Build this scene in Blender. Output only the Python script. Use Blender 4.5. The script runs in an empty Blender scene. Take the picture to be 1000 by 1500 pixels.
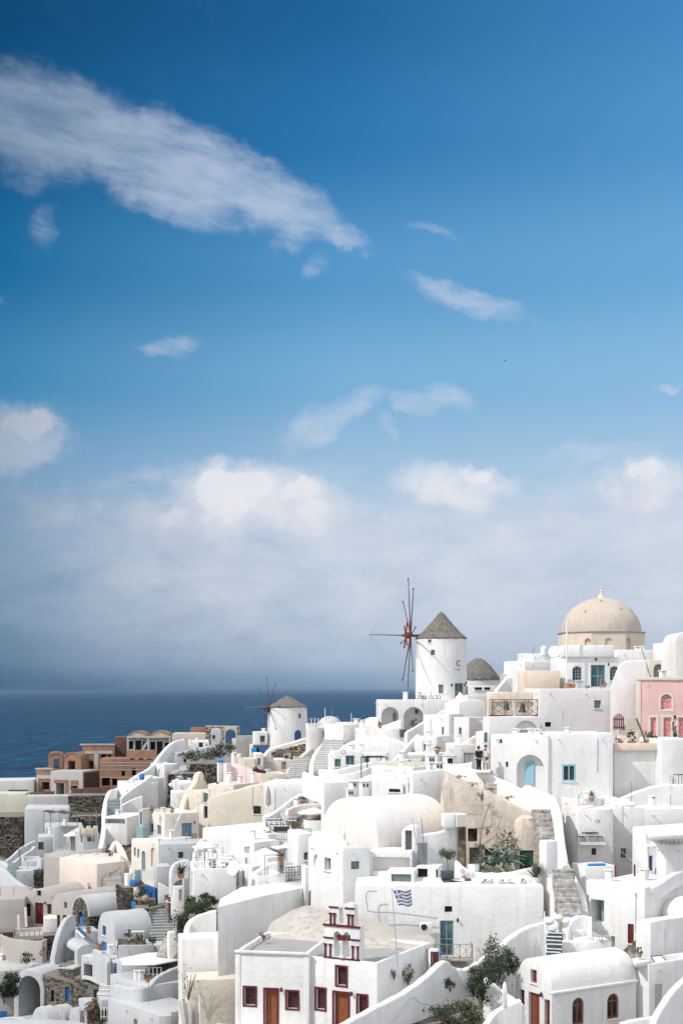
import bpy, bmesh, math, random
import numpy as np
from mathutils import Vector, Matrix, noise
R_ = math.radians
random.seed(7)
S = bpy.context.scene
COL = S.collection

# ------------------------------------------------------------------ camera
F = 2083.33          # focal length in photo pixels (50 mm on a 24 mm wide frame)
HOR = 1013.0         # photo row of the sea horizon
EYE = 110.0          # eye height above the sea, metres
cam = bpy.data.cameras.new('camera')
cam.sensor_fit = 'HORIZONTAL'; cam.sensor_width = 24.0; cam.lens = 50.0
cam.shift_y = (HOR - 750.0) / 1000.0
cam.clip_start = 1.0; cam.clip_end = 400000.0
camo = bpy.data.objects.new('camera', cam); COL.objects.link(camo)
camo.location = (0, 0, EYE); camo.rotation_euler = (R_(90), 0, 0)
S.camera = camo

# ------------------------------------------------------------------ light
SUN_AZ, SUN_EL = -60.0, 46.0       # degrees left of straight behind the camera / above the horizon
sdir = Vector((math.sin(R_(SUN_AZ)) * math.cos(R_(SUN_EL)), -math.cos(R_(SUN_AZ)) * math.cos(R_(SUN_EL)), math.sin(R_(SUN_EL))))
sl = bpy.data.lights.new('sun', 'SUN'); sl.energy = 3.15; sl.angle = R_(0.6); sl.color = (1.0, 0.97, 0.935)
so = bpy.data.objects.new('sun', sl); COL.objects.link(so)
so.rotation_euler = sdir.to_track_quat('Z', 'Y').to_euler(); so.location = (-60, -20, 200)
S.view_settings.view_transform = 'Standard'; S.view_settings.look = 'None'
S.view_settings.exposure = -0.08; S.cycles.diffuse_bounces = 8; S.view_settings.gamma = 1.0; S.view_settings.use_curve_mapping = False

# ------------------------------------------------------------------ node helper
class N:
    def __init__(s, tree): s.t = tree; s.n = tree.nodes; s.l = tree.links
    def new(s, kind, **kw):
        x = s.n.new(kind)
        for k, v in kw.items(): setattr(x, k, v)
        return x
    def put(s, sock, v):
        if isinstance(v, bpy.types.NodeSocket): s.l.new(v, sock)
        elif v is not None: sock.default_value = v
    def math(s, op, a, b=None, c=None, clamp=False):
        x = s.new('ShaderNodeMath', operation=op, use_clamp=clamp)
        s.put(x.inputs[0], a); s.put(x.inputs[1], b)
        if c is not None: s.put(x.inputs[2], c)
        return x.outputs[0]
    def mix(s, f, a, b, blend='MIX'):
        x = s.new('ShaderNodeMix', data_type='RGBA', blend_type=blend, clamp_factor=True)
        s.put(x.inputs[0], f); s.put(x.inputs[6], a); s.put(x.inputs[7], b)
        return x.outputs[2]
    def noise(s, vec, scale, detail=4, rough=.55, dist=0.0, dim='3D'):
        x = s.new('ShaderNodeTexNoise', noise_dimensions=dim)
        s.put(x.inputs['Vector'], vec); x.inputs['Scale'].default_value = scale
        x.inputs['Detail'].default_value = detail; x.inputs['Roughness'].default_value = rough
        x.inputs['Distortion'].default_value = dist
        return x.outputs[0]
    def ramp(s, f, stops, interp='LINEAR'):
        x = s.new('ShaderNodeValToRGB'); cr = x.color_ramp; cr.interpolation = interp
        while len(cr.elements) < len(stops): cr.elements.new(0.5)
        for e, (p, c) in zip(cr.elements, stops):
            e.position = p; e.color = (*c, 1) if len(c) == 3 else c
        s.put(x.inputs[0], f)
        return x.outputs[0]
    def maprange(s, v, a, b, c=0.0, d=1.0, smooth=False):
        x = s.new('ShaderNodeMapRange', clamp=True)
        if smooth: x.interpolation_type = 'SMOOTHSTEP'
        s.put(x.inputs[0], v)
        for i, q in enumerate((a, b, c, d)): s.put(x.inputs[i + 1], q)
        return x.outputs[0]
    def vmul(s, vec, m):
        x = s.new('ShaderNodeVectorMath', operation='MULTIPLY'); s.put(x.inputs[0], vec); x.inputs[1].default_value = m
        return x.outputs[0]

def srgb(r, g, b):
    f = lambda c: (c / 255 / 12.92) if c / 255 <= .04045 else ((c / 255 + .055) / 1.055) ** 2.4
    return (f(r), f(g), f(b))

# ------------------------------------------------------------------ sky
W = bpy.data.worlds.new('World'); S.world = W; W.use_nodes = True
w = N(W.node_tree); bg = W.node_tree.nodes['Background']
gen = w.new('ShaderNodeTexCoord').outputs['Generated']
sep = w.new('ShaderNodeSeparateXYZ'); w.put(sep.inputs[0], gen)
dx, dy, dz = sep.outputs
az = w.math('ARCTAN2', dx, dy)                                   # 0 = straight out to sea, + to the right
hyp = w.math('SQRT', w.math('ADD', w.math('MULTIPLY', dx, dx), w.math('MULTIPLY', dy, dy)))
el = w.math('ARCTAN2', dz, hyp)                                  # elevation
DEG = 180 / math.pi
azd = w.math('MULTIPLY', az, DEG); eld = w.math('MULTIPLY', el, DEG)
def A(px): return math.degrees(math.atan((px - 500) / F))
def E(py, px=500): return math.degrees(math.atan((HOR - py) / F * math.cos(math.radians(A(px)))))
sky = w.new('ShaderNodeTexSky'); sky.sky_type = 'NISHITA'; sky.sun_disc = False
sky.sun_elevation = R_(SUN_EL); sky.sun_rotation = R_(180 + SUN_AZ) if False else math.atan2(sdir.x, sdir.y)
sky.altitude = 100; sky.air_density = 1.0; sky.dust_density = 1.5; sky.ozone_density = 1.5
nis = w.mix(1.0, sky.outputs[0], (.10, .10, .10, 1), 'MULTIPLY')
rows = [(1013, (62, 98, 130), (120, 150, 180), (172, 188, 206)), (960, (90, 122, 154), (164, 183, 206), (180, 195, 213)), (880, (104, 138, 170), (176, 193, 214), (186, 200, 218)),
        (790, (110, 148, 182), (174, 196, 219), (182, 200, 222)), (690, (104, 151, 190), (152, 188, 218), (164, 196, 224)),
        (560, (58, 132, 178), (120, 173, 212), (136, 184, 220)), (400, (16, 104, 156), (84, 150, 200), (106, 166, 212)),
        (200, (0, 78, 128), (40, 116, 174), (78, 146, 200)), (0, (0, 66, 112), (26, 98, 154), (64, 132, 190)), (-400, (0, 42, 86), (18, 84, 140), (50, 112, 172))]
emax = E(-400)
def col(i): return w.ramp(w.maprange(eld, 0.0, emax), [(E(r[0]) / emax, srgb(*r[i])) for r in rows], 'EASE')
base = w.mix(w.maprange(azd, A(0), A(500)), col(1), col(2)); base = w.mix(w.maprange(azd, A(500), A(1000)), base, col(3))
base = w.mix(.04, base, nis)
# clouds: wisps and cumulus banks placed by compass bearing and elevation, frayed by turbulence on the sky sphere
def warp(scale, amt, stretch=(1, 1, 1)):
    x = w.new('ShaderNodeTexNoise'); w.put(x.inputs['Vector'], w.vmul(gen, stretch)); x.inputs['Scale'].default_value = scale; x.inputs['Detail'].default_value = 5
    s = w.new('ShaderNodeSeparateColor'); w.put(s.inputs[0], x.outputs['Color'])
    return w.math('MULTIPLY', w.math('SUBTRACT', s.outputs[0], .5), amt), w.math('MULTIPLY', w.math('SUBTRACT', s.outputs[1], .5), amt)
wa, we = warp(14, 3.2); wa2, we2 = warp(60, .9)
azw = w.math('ADD', w.math('ADD', azd, wa), wa2); elw = w.math('ADD', w.math('ADD', eld, we), we2)
fr = w.noise(gen, 27, 8, .63, .1)
def streak(ang, sx, sy):
    c, s = math.cos(R_(ang)), math.sin(R_(ang)); cx = w.new('ShaderNodeCombineXYZ')
    w.put(cx.inputs[0], w.math('MULTIPLY', w.math('ADD', w.math('MULTIPLY', azd, c), w.math('MULTIPLY', eld, s)), sx))
    w.put(cx.inputs[1], w.math('MULTIPLY', w.math('SUBTRACT', w.math('MULTIPLY', eld, c), w.math('MULTIPLY', azd, s)), sy))
    return w.noise(cx.outputs[0], 1.0, 9, .62, .25)
fs = w.math('ADD', w.math('MULTIPLY', streak(-9, .28, .95), .84), w.math('MULTIPLY', streak(-16, .9, 3.0), .16))
def blob(px, py, rx, ry, ang=0.0, inner=.0, amt=1.0, a_=None, e_=None):
    """soft ellipse; px, py, radii in photo pixels converted to bearing / elevation degrees"""
    k = 57.2958 / F; a0, e0 = A(px), E(py, px); c, s = math.cos(R_(ang)), math.sin(R_(ang))
    da = w.math('SUBTRACT', a_ or azw, a0); de = w.math('SUBTRACT', e_ or elw, e0)
    x = w.math('DIVIDE', w.math('ADD', w.math('MULTIPLY', da, c), w.math('MULTIPLY', de, s)), rx * k)
    y = w.math('DIVIDE', w.math('SUBTRACT', w.math('MULTIPLY', de, c), w.math('MULTIPLY', da, s)), ry * k)
    r = w.math('SQRT', w.math('ADD', w.math('MULTIPLY', x, x), w.math('MULTIPLY', y, y)))
    return w.math('MULTIPLY', w.maprange(r, inner, 1.0, 1.0, 0.0, True), amt)
def mx(*v):
    o = v[0]
    for q in v[1:]: o = w.math('MAXIMUM', o, q)
    return o
wisp = mx(blob(40, 185, 250, 112, -8, .35, .95), blob(225, 240, 240, 88, -14, .35, 1.0), blob(390, 295, 150, 68, -24, .3, .95), blob(480, 350, 110, 30, -22, .1, .8), blob(78, 335, 52, 40, -10, 0, .62),
          blob(700, 440, 165, 32, -12, .05, .8), blob(450, 395, 48, 26, 20, 0, .5), blob(255, 508, 62, 40, 10, .1, .72), blob(490, 614, 135, 48, 22, .1, .86), blob(625, 592, 120, 34, 5, .1, .8),
          blob(575, 634, 46, 22, -25, 0, .58), blob(968, 560, 30, 12, 0, 0, .7), blob(200, 695, 140, 36, 5, 0, .6), blob(860, 676, 140, 26, 0, .1, .82), blob(640, 345, 90, 20, -12, 0, .42), blob(0, 435, 40, 22, 0, 0, .5))
wispm = w.math('MULTIPLY', w.maprange(w.math('ADD', wisp, w.math('MULTIPLY', w.math('SUBTRACT', fs, .5), 1.5)), .08, 1.15, 0, 1, True), w.math('MULTIPLY', w.maprange(fs, .28, .62, .62, 1.0), w.maprange(wisp, .12, .38)))
cum = mx(blob(35, 645, 110, 70, 10, .2, .85), blob(345, 725, 165, 75, 4, .3, 1.0), blob(300, 790, 160, 110, 0, .25, 1.05), blob(450, 750, 95, 75, 0, .2, .88), blob(250, 835, 80, 60, 0, .1, .7),
         blob(655, 715, 130, 58, 4, .2, .75), blob(930, 730, 130, 66, 8, .2, .80), blob(775, 785, 140, 60, 0, 0, .6), blob(600, 840, 130, 50, 0, 0, .6), blob(110, 745, 170, 70, 0, 0, .55), blob(560, 790, 140, 60, 0, 0, .6), blob(860, 850, 160, 50, 0, 0, .5))
cn = w.math('MULTIPLY', w.math('SUBTRACT', fr, .5), 1.35)
csoft = w.maprange(w.math('ADD', cum, cn), .10, 1.0, 0, .62, True)
core = mx(blob(330, 715, 130, 52, 6, .25, 1.0), blob(440, 722, 70, 36, 0, .2, .9), blob(245, 760, 52, 34, 20, .2, .9), blob(240, 805, 40, 26, 0, .1, .7), blob(48, 628, 70, 40, 20, .2, .85), blob(700, 690, 62, 32, 0, .1, .72), blob(930, 712, 95, 40, 10, .1, .74))
ccrisp = w.maprange(w.math('ADD', core, cn), .34, .80, 0, .75, True)
cumm = w.math('MULTIPLY', w.math('MULTIPLY', w.math('MAXIMUM', csoft, ccrisp), w.maprange(mx(cum, core), .02, .3, .12, 1.0)), w.maprange(eld, E(930), E(760), .15, 1, True))
bank = w.math('MULTIPLY', w.maprange(eld, E(650), E(760), 0, 1, True), w.maprange(w.noise(w.vmul(gen, (1, 1, 2.2)), 15, 8, .62, .2), .26, .62))
# broken cloud outside the view, made overbright as added fill light for shaded faces
far = w.math('MULTIPLY', w.maprange(w.math('ABSOLUTE', azd), 24, 50, 0, 1, True), w.maprange(w.noise(gen, 3.2, 7, .6, .5), .38, .58))
top = w.math('MULTIPLY', w.maprange(eld, 34, 55, 0, 1, True), w.maprange(w.noise(gen, 3.2, 7, .6, .5), .38, .58))
lit = w.maprange(w.math('ADD', w.math('SUBTRACT', elw, E(775)), w.math('MULTIPLY', w.math('SUBTRACT', fr, .5), 7.0)), -2.4, 2.4, 0, 1, True)
side = w.maprange(azd, A(-40), A(300))
cw = w.mix(lit, (*srgb(176, 190, 210), 1), (*srgb(240, 237, 239), 1))
cw = w.mix(side, w.mix(1.0, cw, (.46, .53, .60, 1), 'MULTIPLY'), cw)
ww = w.mix(side, (*srgb(140, 160, 182), 1), (*srgb(196, 208, 226), 1))
low = w.maprange(eld, E(1000), E(850), .1, .72, True)
c = w.mix(w.math('MULTIPLY', bank, low), base, w.mix(side, (*srgb(128, 150, 176), 1), (*srgb(214, 219, 229), 1)))
c = w.mix(w.math('MULTIPLY', wispm, .72), c, ww)
c = w.mix(w.math('MULTIPLY', cumm, 1.0), c, cw)
c = w.mix(w.math('MULTIPLY', w.math('MAXIMUM', far, top), .9), c, (1.72, 1.68, 1.64, 1))
w.put(bg.inputs['Color'], c); bg.inputs['Strength'].default_value = 1.1

# ------------------------------------------------------------------ materials
MATS = {}
def base_mat(name):
    m = bpy.data.materials.new(name); m.use_nodes = True
    n = N(m.node_tree); b = m.node_tree.nodes['Principled BSDF']
    MATS[name] = m
    return m, n, b
def pos(n): return n.new('ShaderNodeNewGeometry').outputs['Position']
def bump(n, b, h, strength, dist=.05):
    x = n.new('ShaderNodeBump'); x.inputs['Strength'].default_value = strength; x.inputs['Distance'].default_value = dist
    n.put(x.inputs['Height'], h); n.l.new(x.outputs[0], b.inputs['Normal'])

def plaster(name, col, stain=(.45, .38, .30), amt=.22, var=.10, bmp=.6, rough=.9):
    """lime-washed hand-trowelled plaster: brush-coat patches, rain streaks, trowel relief"""
    m, n, b = base_mat(name); p = pos(n)
    big = n.noise(p, .45, 5, .6); mid = n.noise(p, 2.3, 4, .6); fine = n.noise(p, 14, 3, .6)
    streak = n.noise(n.vmul(p, (2.2, 2.2, .22)), 1.0, 5, .65)
    lo = tuple(c * (1 - var) for c in col); hi = tuple(min(.9, c * (1 + var * .35)) for c in col)
    c = n.mix(n.maprange(big, .3, .7), (*lo, 1), (*hi, 1))
    c = n.mix(n.math('MULTIPLY', n.maprange(mid, .52, .75), .12), c, (*[q * .86 for q in col], 1))
    sm = n.math('MULTIPLY', n.math('MULTIPLY', n.maprange(streak, .50, .74), n.maprange(big, .34, .60)), amt * 1.25)
    c = n.mix(sm, c, (*stain, 1))
    vo = n.new('ShaderNodeTexVoronoi'); n.put(vo.inputs['Vector'], p); vo.inputs['Scale'].default_value = .55; vo.inputs['Randomness'].default_value = 1.0
    sv = n.new('ShaderNodeSeparateColor'); n.put(sv.inputs[0], vo.outputs['Color'])
    c = n.mix(n.math('MULTIPLY', n.math('GREATER_THAN', n.math('ADD', sv.outputs[0], n.math('MULTIPLY', mid, .5)), .98), .5), c, (*[q * .90 for q in col], 1))
    rnd = n.new('ShaderNodeObjectInfo').outputs['Random']
    c = n.mix(n.maprange(rnd, 0, 1, 0, .10), c, (*[q * v for q, v in zip(col, (.86, .84, .80))], 1))
    n.put(b.inputs['Base Color'], c); b.inputs['Roughness'].default_value = rough
    b.inputs['Specular IOR Level'].default_value = .25
    h = n.math('ADD', n.math('MULTIPLY', n.noise(p, 3.2, 4, .6), .7), n.math('MULTIPLY', fine, .3))
    bump(n, b, h, bmp, .10)
    return m

def simple(name, col, rough=.6, metal=0.0, var=.15, scale=8.0, bmp=.0, spec=.4):
    m, n, b = base_mat(name); p = pos(n)
    f = n.noise(p, scale, 4, .6)
    c = n.mix(n.maprange(f, .3, .7), (*[q * (1 - var) for q in col], 1), (*[min(1, q * (1 + var)) for q in col], 1))
    n.put(b.inputs['Base Color'], c); b.inputs['Roughness'].default_value = rough
    b.inputs['Metallic'].default_value = metal; b.inputs['Specular IOR Level'].default_value = spec
    if bmp: bump(n, b, f, bmp, .05)
    return m

def wood(name, col):
    m, n, b = base_mat(name); p = pos(n)
    g = n.noise(n.vmul(p, (14, 14, 1.2)), 1.0, 4, .6)
    c = n.mix(n.maprange(g, .35, .68), (*[q * .62 for q in col], 1), (*[q * 1.15 for q in col], 1))
    n.put(b.inputs['Base Color'], c); b.inputs['Roughness'].default_value = .6
    bump(n, b, g, .3, .02)
    return m

def leafmat(name, c1, c2, trans=.0):
    m, n, b = base_mat(name); p = pos(n)
    f = n.noise(p, 1.7, 4, .7); g = n.noise(p, 17, 2, .5)
    k = n.math('ADD', n.math('MULTIPLY', f, .6), n.math('MULTIPLY', g, .4))
    n.put(b.inputs['Base Color'], n.mix(n.maprange(k, .36, .64), (*c1, 1), (*c2, 1)))
    b.inputs['Roughness'].default_value = .6; b.inputs['Specular IOR Level'].default_value = .3
    return m

plaster('white', (.80, .798, .79), amt=.40, var=.12)
plaster('warm_white', (.785, .76, .735), amt=.35)
plaster('soft_white', (.77, .755, .735), amt=.35)
plaster('old_white', (.60, .605, .60), amt=.45, var=.16)
plaster('dimmed_white', (.52, .54, .56), amt=.4, var=.12)  # whitewash darkened in colour to stand for the dimmer light at the left
plaster('warm', (.76, .715, .655), amt=.3)
plaster('cream', (.70, .645, .55), amt=.3)
plaster('blush', (.76, .67, .60), amt=.4)
plaster('peach', (.80, .70, .60), stain=(.30, .235, .18), amt=.9, var=.34, bmp=1.0)
plaster('apricot', (.78, .675, .56), stain=(.42, .30, .2), amt=.6, var=.2, bmp=.5)
plaster('sand', (.565, .495, .42), stain=(.30, .25, .2), amt=.5, var=.14, bmp=.4)
plaster('pink', (.76, .51, .47), stain=(.55, .36, .32), amt=.5, var=.14)
plaster('pale_pink', (.78, .62, .60), amt=.25)
plaster('lilac', (.735, .72, .72), amt=.3, var=.10, bmp=.5)
plaster('grey_render', (.40, .395, .38), stain=(.2, .19, .17), amt=.5, var=.2)
plaster('dun', (.46, .43, .40), stain=(.3, .26, .22), amt=.35, var=.12)
plaster('rough_cream', (.55, .515, .465), stain=(.22, .19, .15), amt=.8, var=.25, bmp=1.0)
plaster('sage', (.60, .60, .50), amt=.3)
plaster('concrete', (.50, .50, .485), stain=(.25, .23, .2), amt=.5, var=.18)
plaster('stone_base', (.24, .215, .18), stain=(.1, .09, .08), amt=.4, var=.3, bmp=1.0)
simple('red_paint', (.125, .014, .02), .5, var=.2)
simple('door_red', (.12, .018, .022), .5, var=.25)
wood('orange_wood', (.27, .08, .025))
wood('red_wood', (.26, .075, .045))
wood('dark_wood', (.06, .035, .028))
wood('grey_wood', (.19, .215, .225))
wood('brown_wood', (.20, .11, .06))
simple('sky_blue', (.27, .47, .56), .5, var=.1)
simple('deep_blue', (.022, .10, .30), .45, var=.2)
simple('bright_blue', (.03, .22, .58), .4, var=.12)
simple('teal', (.20, .33, .345), .5, var=.2)
simple('steel_teal', (.13, .26, .33), .45, var=.2)
simple('sage_green', (.15, .20, .155), .55, var=.15)
simple('green_paint', (.02, .10, .065), .5, var=.2)
simple('grey_paint', (.40, .42, .43), .5, var=.1)
simple('lilac_grey', (.50, .50, .54), .6, var=.1)
simple('white_paint', (.78, .78, .77), .45, var=.04)
simple('black_iron', (.02, .02, .022), .5, var=.2)
simple('grey_metal', (.34, .35, .36), .4, .6, var=.1)
simple('cable', (.30, .30, .30), .7)
simple('slate', (.055, .075, .09), .6, var=.25)
simple('terracotta', (.42, .19, .09), .8, var=.2)
simple('straw', (.34, .27, .17), .9, var=.3, scale=30, bmp=.6)
simple('bell_bronze', (.05, .052, .05), .45, .5, var=.2)
simple('stair_stone', (.36, .345, .32), .95, var=.6, scale=2.6, bmp=1.0)
simple('stair_teal', (.27, .315, .315), .85, var=.2, scale=5, bmp=.5)
simple('canvas', (.72, .72, .73), .8, var=.05)
simple('mill_spar', (.085, .05, .045), .7, var=.3)
simple('mill_red', (.19, .04, .035), .6, var=.3)
simple('skin', (.45, .26, .18), .6, var=.05)
simple('hair', (.02, .015, .012), .7)
simple('black_cloth', (.015, .016, .022), .85, var=.3)
simple('white_cloth', (.74, .74, .76), .85, var=.06)
simple('maroon', (.10, .02, .03), .8)
simple('bark', (.12, .085, .06), .9, var=.3, scale=12, bmp=.5)
leafmat('leaf_dark', (.012, .022, .011), (.075, .105, .05))
leafmat('leaf_mid', (.035, .06, .025), (.10, .14, .06))
leafmat('leaf_olive', (.035, .05, .032), (.17, .20, .14))
leafmat('leaf_rust', (.07, .03, .015), (.20, .085, .04))
leafmat('leaf_red', (.16, .05, .04), (.32, .13, .10))
leafmat('leaf_agave', (.13, .18, .14), (.34, .40, .32))
leafmat('leaf_dry', (.13, .11, .07), (.28, .24, .15))

m, n, b = base_mat('glass')
n.put(b.inputs['Base Color'], n.mix(n.maprange(n.noise(pos(n), .8, 2), .4, .6), (.012, .016, .02, 1), (.045, .055, .06, 1)))
b.inputs['Roughness'].default_value = .2; b.inputs['Specular IOR Level'].default_value = .35
m, n, b = base_mat('teal_glass')
n.put(b.inputs['Base Color'], n.mix(n.maprange(n.noise(pos(n), .8, 2), .4, .6), (.04, .085, .11, 1), (.10, .17, .20, 1)))
b.inputs['Roughness'].default_value = .15; b.inputs['Specular IOR Level'].default_value = .6
m, n, b = base_mat('void'); b.inputs['Base Color'].default_value = (.012, .010, .009, 1); b.inputs['Roughness'].default_value = .9

m, n, b = base_mat('curtain_red'); p = pos(n)
w = n.noise(p, 9, 4, .7, 1.2)
n.put(b.inputs['Base Color'], n.mix(n.maprange(w, .42, .56), (.55, .03, .06, 1), (.72, .45, .40, 1))); b.inputs['Roughness'].default_value = .5

def stones_mat(name, lo, hi, warm):
    m, n, b = base_mat(name); p = pos(n)
    a = n.new('ShaderNodeAttribute', attribute_name='tone').outputs['Fac']
    c = n.mix(a, (*lo, 1), (*hi, 1))
    c = n.mix(n.math('MULTIPLY', n.maprange(n.noise(p, 1.5, 3), .5, .65), .5), c, (*warm, 1))
    c = n.mix(n.math('MULTIPLY', n.maprange(n.noise(p, 25, 3), .5, .7), .35), c, (.03, .028, .026, 1))
    n.put(b.inputs['Base Color'], c); b.inputs['Roughness'].default_value = .95
    bump(n, b, n.noise(p, 18, 4), .6, .03)
stones_mat('stones_dark', (.014, .013, .012), (.10, .09, .08), (.10, .07, .05))
stones_mat('stones_grey', (.06, .058, .053), (.30, .285, .25), (.22, .18, .13))
stones_mat('stones_tan', (.10, .075, .05), (.42, .34, .24), (.30, .22, .14))
stones_mat('stones_brown', (.025, .015, .012), (.10, .055, .042), (.06, .03, .022))

def brickmat(name, c1, c2, mortar, dirt):
    """hollow clay block-work, courses too fine to pick apart at this distance"""
    m, n, b = base_mat(name); g = n.new('ShaderNodeTexCoord').outputs['Object']
    sx = n.new('ShaderNodeSeparateXYZ'); n.put(sx.inputs[0], g)
    cx = n.new('ShaderNodeCombineXYZ'); n.put(cx.inputs[0], n.math('ADD', sx.outputs[0], sx.outputs[1])); n.put(cx.inputs[1], sx.outputs[2])
    t = n.new('ShaderNodeTexBrick'); n.put(t.inputs['Vector'], cx.outputs[0])
    t.inputs['Color1'].default_value = (*c1, 1); t.inputs['Color2'].default_value = (*c2, 1); t.inputs['Mortar'].default_value = (*mortar, 1)
    t.inputs['Scale'].default_value = 1.0; t.inputs['Brick Width'].default_value = .40; t.inputs['Row Height'].default_value = .21
    t.inputs['Mortar Size'].default_value = .022; t.inputs['Bias'].default_value = -.2
    p = pos(n)
    c = n.mix(n.math('MULTIPLY', n.maprange(n.noise(p, .8, 5, .65), .47, .68), .75), t.outputs['Color'], (*dirt, 1))
    c = n.mix(n.math('MULTIPLY', n.maprange(n.noise(p, 3.5, 3, .6), .55, .7), .4), c, (*mortar, 1))
    n.put(b.inputs['Base Color'], c); b.inputs['Roughness'].default_value = .95
    bump(n, b, t.outputs['Fac'], -.5, .03)
brickmat('brick', (.28, .118, .058), (.19, .075, .038), (.36, .30, .24), (.17, .10, .07))
brickmat('brick_dark', (.13, .06, .042), (.10, .045, .032), (.12, .095, .08), (.06, .035, .028))

m, n, b = base_mat('thatch'); p = pos(n)
g = n.noise(n.vmul(p, (7, 7, 1.1)), 1.0, 5, .7); q = n.noise(p, 1.3, 4)
c = n.mix(n.maprange(g, .35, .68), (.06, .055, .05, 1), (.33, .305, .27, 1))
c = n.mix(n.math('MULTIPLY', n.maprange(q, .5, .7), .5), c, (.19, .165, .135, 1))
n.put(b.inputs['Base Color'], c); b.inputs['Roughness'].default_value = 1.0
bump(n, b, g, 1.0, .12)

m, n, b = base_mat('hillside'); p = pos(n)
f = n.noise(p, .22, 6, .65); g = n.noise(p, 1.6, 5, .65); k = n.noise(p, 7, 4, .6)
c = n.mix(n.maprange(g, .38, .62), (.05, .043, .036, 1), (.25, .215, .17, 1))
c = n.mix(n.maprange(f, .50, .60), c, (.55, .52, .47, 1))
c = n.mix(n.math('MULTIPLY', n.maprange(k, .5, .7), .45), c, (.10, .09, .07, 1))
n.put(b.inputs['Base Color'], c); b.inputs['Roughness'].default_value = .95
bump(n, b, n.math('ADD', g, n.math('MULTIPLY', k, .4)), 1.0, .35)

m, n, b = base_mat('sea_water'); p = pos(n)
w1 = n.noise(n.vmul(p, (.012, .03, 0)), 1.0, 5, .6); w2 = n.noise(n.vmul(p, (.10, .22, 0)), 1.0, 4, .6)
w3 = n.noise(n.vmul(p, (.0012, .004, 0)), 1.0, 4, .6)
capn = n.noise(n.vmul(p, (.045, .011, 0)), 1.0, 6, .72)
c = n.mix(n.maprange(w3, .35, .65), (.005, .033, .075, 1), (.009, .052, .108, 1))
w4 = n.noise(n.vmul(p, (.03, .0065, 0)), 1.0, 6, .7)
c = n.mix(n.math('MULTIPLY', n.maprange(w1, .4, .68), .45), c, (.022, .105, .19, 1))
c = n.mix(n.math('MULTIPLY', n.maprange(w4, .48, .62), .8), c, (.002, .016, .045, 1))
c = n.mix(n.math('MULTIPLY', n.maprange(w4, .42, .30), .6), c, (.05, .14, .22, 1))
c = n.mix(n.math('MULTIPLY', n.maprange(capn, .66, .74), .6), c, (.60, .65, .68, 1))
n.put(b.inputs['Base Color'], c); b.inputs['Roughness'].default_value = .5; b.inputs['Specular IOR Level'].default_value = .08
bump(n, b, n.math('ADD', w1, n.math('MULTIPLY', w2, .35)), .9, 6.0)

m, n, b = base_mat('greek_flag')
uv = n.new('ShaderNodeUVMap').outputs[0]; sp = n.new('ShaderNodeSeparateXYZ'); n.put(sp.inputs[0], uv)
u_, v_ = sp.outputs[0], sp.outputs[1]
stripe = n.math('LESS_THAN', n.math('FRACT', n.math('MULTIPLY', n.math('SUBTRACT', 1.0, v_), 4.5)), .5)
canton = n.math('MULTIPLY', n.math('LESS_THAN', u_, .37), n.math('GREATER_THAN', v_, 4 / 9))
cu = n.math('LESS_THAN', n.math('ABSOLUTE', n.math('SUBTRACT', u_, .185)), .037)
cv = n.math('LESS_THAN', n.math('ABSOLUTE', n.math('SUBTRACT', v_, 13 / 18)), 1 / 18)
cross = n.math('MAXIMUM', cu, cv)
blue = n.math('ADD', n.math('MULTIPLY', canton, n.math('SUBTRACT', 1.0, cross)), n.math('MULTIPLY', n.math('SUBTRACT', 1.0, canton), stripe))
n.put(b.inputs['Base Color'], n.mix(blue, (.66, .66, .68, 1), (.11, .135, .26, 1))); b.inputs['Roughness'].default_value = .8
def M(x): return MATS[x]

# ------------------------------------------------------------------ geometry helpers
def P(px, py, Y): return Vector(((px - 500) / F * Y, Y, EYE + (HOR - py) / F * Y))
def tag(o, label=None, cat=None, group=None, kind=None):
    for k, v in (('label', label), ('category', cat), ('group', group), ('kind', kind)):
        if v: o[k] = v
    return o
def finish(me, ang=38):
    if len(me.polygons):
        me.shade_smooth(); me.set_sharp_from_angle(angle=R_(ang))
def obj(name, bm, mat=None, parent=None, loc=(0, 0, 0), rz=0.0, ang=38):
    me = bpy.data.meshes.new(name); bmesh.ops.recalc_face_normals(bm, faces=bm.faces[:]); bm.to_mesh(me); bm.free(); finish(me, ang)
    if mat: me.materials.append(M(mat) if isinstance(mat, str) else mat)
    o = bpy.data.objects.new(name, me); COL.objects.link(o)
    o.parent = parent; o.location = loc; o.rotation_euler = (0, 0, rz)
    return o
def inst(o, parent=None, loc=None, rz=None):
    c = o.copy(); COL.objects.link(c)
    if parent is not None: c.parent = parent
    if loc is not None: c.location = loc
    if rz is not None: c.rotation_euler = (0, 0, rz)
    return c
def copy_tree(o, parent=None):
    kids = list(o.children)
    c = o.copy(); COL.objects.link(c); c.parent = parent
    for k in kids: copy_tree(k, c)
    return c
def empty(name, loc, rz=0.0):
    o = bpy.data.objects.new(name, None); COL.objects.link(o); o.location = loc; o.rotation_euler = (0, 0, rz)
    o.empty_display_size = .3
    return o
def box(bm, x0, x1, y0, y1, z0, z1, bev=0.0):
    vs = [bm.verts.new(p) for p in ((x0, y0, z0), (x1, y0, z0), (x1, y1, z0), (x0, y1, z0), (x0, y0, z1), (x1, y0, z1), (x1, y1, z1), (x0, y1, z1))]
    fs = [bm.faces.new([vs[i] for i in q]) for q in ((3, 2, 1, 0), (4, 5, 6, 7), (0, 1, 5, 4), (1, 2, 6, 5), (2, 3, 7, 6), (3, 0, 4, 7))]
    if bev: bmesh.ops.bevel(bm, geom=list({e for f in fs for e in f.edges}), offset=bev, segments=2, profile=.5, affect='EDGES', clamp_overlap=True)
    return fs
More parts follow.
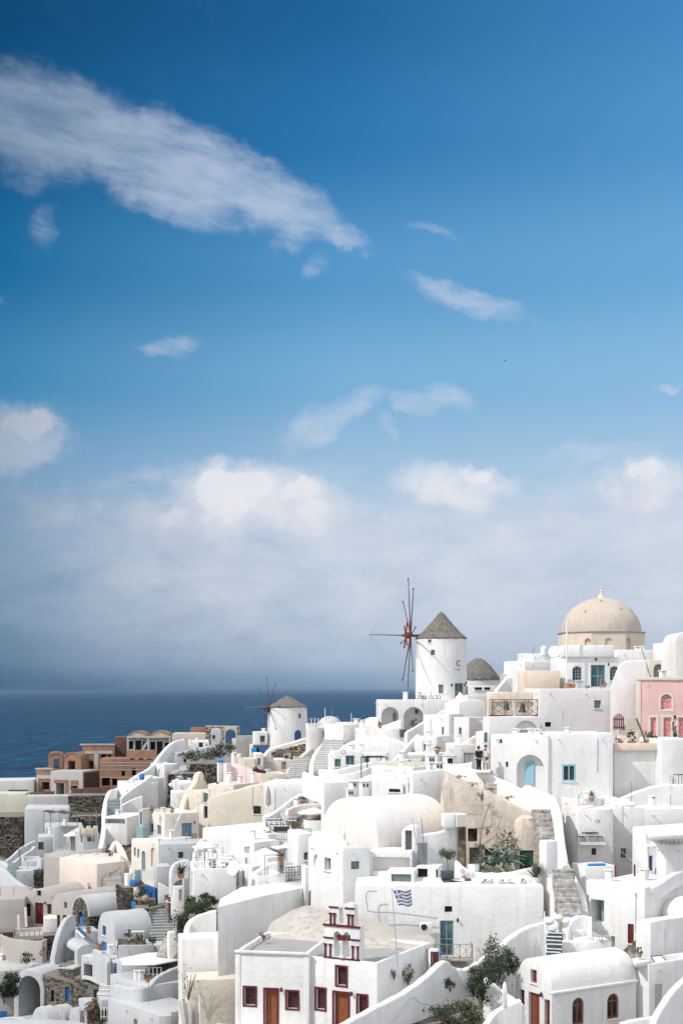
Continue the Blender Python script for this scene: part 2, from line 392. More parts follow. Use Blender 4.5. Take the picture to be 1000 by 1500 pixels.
def tube(bm, pts, r, seg=6, r2=None):
    """a tapering tube through pts"""
    pts = [Vector(p) for p in pts]; rings = []
    for i, p in enumerate(pts):
        d = (pts[min(i + 1, len(pts) - 1)] - pts[max(i - 1, 0)])
        d = d.normalized() if d.length > 1e-6 else Vector((0, 0, 1))
        q = d.to_track_quat('Z', 'Y'); rr = r if r2 is None else r + (r2 - r) * i / max(1, len(pts) - 1)
        rings.append([bm.verts.new(p + q @ Vector((rr * math.cos(2 * math.pi * k / seg), rr * math.sin(2 * math.pi * k / seg), 0))) for k in range(seg)])
    for a, c in zip(rings, rings[1:]):
        for k in range(seg): bm.faces.new((a[k], a[(k + 1) % seg], c[(k + 1) % seg], c[k]))
    bm.faces.new(rings[0][::-1]); bm.faces.new(rings[-1])
def lathe(bm, prof, seg=32, c=(0, 0, 0)):
    rings = []
    for r, z in prof:
        if r < 1e-4: rings.append([bm.verts.new((c[0], c[1], c[2] + z))])
        else: rings.append([bm.verts.new((c[0] + r * math.cos(2 * math.pi * k / seg), c[1] + r * math.sin(2 * math.pi * k / seg), c[2] + z)) for k in range(seg)])
    for a, b in zip(rings, rings[1:]):
        for k in range(seg):
            k2 = (k + 1) % seg
            if len(a) == 1 and len(b) == 1: continue
            if len(a) == 1: bm.faces.new((a[0], b[k2], b[k]))
            elif len(b) == 1: bm.faces.new((a[k], a[k2], b[0]))
            else: bm.faces.new((a[k], a[k2], b[k2], b[k]))
    if len(rings[0]) > 1: bm.faces.new(rings[0][::-1])
    if len(rings[-1]) > 1: bm.faces.new(rings[-1])
def outline(w, h, arch, n=10):
    """points (s, z) of a rectangle or a round-headed opening standing on z = 0, centred on s = 0"""
    if not arch: return [(-w / 2, 0), (w / 2, 0), (w / 2, h), (-w / 2, h)]
    r = min(w / 2, h); zc = h - r
    return [(-w / 2, 0), (w / 2, 0)] + [(w / 2 * math.cos(math.pi * k / n), zc + r * math.sin(math.pi * k / n)) for k in range(n + 1)]
def prism(bm, pts, d0, d1):
    """polygon pts (s, z) extruded from depth d0 to d1 (axes s, d, z)"""
    a = [bm.verts.new((s, d0, z)) for s, z in pts]; c = [bm.verts.new((s, d1, z)) for s, z in pts]
    bm.faces.new(a); bm.faces.new(c[::-1]); k = len(pts)
    for i in range(k): bm.faces.new((a[i], c[i], c[(i + 1) % k], a[(i + 1) % k]))
def ring(bm, po, pi, d0, d1):
    ao = [bm.verts.new((s, d0, z)) for s, z in po]; ai = [bm.verts.new((s, d0, z)) for s, z in pi]
    co = [bm.verts.new((s, d1, z)) for s, z in po]; ci = [bm.verts.new((s, d1, z)) for s, z in pi]
    k = len(po)
    for i in range(k):
        j = (i + 1) % k
        bm.faces.new((ao[i], ao[j], ai[j], ai[i])); bm.faces.new((co[j], co[i], ci[i], ci[j]))
        bm.faces.new((ao[j], ao[i], co[i], co[j])); bm.faces.new((ai[i], ai[j], ci[j], ci[i]))
GROUND = []           # (x, y, z) samples of where buildings meet the hill
BOOL = []             # (object, cutter bmesh)

# style: kind, recess depth, frame material, frame width, trim material, trim width, panel material, mullions across, up
ST = {
 'red_win':  ('window', .30, 'red_paint', .07, 'red_paint', .10, 'glass', 1, 2),
 'red_door': ('door', .30, 'red_paint', .05, 'red_paint', .10, 'orange_wood', 0, 0),
 'chapel_win': ('window', .28, 'red_wood', .12, None, 0, 'glass', 1, 2),
 'chapel_door': ('door', .28, 'red_wood', .06, None, 0, 'red_wood', 1, 2),
 'arch_win': ('window', .20, 'red_wood', .11, None, 0, 'glass', 1, 1),
 'blue_win': ('window', .10, 'sky_blue', .13, None, 0, 'glass', 1, 0),
 'blue_door': ('door', .12, 'sky_blue', .05, None, 0, 'sky_blue', 0, 0),
 'teal_win': ('window', .18, 'teal', .07, None, 0, 'teal_glass', 1, 0),
 'teal_door': ('door', .2, 'teal', .08, None, 0, 'teal_glass', 1, 1),
 'steel_door': ('door', .2, 'steel_teal', .06, None, 0, 'steel_teal', 1, 0),
 'arch_teal': ('door', .2, 'teal', .06, None, 0, 'teal', 1, 0),
 'grid_win': ('window', .28, 'teal', .07, None, 0, 'glass', 2, 3),
 'dark_win': ('window', .28, 'grey_paint', .05, None, 0, 'glass', 1, 0),
 'plain_win': ('window', .40, 'white_paint', .05, None, 0, 'teal_glass', 0, 0),
 'green_win': ('window', .22, 'sage_green', .06, None, 0, 'teal_glass', 1, 0),
 'green_door': ('door', .18, 'green_paint', .05, None, 0, 'green_paint', 0, 0),
 'sage_door': ('door', .18, 'sage_green', .05, None, 0, 'sage_green', 1, 0),
 'wood_door': ('door', .45, 'grey_wood', .06, None, 0, 'grey_wood', 1, 0),
 'deep_door': ('door', .25, 'deep_blue', .06, None, 0, 'deep_blue', 1, 0),
 'deep_win': ('window', .2, 'deep_blue', .08, None, 0, 'deep_blue', 1, 0),
 'bright_door': ('door', .25, 'bright_blue', .05, None, 0, 'bright_blue', 1, 0),
 'maroon_door': ('door', .25, 'door_red', .05, None, 0, 'door_red', 1, 0),
 'magenta_win': ('window', .12, 'red_paint', .05, None, 0, 'door_red', 0, 0),
 'white_door': ('door', .12, 'white_paint', .06, None, 0, 'grey_paint', 0, 0),
 'grey_shut': ('door', .15, 'grey_paint', .05, None, 0, 'lilac_grey', 1, 0),
 'black_win': ('window', .25, 'black_iron', .06, None, 0, 'glass', 1, 0),
 'curtain': ('door', .2, 'white_paint', .06, 'warm', .16, 'curtain_red', 0, 0),
 'pink_arch': ('window', .25, 'white_paint', .06, 'warm', .14, 'curtain_red', 0, 1),
 'shutter': ('window', .08, 'white_paint', .10, 'white_paint', .10, 'lilac_grey', 1, 0),
 'brown_win': ('window', .25, 'dark_wood', .06, None, 0, 'glass', 1, 0),
 'dark_door': ('door', .35, 'dark_wood', .06, None, 0, 'dark_wood', 1, 0),
 'niche': ('niche', .7, None, 0, None, 0, None, 0, 0),
 'shallow': ('niche', .2, None, 0, None, 0, None, 0, 0),
 'deep': ('niche', 1.6, None, 0, None, 0, None, 0, 0),
 'vent': ('vent', .35, None, 0, None, 0, None, 0, 0),
 'hole': ('hole', 5.5, None, 0, None, 0, None, 0, 0),
 'through': ('hole', 30., None, 0, None, 0, None, 0, 0),
}
def fill_opening(root, st, arch, c, rot, w, h):
    """the parts that sit in one opening; c = centre-bottom on the wall face, in the root's frame"""
    kind, dep, fm, fw, tm, tw, pm, mv, mh = ST[st]
    if kind not in ('window', 'door'): return
    fw = min(fw, w * .2, h * .2)
    base = 0 if kind == 'door' else fw
    fr = bmesh.new()
    ring(fr, outline(w + .004, h + .002, arch), [(s, z + base) for s, z in outline(w - 2 * fw, h - fw - base, arch)], dep - .10, dep - .02)
    iw, ih = w - 2 * fw, h - fw - base; mt = .018 + fw * .18
    top = ih * (.98 if not arch else 1.0)
    for k in range(mv):
        s = -iw / 2 + iw * (k + 1) / (mv + 1)
        lim = top if not arch else (ih - iw / 2 + math.sqrt(max(0, (iw / 2) ** 2 - s * s)))
        box(fr, s - mt, s + mt, dep - .092, dep - .03, base, base + lim)
    for k in range(mh):
        z = base + (ih - (iw / 2 if arch else 0)) * (k + 1) / (mh + (0 if arch else 1))
        box(fr, -iw / 2, iw / 2, dep - .089, dep - .033, z - mt, z + mt)
    if tm: ring(fr, [(s, z - (0 if kind == 'door' else tw)) for s, z in outline(w + 2 * tw, h + tw + (0 if kind == 'door' else tw), arch)], outline(w - .01, h - .005, arch), -.05, .012)
    pn = bmesh.new(); prism(pn, outline(w - .01, h - .005, arch), dep - .055, dep - .004)
    if kind == 'window' and not tm and w > .35:
        sb = bmesh.new(); box(sb, -w / 2 - .07, w / 2 + .07, -.09, dep - .1, -.07, .004, .012); obj('sill', sb, 'white', root, c, rot)
    if kind == 'window':
        f = obj('window', fr, fm if not tm else tm, root, c, rot); obj('pane', pn, pm, f)
    else:
        d = obj('door', pn, pm, root, c, rot); obj('door_frame', fr, fm if not tm else tm, d)
        if h > 1.6 and w > .6:
            off = Matrix.Rotation(rot, 3, 'Z') @ Vector((w / 2 + .28, 0, h + .05)); put_fit('wall_lamp', root, c + off, rot)
            k = bmesh.new(); lathe(k, [(0, -.04), (.035, -.02), (.035, .02), (0, .04)], 6, (w / 2 - fw - .09, dep - .115, 1.0)); obj('handle', k, 'grey_metal', d)

def wobble(bm, loc, t, amp=.05, cell=1.5):
    """hand-built walls: break long edges and let every surface wander a few centimetres"""
    for _ in range(3):
        es = [e for e in bm.edges if e.calc_length() > cell * 1.4]
        if not es: break
        bmesh.ops.subdivide_edges(bm, edges=es, cuts=1, use_grid_fill=True)
    bmesh.ops.triangulate(bm, faces=[f for f in bm.faces if len(f.verts) > 4])
    for v in bm.verts:
        w = v.co + Vector((loc.x * 1.3, loc.y * .7, loc.z)); q = noise.noise_vector(w * .55) + (.4 if cell > .5 else .9) * noise.noise_vector(w * (1.6 if cell > .5 else 2.4))
        v.co += q * amp

def bevel_sharp(bm, off, seg=2, ang=32):
    es = [e for e in bm.edges if len(e.link_faces) == 2 and e.calc_face_angle(0) > R_(ang)]
    if es: bmesh.ops.bevel(bm, geom=es, offset=off * .68, segments=seg, profile=.5, affect='EDGES', clamp_overlap=True)
    bmesh.ops.remove_doubles(bm, verts=bm.verts[:], dist=1e-4)

def rim_top(bm, face, t, depth):
    """turn a flat top face into a parapet: rim of width t round a floor sunk by depth"""
    vs = list(face.verts); k = len(vs); c = sum((v.co for v in vs), Vector()) / k; ins = []
    for i in range(k):
        p, a, b = vs[i].co, vs[i - 1].co, vs[(i + 1) % k].co
        d1 = (a - p).normalized(); d2 = (b - p).normalized(); sn = max(.3, d1.cross(d2).length)
        ins.append(p + (d1 + d2) * (t / sn))
    bm.faces.remove(face)
    r1 = [bm.verts.new(q) for q in ins]; r2 = [bm.verts.new(q - Vector((0, 0, depth))) for q in ins]
    for i in range(k):
        j = (i + 1) % k
        bm.faces.new((vs[i], vs[j], r1[j], r1[i])); bm.faces.new((r1[i], r1[j], r2[j], r2[i]))
    bm.faces.new(r2)

class Hs: pass
def house(label, xs, yt, yb, Y, th, mat='white', roof='par', ops=(), a=None, b=None, ytl=None, ytr=None, name='house', cat='house', ext=2.0, bev=.11, group=None, sub=None):
    """A building measured off the photograph: near vertical corner at column xs[1] and depth Y, left face running
    away to column xs[0], right face to xs[2]; th = yaw of the right face. a, b override the plan lengths in metres."""
    xl, xc, xr = xs; t = R_(th); B = P(xc, yt, Y)
    u = Vector((math.cos(t), math.sin(t))); v = Vector((-math.sin(t), math.cos(t)))
    def length(px, d):
        k = (px - 500) / F; return (k * Y - B.x) / (d[0] - k * d[1])
    if a is None: a = max(.35, length(xr, u))
    if b is None: b = max(.35, length(xl, v))
    zv = P(xc, yb, Y).z; zb = zv - ext; loc = Vector((B.x, Y, zb)); zt = B.z - zb
    rg = random.Random(int(xc * 31 + yt * 7))
    j = lambda s: rg.uniform(-s, s)
    h00 = zt
    h01 = zt if ytl is None else EYE + (HOR - ytl) / F * (Y + b * v.y) - zb
    h10 = zt if ytr is None else EYE + (HOR - ytr) / F * (Y + a * u.y) - zb
    h11 = h01 + h10 - h00
    bm = bmesh.new()
    if isinstance(roof, tuple) and roof[0] in ('vL', 'vR'):
        W_ = b if roof[0] == 'vL' else a; L_ = a if roof[0] == 'vL' else b; rise = roof[1] * W_ / 2; k = 20
        pr = [(0, 0), (W_, 0)] + [(W_ / 2 + W_ / 2 * math.cos(math.pi * i / k), zt + rise * math.sin(math.pi * i / k)) for i in range(k + 1)]
        mk = (lambda s, l, z: (l, s, z)) if roof[0] == 'vL' else (lambda s, l, z: (s, l, z))
        nl = 5
        rings = [[bm.verts.new(mk(s, L_ * q / nl, z + (0 if i < 2 else .03 * math.sin(q * 2.1 + i)))) for i, (s, z) in enumerate(pr)] for q in range(nl + 1)]
        n_ = len(pr)
        for r0, r1 in zip(rings, rings[1:]):
            for i in range(n_): bm.faces.new((r0[i], r0[(i + 1) % n_], r1[(i + 1) % n_], r1[i]))
        bm.faces.new(rings[0][::-1]); bm.faces.new(rings[-1])
        bmesh.ops.recalc_face_normals(bm, faces=bm.faces[:])
        bevel_sharp(bm, bev, 2, 50)
    else:
        q = .035
        vs = [bm.verts.new(p) for p in ((0, 0, 0), (a, 0, 0), (a, b, 0), (0, b, 0), (0, 0, h00 + j(q)), (a, j(q), h10 + j(q)), (a + j(q), b + j(q), h11 + j(q)), (j(q), b, h01 + j(q)))]
        fs = [bm.faces.new([vs[i] for i in f]) for f in ((3, 2, 1, 0), (4, 5, 6, 7), (0, 1, 5, 4), (1, 2, 6, 5), (2, 3, 7, 6), (3, 0, 4, 7))]
        if roof == 'par' and min(a, b) > 1.6:
            rim_top(bm, fs[1], .24, .38)
        bmesh.ops.recalc_face_normals(bm, faces=bm.faces[:])
        bevel_sharp(bm, min(bev, a * .2, b * .2), 2)
    if mat not in ('concrete', 'brick', 'brick_dark', 'sky_blue', 'deep_blue', 'bright_blue') and max(a, b) > 1.2: wobble(bm, loc, t, *((.13, .42) if mat == 'peach' else (.022, 1.5) if isinstance(roof, tuple) else (.05, 1.5)))
    o = obj(name, bm, mat, None, loc, t)
    tag(o, label, cat, group)
    for px_, py_ in ((0, 0), (a, 0), (0, b), (a / 2, 0), (0, b / 2)):
        w = loc.xy + u * px_ + v * py_; GROUND.append((w.x, w.y, zv))
    h = Hs(); h.o = o; h.a = a; h.b = b; h.t = t; h.loc = loc; h.zt = zt; h.Y = Y; h.cut = None; h.B = B; h.zv = zv - zb
    for op in ops: opening(h, *op)
    if not ops and name == 'house' and roof in ('par', 'flat') and mat in ('white', 'dimmed_white', 'soft_white', 'warm') and h.zt - h.zv > 1.6 and rg.random() < .8:
        f = 'R' if (a > b * 1.1) == (rg.random() < .75) else 'L'; L_ = a if f == 'R' else b
        if L_ > 1.5:
            q = L_ * rg.uniform(.3, .7); hh = rg.uniform(.5, .85)
            open_local(h, f, q if f == 'R' else -q, h.zt - rg.uniform(.75, 1.0) - hh, rg.uniform(.42, .62), hh, rg.choice(('dark_win', 'plain_win', 'dark_win', 'black_win', 'teal_win')), rg.random() < .15)
    if roof in ('par', 'flat') and name in ('house', 'terrace_house') and min(a, b) > 1.8: fittings(h, rg, roof)
    return h

FIT = {}
def fit(kind):
    if kind not in FIT:
        bm = bmesh.new()
        if kind == 'rain_spout': tube(bm, [(0, .1, 0), (0, -.2, -.03)], .045, 7); mat = 'concrete'
        elif kind == 'roof_pipe': tube(bm, [(0, 0, -.3), (0, 0, .75), (.12, 0, .85)], .035, 6); mat = 'grey_metal'
        elif kind == 'chimney_pot': box(bm, -.22, .22, -.22, .22, -.4, .62, .05); box(bm, -.28, .28, -.28, .28, .72, .80, .02); box(bm, -.2, -.12, -.2, .2, .6, .73); box(bm, .12, .2, -.2, .2, .6, .73); mat = 'white'
        elif kind == 'antenna':
            tube(bm, [(0, 0, -.3), (0, 0, 2.1)], .022, 5); mat = 'grey_metal'
            for q in range(5): tube(bm, [(-.3 + q * .03, 0, 1.5 + q * .13), (.3 - q * .03, 0, 1.5 + q * .13)], .012, 4)
        elif kind == 'water_heater': box(bm, -.5, .5, -.5, .5, 0, .06); tube(bm, [(-.55, .45, .5), (.55, .45, .5)], .2, 10); prism(bm, [(-.5, .05), (.5, .05), (.5, .1), (-.5, .1)], -.5, .3); mat = 'grey_paint'
        elif kind == 'wall_lamp': lathe(bm, [(.02, -.16), (.07, -.1), (.08, .06), (.03, .13), (0, .14)], 8, (0, -.14, 0)); tube(bm, [(0, 0, .06), (0, -.14, .14)], .015, 4); mat = 'black_iron'
        elif kind == 'conduit': tube(bm, [(0, -.02, 0), (0, -.03, 1.3), (.02, -.02, 2.6)], .018, 5); mat = 'cable'
        FIT[kind] = obj(kind, bm, mat); FIT[kind].hide_render = False; return FIT[kind], True
    return FIT[kind], False
def put_fit(kind, parent, loc, rz=0.0):
    o, first = fit(kind)
    if not first: o = inst(o)
    o.parent = parent; o.location = loc; o.rotation_euler = (0, 0, rz)
def fittings(h, rg, roof):
    """spouts under the parapets, pipes and small chimneys on the roofs"""
    zt = h.zt - (.38 if roof == 'par' else .0); n_ = int(min(3, h.a * h.b / 7))
    for k in range(max(1, n_)):
        kind = rg.choice(('roof_pipe', 'chimney_pot', 'roof_pipe', 'antenna', 'chimney_pot'))
        put_fit(kind, h.o, (rg.uniform(.2, .8) * h.a, rg.uniform(.25, .85) * h.b, zt), rg.uniform(0, 1.5))
    for s in np.arange(.8, h.a - .4, 3.4)[:3]: put_fit('rain_spout', h.o, (s + rg.uniform(-.2, .2), .02, h.zt - .42))
    for s in np.arange(.8, h.b - .4, 3.4)[:3]: put_fit('rain_spout', h.o, (.02, s + rg.uniform(-.2, .2), h.zt - .42), -math.pi / 2)
    if h.zt - h.zv > 2.4 and rg.random() < .45:
        if rg.random() < .5: put_fit('conduit', h.o, (rg.uniform(.1, .9) * h.a, -.01, h.zt - 3.0))
        else: put_fit('conduit', h.o, (-.01, rg.uniform(.1, .9) * h.b, h.zt - 3.0), -math.pi / 2)

def on_face(h, face, px, py):
    """where the sight line through a photo pixel meets a wall face: (s, z) in that face"""
    t = h.t; nrm = Vector((math.sin(t), -math.cos(t))) if face == 'R' else Vector((-math.cos(t), -math.sin(t)))
    r = Vector(((px - 500) / F, 1.0)); Yp = nrm.dot(h.loc.xy) / nrm.dot(r)
    w = Vector((r.x * Yp, Yp)) - h.loc.xy
    lx = w.x * math.cos(t) + w.y * math.sin(t); ly = -w.x * math.sin(t) + w.y * math.cos(t)
    return (lx if face == 'R' else -ly), EYE + (HOR - py) / F * Yp - h.loc.z

def opening(h, face, x0, y0, x1, y1, st, arch=False):
    xm, ym = (x0 + x1) / 2, (y0 + y1) / 2
    s0 = on_face(h, face, x0, ym)[0]; s1 = on_face(h, face, x1, ym)[0]
    zt = on_face(h, face, xm, y0)[1]; zb = on_face(h, face, xm, y1)[1]
    return open_local(h, face, (s0 + s1) / 2, zb, abs(s1 - s0), zt - zb, st, arch)

def open_local(h, face, sc, zb, w, hh, st, arch=False):
    kind, dep = ST[st][:2]
    rot = 0.0 if face == 'R' else -math.pi / 2
    c = Vector((sc, 0, zb)) if face == 'R' else Vector((0, -sc, zb))
    cb = bmesh.new(); prism(cb, outline(w, hh, arch, 12), -.6, dep)
    bmesh.ops.recalc_face_normals(cb, faces=cb.faces[:])
    cb.transform(Matrix.Translation(c) @ Matrix.Rotation(rot, 4, 'Z'))
    me = bpy.data.meshes.new('cut'); cb.to_mesh(me); cb.free()
    if h.cut is None: h.cut = bmesh.new(); BOOL.append(h)
    h.cut.from_mesh(me); bpy.data.meshes.remove(me)
    if kind == 'vent':
        bmv = bmesh.new(); prism(bmv, outline(w - .01, hh - .01, arch), dep - .06, dep - .01); obj('vent', bmv, 'void', h.o, c, rot)
    fill_opening(h.o, st, arch, c, rot, w, hh)
    return c, rot, w, hh

def smooth_path(pts, n=6):
    """Catmull-Rom through 3-D points"""
    p = [Vector(q) for q in pts]; out = []
    for i in range(len(p) - 1):
        a, b, c, d = p[max(i - 1, 0)], p[i], p[i + 1], p[min(i + 2, len(p) - 1)]
        for k in range(n):
            t = k / n
            out.append(.5 * ((2 * b) + (c - a) * t + (2 * a - 5 * b + 4 * c - d) * t * t + (3 * b - a - 3 * c + d) * t ** 3))
    out.append(p[-1]); return out

def wall(label, pts, drop=3.0, thick=.45, mat='white', name='wall', cat='wall', n=6, group=None, coping=None, ground=True):
    """a free-standing wall whose top line runs through photo points (px, py, Y)"""
    path = smooth_path([P(*q) for q in pts], n); o0 = path[0].copy(); bm = bmesh.new(); rings = []
    zlow = min(p.z for p in path)
    for i, p in enumerate(path):
        d = (path[min(i + 1, len(path) - 1)] - path[max(i - 1, 0)]); d.z = 0
        d = d.normalized() if d.length > 1e-6 else Vector((1, 0, 0)); nn = Vector((-d.y, d.x, 0)); q = p - o0
        w = .02 * math.sin(i * 1.7)
        zb = q.z - drop if drop > 0 else (zlow - o0.z + drop)
        prof = ((-thick / 2, zb), (-thick / 2, q.z - .14), (-thick * .40, q.z - .04), (-thick * .2, q.z), (thick * .2, q.z), (thick * .40, q.z - .04), (thick / 2, q.z - .14), (thick / 2, zb))
        rings.append([bm.verts.new((q.x + nn.x * s, q.y + nn.y * s, z + (w if k not in (0, 7) else 0))) for k, (s, z) in enumerate(prof)])
        if ground and i % 3 == 0: GROUND.append((p.x, p.y, o0.z + zb + 1.0))
    for a, c in zip(rings, rings[1:]):
        for k in range(8): bm.faces.new((a[k], a[(k + 1) % 8], c[(k + 1) % 8], c[k]))
    bm.faces.new(rings[0][::-1]); bm.faces.new(rings[-1])
    o = obj(name, bm, mat, None, o0, ang=60); tag(o, label, cat, group)
    return o

def slab(label, pts, Y0, drop, mat='white', name='terrace', cat='terrace', rim=0.0, bev=.08, group=None):
    """a level-topped block whose roof outline is given as photo points, all at the height of the first one at depth Y0"""
    z = P(pts[0][0], pts[0][1], Y0).z; pl = []
    for px, py in pts:
        Yk = (z - EYE) * F / (HOR - py); pl.append(Vector(((px - 500) / F * Yk, Yk, 0)))
    c = sum(pl, Vector()) / len(pl); bm = bmesh.new()
    a = [bm.verts.new((p.x - c.x, p.y - c.y, drop)) for p in pl]; d = [bm.verts.new((p.x - c.x, p.y - c.y, 0)) for p in pl]
    k = len(pl); top = bm.faces.new(a); bm.faces.new(d[::-1])
    for i in range(k): bm.faces.new((d[i], d[(i + 1) % k], a[(i + 1) % k], a[i]))
    bmesh.ops.recalc_face_normals(bm, faces=bm.faces[:])
    if rim:
        rim_top(bm, top, .22, rim)
    bmesh.ops.recalc_face_normals(bm, faces=bm.faces[:])
    bevel_sharp(bm, bev)
    o = obj(name, bm, mat, None, (c.x, c.y, z - drop)); tag(o, label, cat, group)
    for p in pl: GROUND.append((p.x, p.y, z - drop + .8))
    return o

def stairs(label, ax, ay, Y, bx, by, width, n, slope=.62, mat='stair_stone', nosing=None, yaw=None, group=None, under=1.0):
    """a flight of separate steps from photo point (ax, ay) at depth Y up to (bx, by)"""
    A = P(ax, ay, Y); lo, hi = Y - 25, Y + 25
    def g(Yb):
        Bp = P(bx, by, Yb); run = (Bp - A).xy.length; return (Bp.z - A.z) - slope * run
    ys = [Y + .02 * k for k in range(1, 1500)]; Yb = min(ys, key=lambda q: abs(g(q)))
    Bp = P(bx, by, Yb); d = Vector((Bp.x - A.x, Bp.y - A.y, 0)); run = d.length; d.normalize()
    rise = (Bp.z - A.z) / n; tread = run / n; rot = math.atan2(d.y, d.x) - math.pi / 2
    root = empty('stairs', A, rot); tag(root, label, 'stairs', group)
    rg = random.Random(int(ax)); proto = []
    for v in range(3):
        bm = bmesh.new(); w = width / 2
        box(bm, -w + rg.uniform(0, .04), w - rg.uniform(0, .04), 0, tread * 1.7, -under, rise, .025)
        for vv in bm.verts: vv.co += Vector((rg.uniform(-.012, .012), rg.uniform(-.012, .012), rg.uniform(-.008, .008)))
        p = obj('step', bm, mat, root); proto.append(p)
        if nosing:
            bm = bmesh.new(); box(bm, -w, w, -.03, .06, rise - .05, rise + .006); obj('nosing', bm, nosing, p)
    for i in range(n):
        src = proto[i % 3]
        if i < 3: o = src
        else:
            o = copy_tree(src, root)
        o.location = (rg.uniform(-.08, .08), i * tread + rg.uniform(-.05, .05), i * rise + rg.uniform(-.035, .035)); o.rotation_euler = (0, 0, rg.uniform(-.04, .04)); o.scale = (rg.uniform(.95, 1.06), 1, 1)
    GROUND.append((A.x, A.y, A.z - .6)); GROUND.append((Bp.x, Bp.y, Bp.z - .9))
    return root

def stone_facing(h, face, mat, size=.34, s0=None, s1=None, z0=None, z1=None, top=None, skip=()):
    """loose rubble stones bedded proud of one wall face; too many and small to name singly"""
    rg = random.Random(int(h.B.x * 100) + 5); L = h.a if face == 'R' else h.b
    z0 = (h.zv - .3) if z0 is None else z0
    bm = bmesh.new(); tone = bm.loops.layers.color.new('tone'); z = z0
    rowz = []
    while True:
        rh = size * rg.uniform(.55, 1.0)
        if z > h.zt + 3: break
        s = .02 - rg.uniform(0, .1)
        while s < L - .05:
            w = size * rg.uniform(.7, 1.7); e = min(s + w, L - .01)
            zt = h.zt if top is None else top(s / L)
            hh = min(rh, zt - z - .03)
            mx, mz = (s + e) / 2, z + hh / 2
            sa = mx if face == 'R' else -mx
            if hh > .06 and e - s > .08 and not any(q[0] < sa < q[1] and q[2] < mz < q[3] for q in skip):
                g = .012; zj = rg.uniform(-.22, .22) * size; out = -rg.uniform(.02, .085)
                c8 = []
                for (aa, dd, zz) in ((s + g, 0, z + g), (e - g, 0, z + g), (e - g, 0, z + hh - g), (s + g, 0, z + hh - g), (s + g, 1, z + g), (e - g, 1, z + g), (e - g, 1, z + hh - g), (s + g, 1, z + hh - g)):
                    jj = lambda: rg.uniform(-.032, .032)
                    d_ = .05 if dd == 0 else out + jj() * .7
                    if dd: aa += (mx - aa) * .22; zz += (mz - zz) * .22
                    aa += jj() * 1.5; zz = min(zt - .02, zz + jj() * 1.5 + zj)
                    c8.append(bm.verts.new((aa, d_, zz) if face == 'R' else (d_, aa, zz)))
                tn = rg.random() ** 1.5
                for q in ((4, 5, 6, 7), (0, 1, 5, 4), (1, 2, 6, 5), (2, 3, 7, 6), (3, 0, 4, 7)):
                    f = bm.faces.new([c8[i] for i in q])
                    for lp in f.loops: lp[tone] = (tn, tn, tn, 1)
            s = e
        z += rh
    me = bpy.data.meshes.new('stone_facing'); bmesh.ops.recalc_face_normals(bm, faces=bm.faces[:]); bm.to_mesh(me); bm.free()
    me.materials.append(M(mat)); o = bpy.data.objects.new('stone_facing', me); COL.objects.link(o); o.parent = h.o
    o['kind'] = 'stuff'
    return o

# ------------------------------------------------------------------ plants
def leaves(bm, c, r, n, size, rg, clumps=9, flat=.6):
    """n leaf blades gathered in clumps inside an ellipsoid"""
    cs = []
    for k in range(clumps):
        d = Vector((rg.gauss(0, 1), rg.gauss(0, 1), rg.gauss(0, 1))).normalized() * (rg.random() ** .4)
        cs.append((Vector((d.x * r[0], d.y * r[1], d.z * r[2])), rg.uniform(.28, .5)))
    for k in range(n):
        cc, s = rg.choice(cs)
        p = Vector(c) + cc + Vector((rg.gauss(0, s * r[0] * .5), rg.gauss(0, s * r[1] * .5), rg.gauss(0, s * r[2] * .5)))
        d = Vector((rg.gauss(0, 1), rg.gauss(0, 1), rg.gauss(0, .8))).normalized(); e = d.cross(Vector((rg.gauss(0, 1), rg.gauss(0, 1), rg.gauss(0, 1)))).normalized()
        l = size * rg.choice((.5, .7, .9, 1.1, 1.7)) * rg.uniform(.8, 1.2); w = l * flat * .5
        q = [bm.verts.new(p - d * l * .5), bm.verts.new(p + e * w), bm.verts.new(p + d * l * .5), bm.verts.new(p - e * w)]
        bm.faces.new(q)
def bush(label, px, py, Y, r, n=500, size=.14, mat='leaf_dark', name='bush', cat='bush', group=None, stems=5, clumps=10):
    """py = photo row of the foot"""
    c = P(px, py, Y); rg = random.Random(int(px * 13 + py)); root = empty(name, c); tag(root, label, cat, group)
    bm = bmesh.new(); leaves(bm, (0, 0, r[2] * 1.0), r, n, size, rg, clumps); obj('foliage', bm, mat, root, ang=180)
    bm = bmesh.new()
    for k in range(stems):
        a = rg.uniform(0, 6.3); tube(bm, [(0, 0, -.1), (math.cos(a) * r[0] * .3, math.sin(a) * r[1] * .3, r[2] * .7), (math.cos(a) * r[0] * .7, math.sin(a) * r[1] * .7, r[2] * 1.5)], .03, 5, .01)
    obj('stem', bm, 'bark', root)
    return root
def tree(label, px, py, Y, trunk_h, r, n=700, size=.13, mat='leaf_olive', name='tree', cat='tree', tr=.05, group=None):
    c = P(px, py, Y); rg = random.Random(int(px * 17 + py)); root = empty(name, c); tag(root, label, cat, group)
    bm = bmesh.new(); tube(bm, [(0, 0, -.1), (.03, .02, trunk_h * .5), (-.02, 0, trunk_h), (.01, 0, trunk_h + r[2])], tr, 7, tr * .6)
    for k in range(5):
        a = k * 1.3; tube(bm, [(0, 0, trunk_h), (math.cos(a) * r[0] * .5, math.sin(a) * r[1] * .5, trunk_h + r[2] * .8), (math.cos(a) * r[0] * .8, math.sin(a) * r[1] * .8, trunk_h + r[2] * 1.3)], tr * .6, 5, tr * .2)
    obj('trunk', bm, 'bark', root)
    bm = bmesh.new(); leaves(bm, (0, 0, trunk_h + r[2]), r, n, size, rg, 12); obj('crown', bm, mat, root, ang=180)
    return root
